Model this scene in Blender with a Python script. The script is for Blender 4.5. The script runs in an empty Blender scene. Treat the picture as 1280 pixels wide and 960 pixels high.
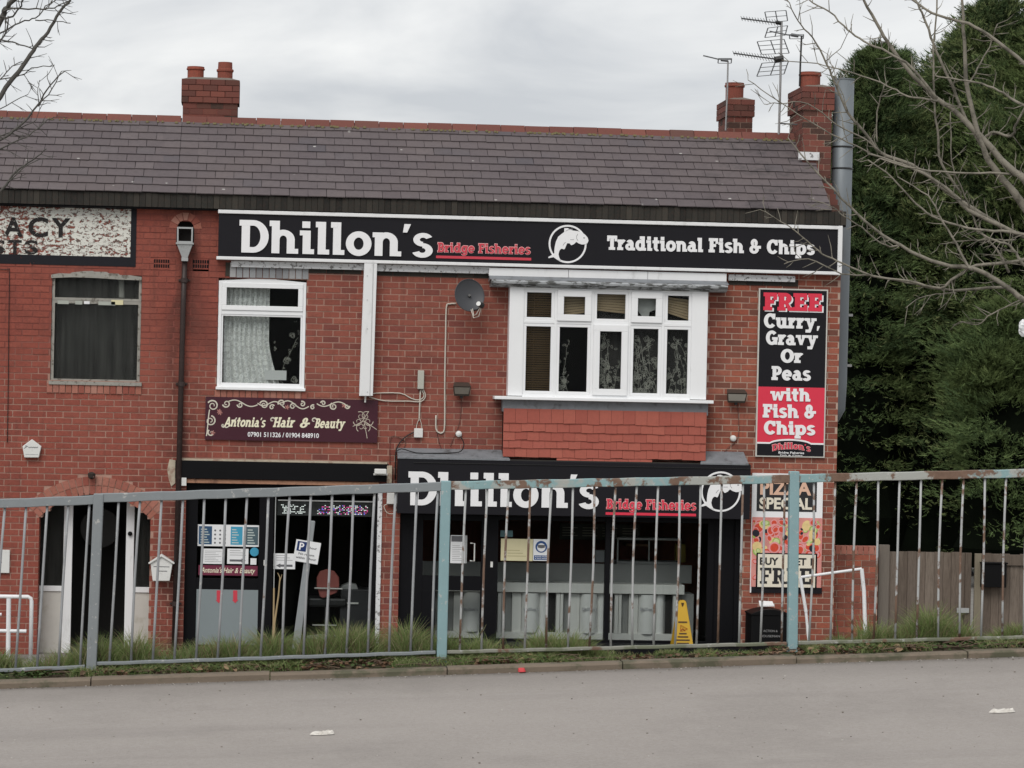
import bpy, math, random
import numpy as np
from mathutils import Vector, Matrix
random.seed(7)
rng = np.random.default_rng(7)
SC = bpy.context.scene
COL = SC.collection
R = math.radians
# ------------------------------------------------------------------ camera
FPX = 3700.0          # a long lens: the street front is almost 40 m away
YAW = 0.0865; DIST = 38.85
CAM = Vector((-DIST * math.tan(YAW), -DIST, 3.65))
ROT = Matrix.Rotation(-YAW, 4, 'Z') @ Matrix.Rotation(R(90), 4, 'X') @ Matrix.Rotation(0.0215, 4, 'Z')
cd = bpy.data.cameras.new('camera'); cam = bpy.data.objects.new('camera', cd); COL.objects.link(cam)
cd.sensor_width = 36; cd.lens = 36 * FPX / 1280; cd.clip_start = 0.05; cd.clip_end = 2000
cam.matrix_world = Matrix.Translation(CAM) @ ROT
SC.camera = cam
# ------------------------------------------------------------------ sky, sun, exposure
SKY_L = 0.64          # overcast sky radiance before exposure
SUN_EL, SUN_AZ = 48, 200
W = bpy.data.worlds.new('World'); SC.world = W; W.use_nodes = True
nt = W.node_tree; nt.nodes.clear()
def wn(t, **k):
    n = nt.nodes.new(t)
    for a, b in k.items(): setattr(n, a, b)
    return n
wo = wn('ShaderNodeOutputWorld'); bg = wn('ShaderNodeBackground'); bg.inputs[1].default_value = 0.1
sky = wn('ShaderNodeTexSky', sky_type='NISHITA', sun_disc=False, sun_elevation=R(SUN_EL), sun_rotation=R(SUN_AZ))
tc = wn('ShaderNodeTexCoord'); mp = wn('ShaderNodeMapping'); mp.inputs['Scale'].default_value = (1.0, 1.0, 3.4)
nz = wn('ShaderNodeTexNoise'); nz.inputs['Scale'].default_value = 7.0; nz.inputs['Detail'].default_value = 6; nz.inputs['Roughness'].default_value = .52
nz.inputs['Distortion'].default_value = .5
cr = wn('ShaderNodeValToRGB')
cr.color_ramp.elements[0].position = .34; cr.color_ramp.elements[0].color = (.70, .72, .755, 1)
cr.color_ramp.elements[1].position = .66; cr.color_ramp.elements[1].color = (1.13, 1.125, 1.11, 1)
mu = wn('ShaderNodeVectorMath', operation='SCALE'); mu.inputs['Scale'].default_value = SKY_L * 10
mx = wn('ShaderNodeMix', data_type='RGBA'); mx.inputs[0].default_value = .93
L = nt.links.new
L(tc.outputs['Generated'], mp.inputs[0]); L(mp.outputs[0], nz.inputs[0]); L(nz.outputs[0], cr.inputs[0]); L(cr.outputs[0], mu.inputs[0])
L(sky.outputs[0], mx.inputs[6]); L(mu.outputs[0], mx.inputs[7]); L(mx.outputs[2], bg.inputs[0]); L(bg.outputs[0], wo.inputs[0])
sl = bpy.data.lights.new('sun', 'SUN'); sl.energy = 1.5; sl.angle = R(38); sl.color = (1, .965, .915)
so = bpy.data.objects.new('sun', sl); COL.objects.link(so)
_el, _az = R(SUN_EL), R(-155)   # light comes from behind and to the left of the camera
sd = Vector((math.sin(_az) * math.cos(_el), math.cos(_az) * math.cos(_el), math.sin(_el)))
so.rotation_euler = sd.to_track_quat('Z', 'Y').to_euler()
SC.view_settings.view_transform = 'Standard'; SC.view_settings.look = 'None'
SC.view_settings.exposure = 0.42; SC.view_settings.gamma = 1.0
SC.cycles.max_bounces = 6; SC.cycles.transparent_max_bounces = 16; SC.cycles.caustics_reflective = False; SC.cycles.caustics_refractive = False

# ------------------------------------------------------------------ helpers
def pix(px, py, Y):
    d = ROT.to_3x3() @ Vector(((px - 640) / FPX, -(py - 480) / FPX, -1))
    t = (Y - CAM.y) / d.y
    return CAM + d * t
def PX(px, py, Y=0.0): return pix(px, py, Y).x
def PZ(px, py, Y=0.0): return pix(px, py, Y).z
def rect(x0, y0, x1, y1, Y=0.0):
    """photo rectangle (corner coordinates averaged along its sides) -> x0,x1,z0,z1 on the plane y=Y"""
    a, b, c, d = pix(x0, y0, Y), pix(x1, y0, Y), pix(x0, y1, Y), pix(x1, y1, Y)
    return (a.x + c.x) / 2, (b.x + d.x) / 2, (c.z + d.z) / 2, (a.z + b.z) / 2
def recm(x0, y0, x1, y1, Y=0.0):
    """same, but y0,y1 are photo rows read at the middle of the rectangle"""
    xm, ym = (x0 + x1) / 2, (y0 + y1) / 2
    return PX(x0, ym, Y), PX(x1, ym, Y), PZ(xm, y1, Y), PZ(xm, y0, Y)

class MB:
    def __init__(s): s.v = []; s.f = []; s.r = []; s.cur = 0.0
    def add(s, vs, fs):
        n = len(s.v); s.v += [tuple(p) for p in vs]; s.r += [s.cur] * len(vs); s.f += [tuple(n + i for i in f) for f in fs]
    def box(s, x0, x1, y0, y1, z0, z1):
        s.add([(x0, y0, z0), (x1, y0, z0), (x1, y1, z0), (x0, y1, z0), (x0, y0, z1), (x1, y0, z1), (x1, y1, z1), (x0, y1, z1)],
              [(0, 3, 2, 1), (4, 5, 6, 7), (0, 1, 5, 4), (1, 2, 6, 5), (2, 3, 7, 6), (3, 0, 4, 7)]); return s
    def quad(s, a, b, c, d): s.add([a, b, c, d], [(0, 1, 2, 3)]); return s
    def prism(s, poly, yf, yb):
        n = len(poly)
        vs = [(x, yf, z) for x, z in poly] + [(x, yb, z) for x, z in poly]
        s.add(vs, [tuple(range(n)), tuple(range(2 * n - 1, n - 1, -1))] + [(i, n + i, n + (i + 1) % n, (i + 1) % n) for i in range(n)]); return s
    def ring(s, cx, cz, rx, rz, tx, tz, a0, a1, yf, yb, n=None, fx=None):
        n = n or max(6, int(abs(a1 - a0) / 14)); fx = fx or (lambda x, z: (x, z))
        vs = []
        for i in range(n + 1):
            a = R(a0 + (a1 - a0) * i / n)
            for (u, w) in ((rx, rz), (rx - tx, rz - tz)):
                x, z = fx(cx + math.cos(a) * u, cz + math.sin(a) * w)
                vs += [(x, yf, z), (x, yb, z)]
        fs = []
        for i in range(n):
            k = 4 * i
            fs += [(k, k + 2, k + 6, k + 4), (k, k + 4, k + 5, k + 1), (k + 2, k + 3, k + 7, k + 6)]
        fs += [(0, 1, 3, 2), (4 * n, 4 * n + 2, 4 * n + 3, 4 * n + 1)]
        s.add(vs, fs); return s
    def tube(s, pts, r, n=8, caps=True):
        pts = [Vector(p) for p in pts]
        rs = r if isinstance(r, (list, tuple)) else [r] * len(pts)
        base = len(s.v); ref = None
        for i, p in enumerate(pts):
            d = (pts[min(i + 1, len(pts) - 1)] - pts[max(i - 1, 0)])
            if d.length < 1e-9: d = Vector((0, 0, 1))
            d.normalize()
            if ref is None: ref = Vector((0, 0, 1)) if abs(d.z) < .9 else Vector((1, 0, 0))
            u = d.cross(ref); u = u.normalized() if u.length > 1e-6 else d.orthogonal().normalized(); w = u.cross(d).normalized(); ref = w
            for k in range(n):
                a = 2 * math.pi * k / n
                s.v.append(tuple(p + u * math.cos(a) * rs[i] + w * math.sin(a) * rs[i])); s.r.append(s.cur)
        for i in range(len(pts) - 1):
            for k in range(n):
                a, b = base + i * n + k, base + i * n + (k + 1) % n
                s.f.append((a, b, b + n, a + n))
        if caps:
            s.f.append(tuple(base + k for k in reversed(range(n)))); s.f.append(tuple(base + (len(pts) - 1) * n + k for k in range(n)))
        return s
    def lathe(s, prof, c, n=20, axis='Z'):
        base = len(s.v); c = Vector(c)
        for r, h in prof:
            for k in range(n):
                a = 2 * math.pi * k / n
                o = Vector((math.cos(a) * r, math.sin(a) * r, h)) if axis == 'Z' else Vector((math.cos(a) * r, h, math.sin(a) * r))
                s.v.append(tuple(c + o)); s.r.append(s.cur)
        for i in range(len(prof) - 1):
            for k in range(n):
                a, b = base + i * n + k, base + i * n + (k + 1) % n
                s.f.append((a, b, b + n, a + n))
        s.f.append(tuple(base + k for k in reversed(range(n)))); s.f.append(tuple(base + (len(prof) - 1) * n + k for k in range(n)))
        return s
    def mesh(s, name, mat=None, smooth=False):
        me = bpy.data.meshes.new(name); me.from_pydata(s.v, [], s.f)
        if mat: me.materials.append(mat)
        at = me.attributes.new('rnd', 'FLOAT', 'POINT'); at.data.foreach_set('value', np.array(s.r, dtype=np.float32))
        if smooth: me.polygons.foreach_set('use_smooth', [True] * len(me.polygons))
        me.update(); return me
    def build(s, name, mat=None, parent=None, smooth=False, bevel=0, **props):
        return link(name, s.mesh(name, mat, smooth), parent, bevel, **props)
def link(name, me, parent=None, bevel=0, **props):
    o = bpy.data.objects.new(name, me); COL.objects.link(o)
    if parent is not None: o.parent = parent
    for k, v in props.items(): o[k] = v
    if bevel:
        m = o.modifiers.new('bevel', 'BEVEL'); m.width = bevel; m.segments = 2; m.limit_method = 'ANGLE'; m.angle_limit = R(40)
    return o
def tag(o, label, cat, group=None):
    o['label'] = label; o['category'] = cat; o['kind'] = 'thing'
    if group: o['group'] = group
    return o
def thing(name, label, cat, group=None, loc=(0, 0, 0)):
    o = bpy.data.objects.new(name, None); COL.objects.link(o); o.location = loc; o.empty_display_size = .2
    return tag(o, label, cat, group)
def bx(x0, x1, y0, y1, z0, z1): return MB().box(x0, x1, y0, y1, z0, z1)

# ------------------------------------------------------------------ materials
class NT:
    def __init__(s, name):
        s.m = bpy.data.materials.new(name); s.m.use_nodes = True; s.t = s.m.node_tree; s.t.nodes.clear()
        s.out = s.n('ShaderNodeOutputMaterial')
    def n(s, t, **k):
        x = s.t.nodes.new(t)
        for a, b in k.items(): setattr(x, a, b)
        return x
    def l(s, a, b): s.t.links.new(a, b)
    def set(s, sock, v):
        if isinstance(v, bpy.types.NodeSocket): s.l(v, sock)
        else: sock.default_value = v
    def pos(s):
        if not hasattr(s, '_p'): s._p = s.n('ShaderNodeNewGeometry').outputs['Position']
        return s._p
    def noise(s, scale, detail=4, rough=.6, vec=None, stretch=None, dist=0):
        v = vec or s.pos()
        if stretch:
            mp = s.n('ShaderNodeMapping'); s.l(v, mp.inputs[0]); mp.inputs['Scale'].default_value = stretch; v = mp.outputs[0]
        x = s.n('ShaderNodeTexNoise'); s.l(v, x.inputs['Vector']); x.inputs['Scale'].default_value = scale
        x.inputs['Detail'].default_value = detail; x.inputs['Roughness'].default_value = rough; x.inputs['Distortion'].default_value = dist
        return x.outputs[0]
    def math(s, op, a, b=0, c=None, clamp=False):
        x = s.n('ShaderNodeMath', operation=op); x.use_clamp = clamp; s.set(x.inputs[0], a); s.set(x.inputs[1], b)
        if c is not None: s.set(x.inputs[2], c)
        return x.outputs[0]
    def step(s, v, a, b, lo=0, hi=1):
        x = s.n('ShaderNodeMapRange'); x.interpolation_type = 'SMOOTHSTEP'
        s.set(x.inputs[0], v); s.set(x.inputs[1], a); s.set(x.inputs[2], b); s.set(x.inputs[3], lo); s.set(x.inputs[4], hi); return x.outputs[0]
    def mix(s, f, a, b, bt='MIX'):
        x = s.n('ShaderNodeMix', data_type='RGBA', blend_type=bt); s.set(x.inputs[0], f)
        for k, v in ((6, a), (7, b)): s.set(x.inputs[k], v if isinstance(v, bpy.types.NodeSocket) else (*v[:3], 1))
        return x.outputs[2]
    def ramp(s, f, els, const=False):
        x = s.n('ShaderNodeValToRGB'); s.l(f, x.inputs[0]); r = x.color_ramp
        if const: r.interpolation = 'CONSTANT'
        while len(r.elements) < len(els): r.elements.new(.5)
        for e, (p, c) in zip(r.elements, els): e.position = p; e.color = (*c[:3], 1)
        return x.outputs[0]
    def rnd(s):
        a = s.n('ShaderNodeAttribute', attribute_name='rnd').outputs['Fac']; o = s.n('ShaderNodeObjectInfo').outputs['Random']
        return s.math('FRACT', s.math('ADD', a, o))
    def bump(s, h, strength=.3, dist=.01):
        x = s.n('ShaderNodeBump'); s.l(h, x.inputs['Height']); x.inputs['Strength'].default_value = strength; x.inputs['Distance'].default_value = dist
        return x.outputs[0]
    def bsdf(s, col, rough=.6, metal=0, spec=.4, normal=None, **k):
        b = s.n('ShaderNodeBsdfPrincipled'); s.set(b.inputs['Base Color'], col if isinstance(col, bpy.types.NodeSocket) else (*col[:3], 1))
        s.set(b.inputs['Roughness'], rough); b.inputs['Metallic'].default_value = metal; b.inputs['Specular IOR Level'].default_value = spec
        if normal is not None: s.l(normal, b.inputs['Normal'])
        for a, v in k.items(): s.set(b.inputs[a], v)
        return b.outputs[0]
    def end(s, sh): s.l(sh, s.out.inputs[0]); return s.m
def mul(c, f): return tuple(min(1, x * f) for x in c)
MATS = {}
def mat(name, col, rough=.6, metal=0, var=.15, vs=5, bump=0, bs=60, dirt=None, spec=.35, stretch=None):
    if name in MATS: return MATS[name]
    t = NT(name)
    c = t.mix(t.noise(vs, 5, .65, stretch=stretch), mul(col, 1 - var), mul(col, 1 + var))
    if dirt:
        dc, ds, lo, hi, amt = dirt
        c = t.mix(t.step(t.noise(ds, 6, .65, stretch=stretch), lo, hi, 0, amt), c, dc)
    nr = t.bump(t.noise(bs, 3), bump, .004) if bump else None
    MATS[name] = t.end(t.bsdf(c, rough, metal, spec, nr)); return MATS[name]

X_FASC_L = PX(272, 300); X_BAY_R = PX(884, 430); X_PIPE = PX(226, 450)
def brick_material():
    t = NT('red_brick'); p = t.pos(); sx = t.n('ShaderNodeSeparateXYZ'); t.l(p, sx.inputs[0]); X, Z = sx.outputs[0], sx.outputs[2]
    r = t.rnd()
    A = t.ramp(r, [(0, (.235, .080, .064)), (.25, (.285, .095, .073)), (.5, (.225, .070, .058)), (.7, (.31, .112, .085)), (.88, (.165, .060, .055)), (1, (.265, .082, .066))])
    B = t.ramp(r, [(0, (.36, .115, .075)), (.25, (.25, .078, .056)), (.42, (.14, .068, .054)), (.6, (.34, .11, .075)), (.75, (.19, .078, .060)), (.9, (.30, .10, .07)), (1, (.40, .155, .11))])
    P = t.ramp(r, [(0, (.265, .074, .057)), (.5, (.305, .090, .070)), (1, (.275, .078, .061))])
    jit = t.noise(1.3, 3)
    fr = t.step(t.math('ADD', X, t.math('MULTIPLY', jit, .3)), X_BAY_R - .1, X_BAY_R + .35)
    fl = t.step(t.math('ADD', X, t.math('MULTIPLY', jit, .5)), X_FASC_L + .2, X_FASC_L + .8, .75, 0)
    c = t.mix(fr, A, B); c = t.mix(fl, c, P)
    c = t.mix(t.step(t.noise(28, 5, .7), .35, .75, 0, .42), c, (.12, .045, .04)); c = t.mix(t.step(t.noise(.7, 4, .6), .42, .66, 0, .22), c, (.33, .14, .11))            # fired speckle
    c = t.mix(t.step(t.noise(2.1, 5, .62), .5, .74, 0, .45), c, (.13, .05, .043))            # soot
    c = t.mix(t.step(t.noise(5.5, 6, .72), .66, .76, 0, .4), c, (.42, .26, .21))             # lime and filler smears
    c = t.mix(t.math('MULTIPLY', t.step(t.noise(4.5, 5, .65, stretch=(2.2, 1, .28)), .5, .72), t.step(t.noise(.9, 3), .4, .6, .15, .55)), c, (.115, .05, .043))   # rain streaks
    c = t.mix(t.step(t.noise(17, 2, .5, stretch=(1, 1, 2.6)), .66, .72, 0, .35), c, (.13, .05, .045))
    pd = t.math('ABSOLUTE', t.math('SUBTRACT', X, X_PIPE + .03))
    st = t.math('MULTIPLY', t.step(pd, .42, .02), t.step(t.noise(3.2, 5, .7, stretch=(1, 1, .45)), .35, .62, 0, .72))
    c = t.mix(st, c, (.06, .032, .030))                                                      # wet staining either side of the rainwater pipe
    c = t.mix(1.0, c, (1.0, .925, .85), 'MULTIPLY'); c = t.mix(t.step(t.noise(1.1, 6, .7), .5, .66, 0, .28), c, (.10, .042, .034))
    n = t.bump(t.noise(90, 5, .7), .5, .006)
    return t.end(t.bsdf(c, .88, 0, .2, n))
BRICK = brick_material()
def mortar_material():
    t = NT('lime_mortar'); sx = t.n('ShaderNodeSeparateXYZ'); t.l(t.pos(), sx.inputs[0]); X, Z = sx.outputs[0], sx.outputs[2]
    c = t.mix(t.noise(7, 5), (.33, .19, .15), (.44, .28, .225))
    fr = t.step(X, X_BAY_R - .1, X_BAY_R + .3)
    c = t.mix(fr, c, (.44, .32, .255))
    up = t.step(t.math('ADD', Z, t.math('MULTIPLY', t.noise(1.4, 4), 1.3)), 3.9, 4.9)
    up = t.math('MULTIPLY', up, t.step(X, X_FASC_L + .1, X_FASC_L + 1.0, 1, 0))
    c = t.mix(t.math('MULTIPLY', up, .9), c, (.20, .055, .045))
    c = t.mix(t.step(t.noise(2.6, 5, .7), .52, .72, 0, .55), c, (.22, .10, .08))
    return t.end(t.bsdf(c, .95, 0, .1, t.bump(t.noise(120, 4), .4, .004)))
MORTAR = mortar_material()
def slate_material():
    t = NT('purple_slate'); r = t.rnd()
    c = t.ramp(r, [(0, (.100, .083, .088)), (.3, (.118, .099, .103)), (.6, (.107, .090, .094)), (.9, (.130, .110, .113)), (1, (.092, .082, .090))])
    c = t.mix(t.step(t.noise(14, 6, .7), .4, .8, 0, .45), c, (.06, .054, .056))
    v = t.n('ShaderNodeTexVoronoi'); t.l(t.pos(), v.inputs['Vector']); v.inputs['Scale'].default_value = 4.2
    sc = t.n('ShaderNodeSeparateColor'); t.l(v.outputs['Color'], sc.inputs[0])
    c = t.mix(t.math('MULTIPLY', t.step(t.math('ADD', v.outputs['Distance'], t.math('MULTIPLY', t.noise(40, 3), .12)), .17, .12), t.step(sc.outputs[0], .70, .72, 0, .8)), c, (.45, .44, .42))
    c = t.mix(t.step(t.noise(.8, 4, .6), .42, .64, 0, .3), c, (.13, .105, .10))
    sx = t.n('ShaderNodeSeparateXYZ'); t.l(t.pos(), sx.inputs[0])
    soot = t.math('MULTIPLY', t.step(sx.outputs[0], 1.9, 3.3), t.step(t.noise(2.6, 5, .7), .46, .66, 0, .55))
    c = t.mix(soot, c, (.035, .033, .035))
    return t.end(t.bsdf(c, .8, 0, .2, t.bump(t.noise(60, 5, .7, stretch=(1, 1, .4)), .35, .004)))
SLATE = slate_material()
def tile_mat(name, cols, spk=.3):
    t = NT(name); r = t.rnd(); c = t.ramp(r, [(i / (len(cols) - 1), k) for i, k in enumerate(cols)])
    c = t.mix(t.step(t.noise(25, 5, .7), .4, .8, 0, spk), c, (.12, .06, .045))
    return t.end(t.bsdf(c, .85, 0, .2, t.bump(t.noise(80, 4), .35, .004)))
CLAY = tile_mat('clay_tile', [(.345, .098, .072), (.375, .112, .082), (.32, .088, .066), (.36, .104, .078)], .25)
RIDGE = tile_mat('ridge_clay', [(.165, .062, .050), (.135, .052, .043), (.19, .072, .057), (.10, .055, .047)], .55)
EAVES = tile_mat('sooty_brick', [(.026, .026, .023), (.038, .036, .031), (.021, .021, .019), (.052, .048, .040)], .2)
POT = tile_mat('terracotta', [(.27, .075, .05), (.17, .06, .048), (.23, .07, .05)], .7)
CHB = tile_mat('chimney_brick', [(.15, .054, .043), (.185, .064, .05), (.10, .044, .037), (.21, .072, .054), (.045, .034, .028), (.17, .06, .047)], .6)
UPVC = mat('white_upvc', (.80, .81, .82), .35, var=.03, vs=3, dirt=((.45, .44, .42), 5, .6, .8, .25))
WHITEP = mat('white_board', (.74, .745, .75), .5, var=.05, vs=4, dirt=((.38, .38, .37), 6, .55, .75, .5), stretch=(1, 1, .35))
FLAKY = mat('flaking_white_paint', (.66, .67, .68), .7, var=.10, vs=8, dirt=((.10, .09, .085), 19, .53, .62, .8), bump=.4)
LEAD = mat('weathered_lead', (.20, .212, .228), .55, .15, var=.3, vs=8, bump=.3, bs=30, dirt=((.07, .07, .072), 7, .5, .72, .7))
SIGNBLK = mat('sign_black', (.0105, .010, .013), .45, var=.12, vs=3, dirt=((.022, .021, .024), 9, .6, .8, .3), spec=.18)
BLACK = mat('black_paint', (.005, .005, .006), .5, var=.2, spec=.12)
SATIN = mat('black_frame', (.005, .005, .0065), .5, var=.15, dirt=((.02, .02, .02), 12, .6, .8, .25), spec=.12)
LETTER = mat('sign_white', (.80, .80, .81), .45, var=.02)
SIGNRED = mat('sign_red', (.66, .035, .07), .45, var=.04)
DULLRED = mat('faded_red', (.56, .05, .075), .5, var=.05)
PINK = mat('letter_pink', (.78, .42, .42), .5, var=.03)
MAROON = mat('maroon', (.052, .010, .020), .4, var=.12, vs=3)
CREAM = mat('cream_print', (.78, .74, .56), .5, var=.06)
TANP = mat('tan_print', (.55, .33, .2), .5, var=.08)
PIPE = mat('pipe_black_brown', (.034, .022, .020), .5, var=.35, vs=14, dirt=((.10, .06, .05), 10, .55, .7, .5))
GREYMET = mat('grey_metal', (.165, .185, .20), .5, .2, var=.12, vs=6, dirt=((.10, .10, .10), 5, .55, .75, .4), stretch=(1, 1, .3))
PALEMET = mat('pale_metal', (.36, .37, .37), .5, .2, var=.12, dirt=((.12, .12, .11), 14, .55, .7, .5))
DISH = mat('dish_grey', (.058, .060, .066), .5, .1, var=.08)
DARKPL = mat('dark_plastic', (.02, .02, .02), .4, var=.2)
CABLE = mat('cable_beige', (.52, .48, .42), .5, var=.1)
CABLEB = mat('cable_black', (.012, .012, .012), .5, var=.1)
CABLER = mat('cable_rust', (.12, .055, .045), .6, var=.1)
BOXW = mat('box_white', (.66, .66, .64), .5, var=.06, dirt=((.35, .33, .3), 15, .55, .75, .4))
BOXG = mat('box_beige', (.42, .42, .37), .5, var=.06)
RENDER = mat('bare_render', (.46, .40, .31), .9, var=.25, vs=12, bump=.6, bs=40, dirt=((.25, .12, .09), 10, .5, .65, .6))
OLDWOOD = mat('weathered_window_wood', (.29, .28, .25), .85, var=.25, vs=12, bump=.5, bs=50, dirt=((.08, .065, .05), 16, .52, .64, .85))
RAWWOOD = mat('raw_timber', (.36, .19, .12), .8, var=.3, vs=14, bump=.3, dirt=((.1, .05, .035), 10, .5, .7, .6))
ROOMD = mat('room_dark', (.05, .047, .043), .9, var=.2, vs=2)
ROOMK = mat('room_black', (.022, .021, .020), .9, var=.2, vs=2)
STEEL = mat('brushed_steel', (.62, .61, .575), .6, 0, var=.12, vs=3, stretch=(14, 1, .3))
STEELD = mat('dull_steel', (.25, .25, .24), .6, 0, var=.15, vs=3)
GREYPANEL = mat('frosted_panel', (.21, .245, .255), .45, var=.05, vs=2)
PAPER = mat('paper_white', (.74, .75, .76), .6, var=.03)
INK = mat('ink_grey', (.12, .12, .13), .6, var=.1)
INKL = mat('ink_light', (.35, .35, .36), .6, var=.1)
BLUE = mat('print_blue', (.05, .30, .46), .5, var=.08)
DBLUE = mat('print_dark_blue', (.03, .08, .16), .5, var=.1)
PBLUE = mat('parking_blue', (.010, .030, .12), .4, var=.05)
OLDPAPER = mat('yellowed_paper', (.62, .57, .36), .7, var=.08, vs=9)
YELLOW = mat('cone_yellow', (.50, .30, .02), .4, var=.07)
REDL = mat('litter_red', (.50, .05, .055), .5, var=.1)
def glass(name, tint=(.9, .92, .92), ior=1.14, film=0.0):
    t = NT(name); tr = t.n('ShaderNodeBsdfTransparent'); tr.inputs[0].default_value = (*tint, 1)
    g = t.n('ShaderNodeBsdfGlossy'); g.inputs['Roughness'].default_value = .03; g.inputs['Color'].default_value = (.8, .82, .85, 1)
    f = t.n('ShaderNodeFresnel'); f.inputs[0].default_value = ior
    m = t.n('ShaderNodeMixShader'); t.l(f.outputs[0], m.inputs[0]); t.l(tr.outputs[0], m.inputs[1]); t.l(g.outputs[0], m.inputs[2]); sh = m.outputs[0]
    if film:
        d = t.n('ShaderNodeBsdfDiffuse'); d.inputs[0].default_value = (.30, .30, .28, 1)
        m2 = t.n('ShaderNodeMixShader'); t.l(t.step(t.noise(5, 5, .6, stretch=(5, 1, .5)), .35, .8, film * .4, film), m2.inputs[0]); t.l(sh, m2.inputs[1]); t.l(d.outputs[0], m2.inputs[2]); sh = m2.outputs[0]
    return t.end(sh)
GLASS = glass('window_glass'); DIRTY = glass('dirty_glass', film=.06, ior=1.14)
def rail_material(name, base, rust_lo, alt=None):
    t = NT(name); c = t.mix(t.noise(9, 5), mul(base, .88), mul(base, 1.12))
    if alt: c = t.mix(t.step(t.noise(3.3, 4, .6), .46, .52), c, alt)
    c = t.mix(t.step(t.noise(26, 5, .7), .60, .66, 0, .8), c, (.44, .44, .42))
    rust = t.mix(t.noise(30, 4), (.085, .050, .036), (.24, .155, .11))
    c = t.mix(t.step(t.noise(4.2, 6, .68), rust_lo, rust_lo + .05), c, rust)
    return t.end(t.bsdf(c, .62, .05, .3, t.bump(t.noise(45, 5), .4, .003)))
RAILG = rail_material('galvanised_rail', (.215, .235, .245), .70)
RAILT = rail_material('teal_rusty_rail', (.23, .355, .365), .50, (.35, .36, .335))
RAILP = rail_material('teal_post_paint', (.225, .345, .365), .66)
BARG = rail_material('galvanised_bar', (.30, .31, .32), .64)
BART = rail_material('rusty_bar', (.40, .41, .41), .50)
BARK = mat('bark_left', (.085, .08, .072), .9, var=.3, vs=12, bump=.4)
BARKR = mat('bark_right', (.235, .215, .175), .9, var=.45, vs=18, bump=1.0, bs=45, dirt=((.085, .078, .062), 9, .45, .62, .8))

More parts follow.
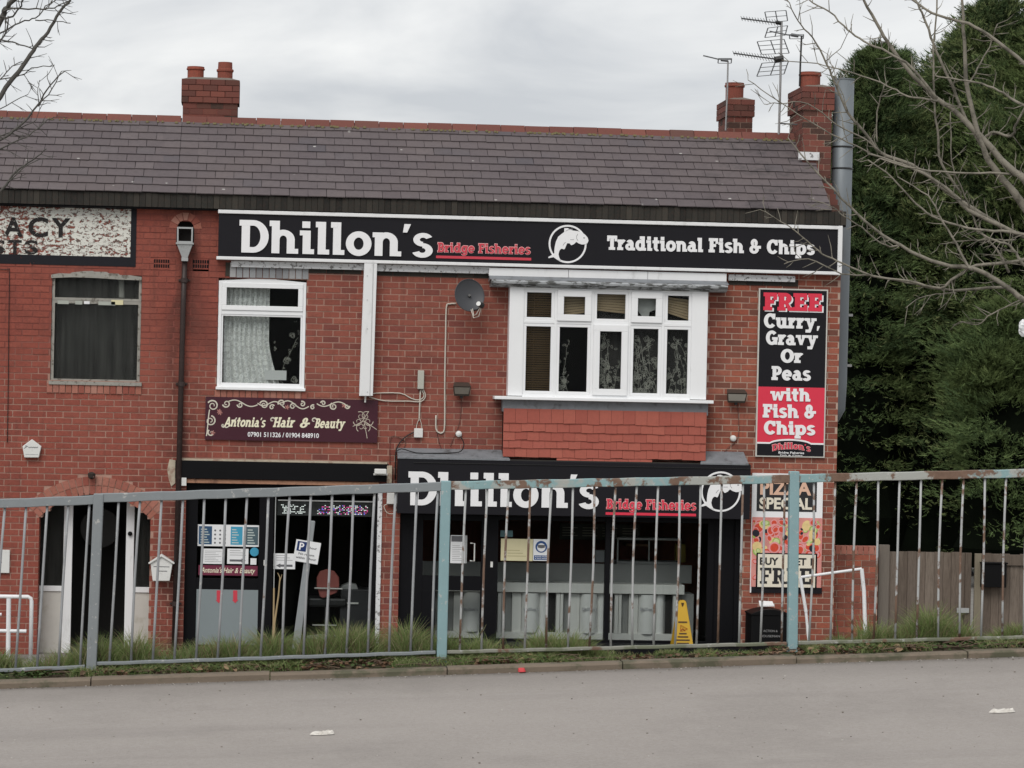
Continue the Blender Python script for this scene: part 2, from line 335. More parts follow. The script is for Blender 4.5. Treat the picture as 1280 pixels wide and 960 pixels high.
# ------------------------------------------------------------------ slab lettering
def Rr(*a): return ('R',) + a
def Ee(*a): return ('E',) + a
def Pp(*a): return ('P', list(a))
GL = {
'D': (.89, [Rr(0, .82, .3, 1), Rr(.07, 0, .32, 1), Rr(.07, 0, .44, .17), Rr(.07, .83, .44, 1), Ee(.42, .5, .47, .5, .25, .17, -90, 90)]),
'h': (.9, [Rr(0, .83, .3, 1), Rr(.07, 0, .31, 1), Ee(.42, .42, .35, .31, .24, .18, 0, 180), Rr(.53, 0, .77, .45), Rr(.53, 0, .88, .15)]),
'n': (.9, [Rr(0, .57, .2, .72), Rr(.07, 0, .31, .72), Ee(.42, .42, .35, .31, .24, .18, 0, 180), Rr(.53, 0, .77, .45), Rr(.53, 0, .88, .15)]),
'i': (.46, [Rr(0, .57, .2, .72), Rr(.09, 0, .33, .72), Rr(.09, 0, .44, .15), Rr(.07, .80, .31, 1)]),
'l': (.44, [Rr(0, .83, .2, 1), Rr(.07, 0, .31, 1), Rr(.07, 0, .42, .15)]),
'o': (.79, [Ee(.39, .36, .39, .38, .24, .19, 0, 360)]),
"'": (.27, [Pp((.0, .74), (.13, .74), (.24, 1.0), (.04, 1.0))]),
's': (.64, [Ee(.33, .53, .30, .21, .2, .145, 25, 270), Ee(.31, .20, .32, .225, .22, .15, -160, 90)]),
'r': (.62, [Rr(0, .57, .2, .72), Rr(.07, 0, .31, .72), Rr(0, 0, .44, .15), Ee(.46, .40, .29, .33, .24, .18, 50, 180)]),
'a': (.78, [Ee(.31, .23, .31, .245, .2, .14, 0, 360), Rr(.39, 0, .63, .45), Ee(.34, .44, .29, .29, .24, .16, 0, 150), Rr(.39, 0, .76, .15)]),
'd': (.86, [Ee(.37, .36, .37, .38, .24, .18, 0, 360), Rr(.48, 0, .72, 1), Rr(.36, .83, .6, 1), Rr(.48, 0, .84, .15)]),
't': (.56, [Rr(.12, .2, .36, .95), Rr(0, .56, .5, .72), Ee(.37, .24, .25, .26, .24, .15, 180, 300)]),
'F': (.76, [Rr(0, 0, .46, .16), Rr(.09, 0, .34, 1), Rr(0, .83, .72, 1), Rr(.57, .64, .72, 1), Rr(.3, .41, .56, .57)]),
'B': (.80, [Rr(0, 0, .3, .16), Rr(.08, 0, .32, 1), Rr(0, .84, .3, 1), Rr(.3, .85, .42, 1), Rr(.3, .43, .44, .57), Rr(.3, 0, .44, .15), Ee(.40, .73, .32, .27, .23, .15, -90, 90), Ee(.42, .28, .36, .29, .24, .15, -90, 90)]),
'g': (.80, [Ee(.36, .37, .36, .37, .24, .18, 0, 360), Rr(.46, -.05, .70, .72), Rr(.6, .58, .78, .72), Ee(.36, -.06, .34, .24, .24, .15, -165, 0)]),
'e': (.80, [Ee(.385, .36, .385, .38, .24, .18, 0, 318), Rr(.12, .29, .72, .42)]),
'T': (.80, [Rr(.26, 0, .51, 1), Rr(0, .83, .77, 1), Rr(0, .64, .15, 1), Rr(.62, .64, .77, 1), Rr(.15, 0, .62, .15)]),
'C': (.90, [Ee(.47, .5, .47, .52, .26, .18, 38, 322), Rr(.68, .64, .84, .99)]),
'&': (.95, [Ee(.36, .75, .26, .27, .2, .15, -60, 250), Ee(.36, .27, .36, .29, .23, .15, 0, 360), Rr(.40, .36, .90, .52), Rr(.5, .2, .72, .52)]),
'P': (.80, [Rr(0, 0, .46, .16), Rr(.09, 0, .33, 1), Rr(0, .84, .3, 1), Rr(.3, .85, .42, 1), Rr(.3, .37, .42, .52), Ee(.41, .685, .36, .315, .24, .15, -90, 90)]),
'p': (.87, [Rr(0, .57, .2, .72), Rr(.07, -.28, .31, .72), Rr(0, -.28, .42, -.13), Ee(.47, .36, .37, .38, .24, .18, 0, 360)]),
'u': (.92, [Rr(0, .57, .2, .72), Rr(.07, .28, .31, .72), Ee(.42, .30, .35, .32, .24, .18, 180, 360), Rr(.42, .57, .6, .72), Rr(.53, 0, .77, .72), Rr(.53, 0, .9, .15)]),
'v': (.86, [Rr(0, .58, .36, .72), Rr(.5, .58, .84, .72), Pp((.05, .72), (.32, .72), (.56, 0), (.32, 0)), Pp((.54, .72), (.78, .72), (.52, 0), (.34, 0))]),
'y': (.88, [Rr(0, .58, .37, .72), Rr(.52, .58, .88, .72), Pp((.05, .72), (.32, .72), (.58, .02), (.36, -.05)), Pp((.58, .72), (.82, .72), (.46, -.28), (.22, -.28)), Rr(.08, -.28, .40, -.12)]),
'w': (1.2, [Rr(0, .58, .34, .72), Rr(.86, .58, 1.2, .72), Pp((.05, .72), (.30, .72), (.46, 0), (.24, 0)), Pp((.5, .72), (.66, .72), (.46, 0), (.28, 0)), Pp((.5, .72), (.70, .72), (.92, 0), (.70, 0)), Pp((.9, .72), (1.14, .72), (.92, 0), (.72, 0))]),
'G': (.96, [Ee(.47, .5, .47, .52, .26, .18, 42, 330), Rr(.52, .37, .94, .52), Rr(.68, .02, .90, .5)]),
'O': (.97, [Ee(.48, .5, .48, .52, .26, .18, 0, 360)]),
'R': (.86, [Rr(0, 0, .42, .16), Rr(.09, 0, .33, 1), Rr(0, .84, .3, 1), Rr(.3, .85, .42, 1), Rr(.3, .40, .42, .55), Ee(.41, .70, .35, .30, .24, .15, -90, 90), Pp((.36, .46), (.58, .46), (.86, 0), (.58, 0)), Rr(.6, 0, .88, .15)]),
'E': (.80, [Rr(.09, 0, .34, 1), Rr(0, .83, .74, 1), Rr(.59, .66, .74, 1), Rr(0, 0, .76, .17), Rr(.61, 0, .76, .34), Rr(.3, .42, .58, .58)]),
',': (.28, [Pp((.02, -.16), (.12, -.16), (.26, .18), (.04, .18))]),
'A': (.95, [Pp((.0, 0), (.26, 0), (.60, 1), (.36, 1)), Pp((.38, 1), (.60, 1), (.95, 0), (.69, 0)), Rr(.25, .22, .7, .37)]),
'H': (.95, [Rr(.07, 0, .31, 1), Rr(.61, 0, .85, 1), Rr(.25, .43, .65, .58), Rr(0, .85, .38, 1), Rr(0, 0, .38, .15), Rr(.54, .85, .92, 1), Rr(.54, 0, .92, .15)]),
' ': (.40, []),
}
def slab(text, x0, x1, z, cap, y, mt, name='lettering', parent=None, th=.006, shear=0, gap=.03, fx=None, drop=None, grow=0):
    """slab letters between world x0 and x1, baseline z, standing proud of the plane y (toward the viewer)"""
    w = sum(GL[c][0] + gap for c in text) - gap; sx = (x1 - x0) / w; m = MB(); pen = 0; k = 0
    f = fx or (lambda x, zz: (x, zz))
    if drop: x0 += drop[0]; z += drop[1]
    for c in text:
        adv, pr = GL[c]
        tr = lambda u, v, pen=pen: f(x0 + (pen + u + shear * v) * sx, z + v * cap)
        for p in pr:
            yf = y - th - (k % 9) * .00025; k += 1
            if p[0] == 'R':
                a, b, c2, d = p[1:]; a -= grow; b -= grow; c2 += grow; d += grow
                m.prism([tr(a, b), tr(c2, b), tr(c2, d), tr(a, d)], yf, y)
            elif p[0] == 'P':
                m.prism([tr(*q) for q in p[1]], yf, y)
            else:
                cx, cz, rx, rz, tx, tz, a0, a1 = p[1:]
                m.ring(cx, cz, rx + grow, rz + grow, tx + 2 * grow, tz + 2 * grow, a0, a1, yf, y, n=max(8, int(abs(a1 - a0) / 12)), fx=tr)
        pen += adv + gap
    return m.build(name, mt, parent)
def sans(text, x0, x1, z, cap, y, mt, name='lettering', parent=None, bold=.015, shear=0, tilt=0, th=.001, fitx=True):
    cu = bpy.data.curves.new('t', 'FONT'); cu.body = text; cu.size = 1; cu.offset = bold; cu.shear = shear; cu.resolution_u = 3
    o = bpy.data.objects.new('t', cu); COL.objects.link(o); bpy.context.view_layer.update()
    me0 = o.evaluated_get(bpy.context.evaluated_depsgraph_get()).to_mesh()
    v = np.array([tuple(a.co) for a in me0.vertices]) if len(me0.vertices) else np.zeros((0, 3)); fs = [tuple(p.vertices) for p in me0.polygons]
    bpy.data.objects.remove(o)
    if not len(v): return None
    sx = (x1 - x0) / (v[:, 0].max() - v[:, 0].min()) if fitx else cap / .73; u = (v[:, 0] - v[:, 0].min()) * sx; w = v[:, 1] * cap / .73
    ct, st = math.cos(tilt), math.sin(tilt)
    m = MB(); m.add([(x0 + a * ct - b * st, y - th, z + a * st + b * ct) for a, b in zip(u, w)], fs)
    return m.build(name, mt, parent)

# ------------------------------------------------------------------ ground: road, kerb, verge, forecourt
YR = CAM.y + 17.0; YK = YR - .27
KL, KR = pix(0, 861, YK), pix(1280, 821, YK); GS = (KR.z - KL.z) / (KR.x - KL.x)
def zr(x): return KL.z + GS * (x - KL.x)
def road_material():
    t = NT('worn_asphalt')
    c = t.mix(t.noise(1.3, 5, .6), (.295, .268, .247), (.37, .34, .316))
    v = t.n('ShaderNodeTexVoronoi'); t.l(t.pos(), v.inputs['Vector']); v.inputs['Scale'].default_value = 60
    c = t.mix(t.step(v.outputs['Color'], .15, .95, 0, .42), c, (.40, .37, .345))
    c = t.mix(t.step(t.noise(75, 4, .8), .56, .72, 0, .6), c, (.12, .11, .105))
    c = t.mix(t.step(t.noise(.9, 5, .6, stretch=(.3, 1.8, 1)), .5, .74, 0, .22), c, (.18, .165, .155))
    sy = t.n('ShaderNodeSeparateXYZ'); t.l(t.pos(), sy.inputs[0])
    edge = t.math('ADD', sy.outputs[1], t.math('MULTIPLY', t.noise(4, 5), .22))
    c = t.mix(t.step(edge, YK - 1.1, YK - .1, 0, .32), c, (.15, .135, .12)); c = t.mix(t.step(edge, YK - .12, YK + .18, 0, .6), c, (.09, .08, .07)); c = t.mix(t.step(t.noise(.55, 5, .7, stretch=(1, .5, 1)), .5, .62, 0, .13), c, (.13, .12, .11))
    return t.end(t.bsdf(c, .93, 0, .2, t.bump(t.noise(70, 4, .8), .8, .012)))
ROAD = road_material()
m = MB(); xs = [-60, -20, -8, -4, 0, 4, 8, 20, 60]
for a, b in zip(xs[:-1], xs[1:]):
    for y0, y1 in ((-120, YK - 4), (YK - 4, YK)): m.quad((a, y0, zr(a)), (b, y0, zr(b)), (b, y1, zr(b)), (a, y1, zr(a)))
m.build('road', ROAD, kind='structure')
KERB = mat('concrete_kerb', (.165, .132, .10), .92, var=.2, vs=7, bump=.7, bs=60, dirt=((.07, .075, .045), 5, .48, .62, .8))
soil_t = NT('verge_soil'); sc_ = soil_t.mix(soil_t.noise(9, 5), (.05, .038, .028), (.095, .075, .05)); sc_ = soil_t.mix(soil_t.step(soil_t.noise(4, 5), .45, .6), sc_, (.045, .06, .025))
SOIL = soil_t.end(soil_t.bsdf(sc_, .95, 0, .1, soil_t.bump(soil_t.noise(30, 5, .8), .8, .02)))
kerb = bpy.data.objects.new('kerb', None); COL.objects.link(kerb); kerb['kind'] = 'structure'
kw = 1.0; x = PX(559, 840, YK) - 6.0; i = 0
while x < PX(559, 840, YK) + 7.5:
    a, b = x + .003, x + kw - .003; h = .040 + .004 * math.sin(i * 2.1); dy = .008 * math.sin(i * 1.7)
    m = MB(); n = 6; vs = []
    for k in range(n + 1):
        u = a + (b - a) * k / n; j = .004 * math.sin(u * 9 + i)
        vs += [(u, YK + dy + j, zr(u) - .1), (u, YK + dy + j, zr(u) + h - .012), (u, YK + dy + .014 + j, zr(u) + h), (u, YK + .125, zr(u) + h), (u, YK + .125, zr(u) - .1)]
    fs = []
    for k in range(n):
        for q in range(4): A = 5 * k + q; fs.append((A, A + 5, A + 6, A + 1))
    fs += [(0, 1, 2, 3, 4), tuple(5 * n + q for q in (4, 3, 2, 1, 0))]
    m.add(vs, fs); m.build('kerb_stone', KERB, kerb); x += kw; i += 1
# verge: soil strip under the railing, then a bank falling to the forecourt
prof = [(YK + .12, .038), (YK + .18, .045), (YK + .27, .048), (YK + .42, .02), (YK + .7, -.10), (YK + 1.6, -.5), (YK + 4, -1.4), (YK + 8, -2.6)]
XG0, XG1 = PX(690, 820, YR), PX(965, 820, YR)
def mound(x, dz): return dz * (.35 if XG0 < x < XG1 else 1) if dz > .04 else dz
m = MB(); nx = 160; xs = np.linspace(-12, 10, nx + 1)
grid = []
for x in xs:
    for j, (y, dz) in enumerate(prof):
        zb = zr(x) + mound(x, dz) + (.014 * math.sin(x * 13.1 + j) + .012 * math.sin(x * 5.3 + 2 * j) if 0 < j else 0)
        grid.append((x, y, max(zb, -.03)))
P_ = len(prof)
m.add(grid, [(k * P_ + j, (k + 1) * P_ + j, (k + 1) * P_ + j + 1, k * P_ + j + 1) for k in range(nx) for j in range(P_ - 1)])
m.build('verge_bank', SOIL, smooth=True, kind='structure')
FORE = mat('forecourt_concrete', (.20, .19, .175), .92, var=.2, vs=3, bump=.4, dirt=((.08, .08, .06), 4, .5, .7, .6))
MB().quad((-80, YK + 1.2, .0), (80, YK + 1.2, .0), (80, 300, -.0), (-80, 300, -.0)).build('forecourt', FORE, kind='structure')

# ------------------------------------------------------------------ buildings
CH, BP = .0812, .2165
XA, XB, XR = PX(-110, 450), PX(217, 450), PX(1049, 430)
ZE = PZ(640, 270)            # underside of the eaves course
B1 = thing('pharmacy_house', 'red brick house at the left with a flaking painted sign and an arched doorway', 'building')
B2 = thing('shop_building', 'red brick parade building with long black chip shop fascia and slate roof', 'building')
NICHE = (PX(220.5, 300), PX(242.5, 300), PZ(231, 306), PZ(231, 286))
W_PH = rect(64, 342, 176, 478)
D_L, D_R = PX(48, 700), PX(187, 700); D_SP, D_CR = PZ(118, 648), PZ(118, 618)
W_SA = rect(272, 349, 382, 487)
W_BAY = rect(637, 360, 884, 500)
O_SAL = (PX(231, 700), PX(474, 700), -.1, PZ(350, 603))
O_CHP = (PX(499, 700), PX(928, 700), -.1, PZ(710, 646))
def op_rect(r): return lambda z, r=r: (r[0], r[1]) if r[2] <= z <= r[3] else None
def op_door(z):
    if z < 0 or z > D_CR: return None
    if z <= D_SP: return (D_L, D_R)
    w = (D_R - D_L) / 2; h = D_CR - D_SP; rr = (w * w + h * h) / (2 * h); c = D_CR - rr
    k = math.sqrt(max(rr * rr - (z - c) ** 2, 0)); mid = (D_L + D_R) / 2; return (mid - k, mid + k)
def op_niche(z):
    x0, x1, z0, z1 = NICHE; w = (x1 - x0) / 2
    if z < z0 or z > z1 + w: return None
    if z <= z1: return (x0, x1)
    k = math.sqrt(max(w * w - (z - z1) ** 2, 0)); return ((x0 + x1) / 2 - k, (x0 + x1) / 2 + k)
SILL1 = (PX(58, 485), PX(177, 485), PZ(118, 492), PZ(118, 480))
SILL2 = (PX(268, 492), PX(384, 492), PZ(326, 497.5), PZ(326, 488))
LINT2 = (PX(287, 338), PX(386, 338), PZ(337, 348), PZ(337, 329))
def subtract(ivs, o):
    out = []
    for a, b in ivs:
        if o[1] <= a or o[0] >= b: out.append((a, b)); continue
        if o[0] - a > .012: out.append((a, o[0]))
        if b - o[1] > .012: out.append((o[1], b))
    return out
def make_brick_meshes(mt, w=BP - .013, h=CH - .013, d=.09):
    out = []
    for i in range(4):
        m = MB(); j = lambda s=.0018: random.uniform(-s, s)
        x0, x1, z0, z1 = -w / 2, w / 2, -h / 2, h / 2
        m.add([(x0 + j(), j(), z0 + j()), (x1 + j(), j(), z0 + j()), (x1, d, z0), (x0, d, z0), (x0 + j(), j(), z1 + j()), (x1 + j(), j(), z1 + j()), (x1, d, z1), (x0, d, z1)],
              [(0, 3, 2, 1), (4, 5, 6, 7), (0, 1, 5, 4), (1, 2, 6, 5), (3, 0, 4, 7)])
        out.append(m.mesh('brick', mt))
    return out
BMS = make_brick_meshes(BRICK)
HIDE = [rect(270, 262, 1054, 338), rect(946, 361, 1036, 571), rect(256, 498, 472, 551), rect(450, 330, 470, 495), rect(628, 335, 885, 580), rect(497, 565, 937, 645), rect(0, 255, 170, 332), rect(938, 592, 1028, 742)]
def brick_wall(parent, xa, xb, zt, ops, solids):
    wall = bpy.data.objects.new('wall', None)
    mo = MB(); st = MB(); full = []
    n = int(math.ceil(zt / CH))
    for k in range(n):
        z0, z1 = k * CH, min((k + 1) * CH, zt); zm = (z0 + z1) / 2
        ivs = [(xa, xb)]
        for f in ops:
            o = f(zm)
            if o: ivs = subtract(ivs, o)
        for a, b in ivs: mo.box(a + (.003 if a > xa + .01 else 0), b - (.003 if b < xb - .01 else 0), .0045, .26, z0, z1)
        biv = ivs
        for f in solids:
            o = f(zm)
            if o: biv = subtract(biv, o)
        off = (k % 2) * BP / 2 + .013 * math.sin(k * 3.3)
        for a, b in biv:
            i0 = math.floor((a - off) / BP)
            x = i0 * BP + off
            while x < b:
                l, r = max(x + .0065, a), min(x + BP - .0065, b)
                if r - l > .03:
                    yo = random.uniform(-.0025, .0015)
                    if r - l > BP - .0135 and z1 - z0 > CH * .9: full.append(((l + r) / 2, yo, zm))
                    else:
                        st.cur = random.random(); st.box(l, r, yo, .255 if (l == a and a > xa + .01) or (r == b and b < xb - .01) else .09, z0 + .0065, z1 - .0065)
                x += BP
    def score(b):
        x, y, z = b; h = any(r[0] - .1 < x < r[1] + .1 and r[2] < z < r[3] for r in HIDE) or z < .5
        return (h, (Vector(b) - CAM).length)
    full.sort(key=score)
    wall = mo.build('wall', MORTAR, parent)
    for b in full[:300]:
        o = link('brick', random.choice(BMS), wall); o.location = b
    for x, y, z in full[300:]:
        st.cur = random.random(); w, h = (BP - .013) / 2, (CH - .013) / 2; st.box(x - w, x + w, y, .09, z - h, z + h)
    st.build('brickwork', BRICK, wall, kind='stuff')
    return wall
WIN_OPS1 = [op_rect(W_PH), op_door]
ARCH_T = .235
def op_arch(z):    # band of voussoirs round the door arch
    w = (D_R - D_L) / 2; h = D_CR - D_SP; rr = (w * w + h * h) / (2 * h); c = D_CR - rr; R2 = rr + ARCH_T; mid = (D_L + D_R) / 2
    zlow = c + math.sqrt(rr * rr - w * w)
    if z < zlow - .02 or z > c + R2: return None
    aa = math.asin(w / rr); zt = c + math.cos(aa) * R2; k = (z - c) * math.tan(aa) if z < zt else math.sqrt(max(R2 * R2 - (z - c) ** 2, 0)); return (mid - k, mid + k)
W1 = brick_wall(B1, XA, XB, ZE, WIN_OPS1, [op_rect(SILL1), op_arch])
NC = ((NICHE[0] + NICHE[1]) / 2, NICHE[3]); NR = (NICHE[1] - NICHE[0]) / 2
def op_nring(z):
    d = z - NC[1]; R2 = NR + .105
    if d < 0 or d > R2: return None
    k = math.sqrt(R2 * R2 - d * d); return (NC[0] - k, NC[0] + k)
AIRB = [rect(192, 322, 212, 337), rect(241, 323, 261, 337)]
W2 = brick_wall(B2, XB, XR, ZE, [op_rect(W_SA), op_rect(W_BAY), op_niche, op_rect(O_SAL), op_rect(O_CHP), op_rect(AIRB[1])], [op_rect(SILL2), op_rect(LINT2), op_nring])
# mass of the two houses behind the facade
for B, xa, xb in ((B1, XA, XB), (B2, XB, XR)):
    m = MB(); m.box(xa, xb, 3.75, 4.0, 0, ZE); m.box(xa, xa + .2, .26, 3.75, 0, ZE - .002); m.box(xb - .2, xb, .262, 3.75, 0, ZE - .002)
    m.build('rear_wall', BRICK, B)
# door arch voussoirs
w_ = (D_R - D_L) / 2; h_ = D_CR - D_SP; rr_ = (w_ * w_ + h_ * h_) / (2 * h_); cz_ = D_CR - rr_; mid_ = (D_L + D_R) / 2
a_ = math.asin(w_ / rr_); nv = 22
VOU = tile_mat('arch_brick', [(.32, .12, .085), (.38, .16, .12), (.26, .075, .055), (.42, .22, .17)], .35)
arch = bpy.data.objects.new('door_arch', None); COL.objects.link(arch); arch.parent = B1
for ringi, (r0, r1) in enumerate(((rr_, rr_ + .112), (rr_ + .12, rr_ + .232))):
    for k in range(nv):
        a0 = -a_ + 2 * a_ * (k + .07) / nv; a1 = -a_ + 2 * a_ * (k + .93) / nv
        poly = [(mid_ + math.sin(a) * q, cz_ + math.cos(a) * q) for a, q in ((a0, r0), (a1, r0), (a1, r1), (a0, r1))]
        c = Vector((sum(p[0] for p in poly) / 4, 0, sum(p[1] for p in poly) / 4))
        MB().prism(poly[::-1], -.006 + random.uniform(-.003, .002), .1).build('brick', VOU, arch)
def soldiers(parent, r, n, mt, nm='sill', yo=-.015, jit=.004):
    h = MB().box(r[0], r[1], .02, .12, r[2], r[3]).build(nm, MORTAR, parent)
    for k in range(n):
        a = r[0] + (r[1] - r[0]) * k / n; b = r[0] + (r[1] - r[0]) * (k + 1) / n
        bx(a + .005, b - .005, yo + random.uniform(-jit, jit), .1, r[2] + .003 + random.uniform(-.002, .002), r[3] - .004).build('brick', mt, h)
soldiers(B1, SILL1, 15, VOU); soldiers(B2, SILL2, 15, VOU)
GREYB = tile_mat('grey_painted_brick', [(.26, .27, .28), (.36, .37, .38), (.20, .20, .21), (.46, .46, .46)], .15)
soldiers(B2, LINT2, 12, GREYB, 'lintel')
nar = bpy.data.objects.new('niche_arch', None); COL.objects.link(nar); nar.parent = B2
for k in range(7):
    a0 = R(180 * (k + .06) / 7); a1 = R(180 * (k + .94) / 7)
    poly = [(NC[0] + math.cos(a) * q, NC[1] + math.sin(a) * q) for a, q in ((a0, NR), (a0, NR + .10), (a1, NR + .10), (a1, NR))]
    MB().prism(poly, -.004, .1).build('brick', VOU, nar)
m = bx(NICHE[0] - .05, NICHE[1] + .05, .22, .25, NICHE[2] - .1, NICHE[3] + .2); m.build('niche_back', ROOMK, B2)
for r, P0 in ((AIRB[0], B1), (AIRB[1], B2)):
    if P0 is B1: P0 = B2
    a = bx(r[0] + .004, r[1] - .004, -.004, .05, r[2] + .003, r[3] - .003).build('air_brick', BRICK, P0)
    m = MB()
    for zz in (.3, .7):
        for k in range(7):
            cx = r[0] + (r[1] - r[0]) * (k + .5) / 7; cz = r[2] + (r[3] - r[2]) * zz; m.box(cx - .010, cx + .010, -.0062, -.003, cz - .022, cz + .022)
    m.build('air_hole', BLACK, a)

# eaves course of dark brick-on-end, roof slates, ridge
YEV = -.16
EZ0, EZ1 = PZ(640, 270.5, YEV), PZ(640, 253.5, YEV)
RY, RZ = 1.78, PZ(560, 160, 1.78)
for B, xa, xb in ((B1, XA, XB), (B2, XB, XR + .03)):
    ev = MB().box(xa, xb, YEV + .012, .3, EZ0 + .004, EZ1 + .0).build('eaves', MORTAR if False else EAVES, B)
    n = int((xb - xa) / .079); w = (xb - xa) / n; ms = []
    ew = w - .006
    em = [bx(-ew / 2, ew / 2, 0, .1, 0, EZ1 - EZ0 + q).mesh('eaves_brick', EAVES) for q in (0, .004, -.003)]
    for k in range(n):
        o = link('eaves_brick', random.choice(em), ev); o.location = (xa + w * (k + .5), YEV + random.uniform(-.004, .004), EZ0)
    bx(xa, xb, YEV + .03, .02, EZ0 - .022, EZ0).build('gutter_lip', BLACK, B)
rs = Vector((0, RY - YEV, RZ - EZ1)); SLEN = rs.length; PIT = math.atan2(rs.z, rs.y)
ROWS = 10; GA = SLEN / ROWS; SWD = .243
VERG = PX(1040, 270, YEV) # right verge
def slates(B, xa, xb):
    rf = MB(); a = PIT
    rf.add([(xa, YEV + .02, EZ1), (xb, YEV + .02, EZ1), (xb, RY, RZ - .02), (xa, RY, RZ - .02), (xa, YEV + .02, EZ1 - .03), (xb, YEV + .02, EZ1 - .03), (xb, 2 * RY - YEV, EZ1), (xa, 2 * RY - YEV, EZ1)],
           [(0, 1, 2, 3), (3, 2, 6, 7), (4, 7, 6, 5), (0, 4, 5, 1), (0, 3, 7, 4), (1, 5, 6, 2)])
    roof = rf.build('roof', BLACK, B)
    sms = []
    for i in range(6):
        L_ = GA + .07; w = SWD - .006; m = MB(); c0, c1 = random.uniform(-.006, .006), random.uniform(-.006, .006)
        m.add([(-w / 2, 0, .004), (w / 2, 0 + c0 * .6, .004), (w / 2, L_, 0), (-w / 2, L_, 0), (-w / 2, c1 * .5, .016), (w / 2, c0, .016), (w / 2, L_, .006), (-w / 2, L_, .006)],
              [(0, 3, 2, 1), (4, 5, 6, 7), (0, 1, 5, 4), (1, 2, 6, 5), (3, 0, 4, 7)]); sms.append(m.mesh('slate', SLATE))
    pl = []
    for r in range(ROWS):
        x = xa + (r % 2) * SWD / 2 - SWD / 2
        while x < xb + SWD / 2:
            c = min(max(x, xa + SWD / 2), xb - SWD / 2); pl.append((r, c)); x += SWD
    pl.sort(key=lambda p: abs(p[1]) + p[0] * .01)
    st = MB()
    for i, (r, x) in enumerate(pl):
        s = GA * r - .02 + random.uniform(-.007, .007)
        loc = Vector((x, YEV + math.cos(a) * s, EZ1 + math.sin(a) * s)) + Vector((0, -math.sin(a), math.cos(a))) * .017
        rot = Matrix.Rotation(a - .036, 4, 'X') @ Matrix.Rotation(random.uniform(-.012, .012), 4, 'Z')
        if i < 300:
            o = link('slate', random.choice(sms), roof); o.matrix_local = Matrix.Translation(loc) @ rot
        else:
            st.cur = random.random(); w, L_ = SWD - .006, GA + .07
            st.add([loc + (rot @ Vector(q)) for q in [(-w / 2, 0, .004), (w / 2, 0, .004), (w / 2, L_, 0), (-w / 2, L_, 0), (-w / 2, 0, .016), (w / 2, 0, .016), (w / 2, L_, .006), (-w / 2, L_, .006)]],
                   [(0, 3, 2, 1), (4, 5, 6, 7), (0, 1, 5, 4), (1, 2, 6, 5), (3, 0, 4, 7)])
    if st.v: st.build('slating', SLATE, roof, kind='stuff')
    rl = .335; x = xa; i = 0
    tp = [( -.13, -.115), (-.125, -.10), (-.03, .015), (.03, .015), (.125, -.10), (.13, -.115)]
    while x < xb - .05:
        e = min(x + rl, xb); m = MB(); lift = random.uniform(-.004, .005)
        vs = [(u, RY + p, RZ + q + .045 + lift) for u in (x + .004, e - .004) for p, q in tp]
        n = len(tp); m.add(vs, [(k, k + n, k + n + 1, k + 1) for k in range(n - 1)] + [tuple(range(n)), tuple(range(2 * n - 1, n - 1, -1)), (0, n - 1, 2 * n - 1, n)])
        m.build('ridge_tile', RIDGE, roof); x = e; i += 1
    # moss and bedding mortar under the ridge
    m = MB(); x = xa
    while x < xb:
        if random.random() < .42:
            q = random.uniform(.012, .05); dz = random.uniform(-.012, .01)
            b = Vector((x, RY - .14 + dz, RZ - .045 + dz * .9)); m.box(b.x, b.x + q, b.y - .03, b.y + .02, b.z - .012, b.z + .014)
        x += .03
    m.build('ridge_moss', MATS.get('moss') or mat('moss', (.19, .165, .085), .95, var=.6, vs=30), roof, kind='stuff')
    return roof
R1 = slates(B1, XA, XB); R2 = slates(B2, XB, VERG)
# gable top on the right: brick courses stepping up behind the last slates
m = MB(); z = EZ1 - .05
while z < RZ - .1:
    f0 = max(0, (z + CH - EZ1) / (RZ - EZ1)); ya = YEV + .12 + (RY - YEV) * min(1, f0); yb = 2 * RY - ya
    if yb - ya > .1: m.cur = random.random(); m.box(VERG + .004, XR - .002, ya, yb, z, z + CH - .006)
    z += CH
m.build('gable', CHB, B2)

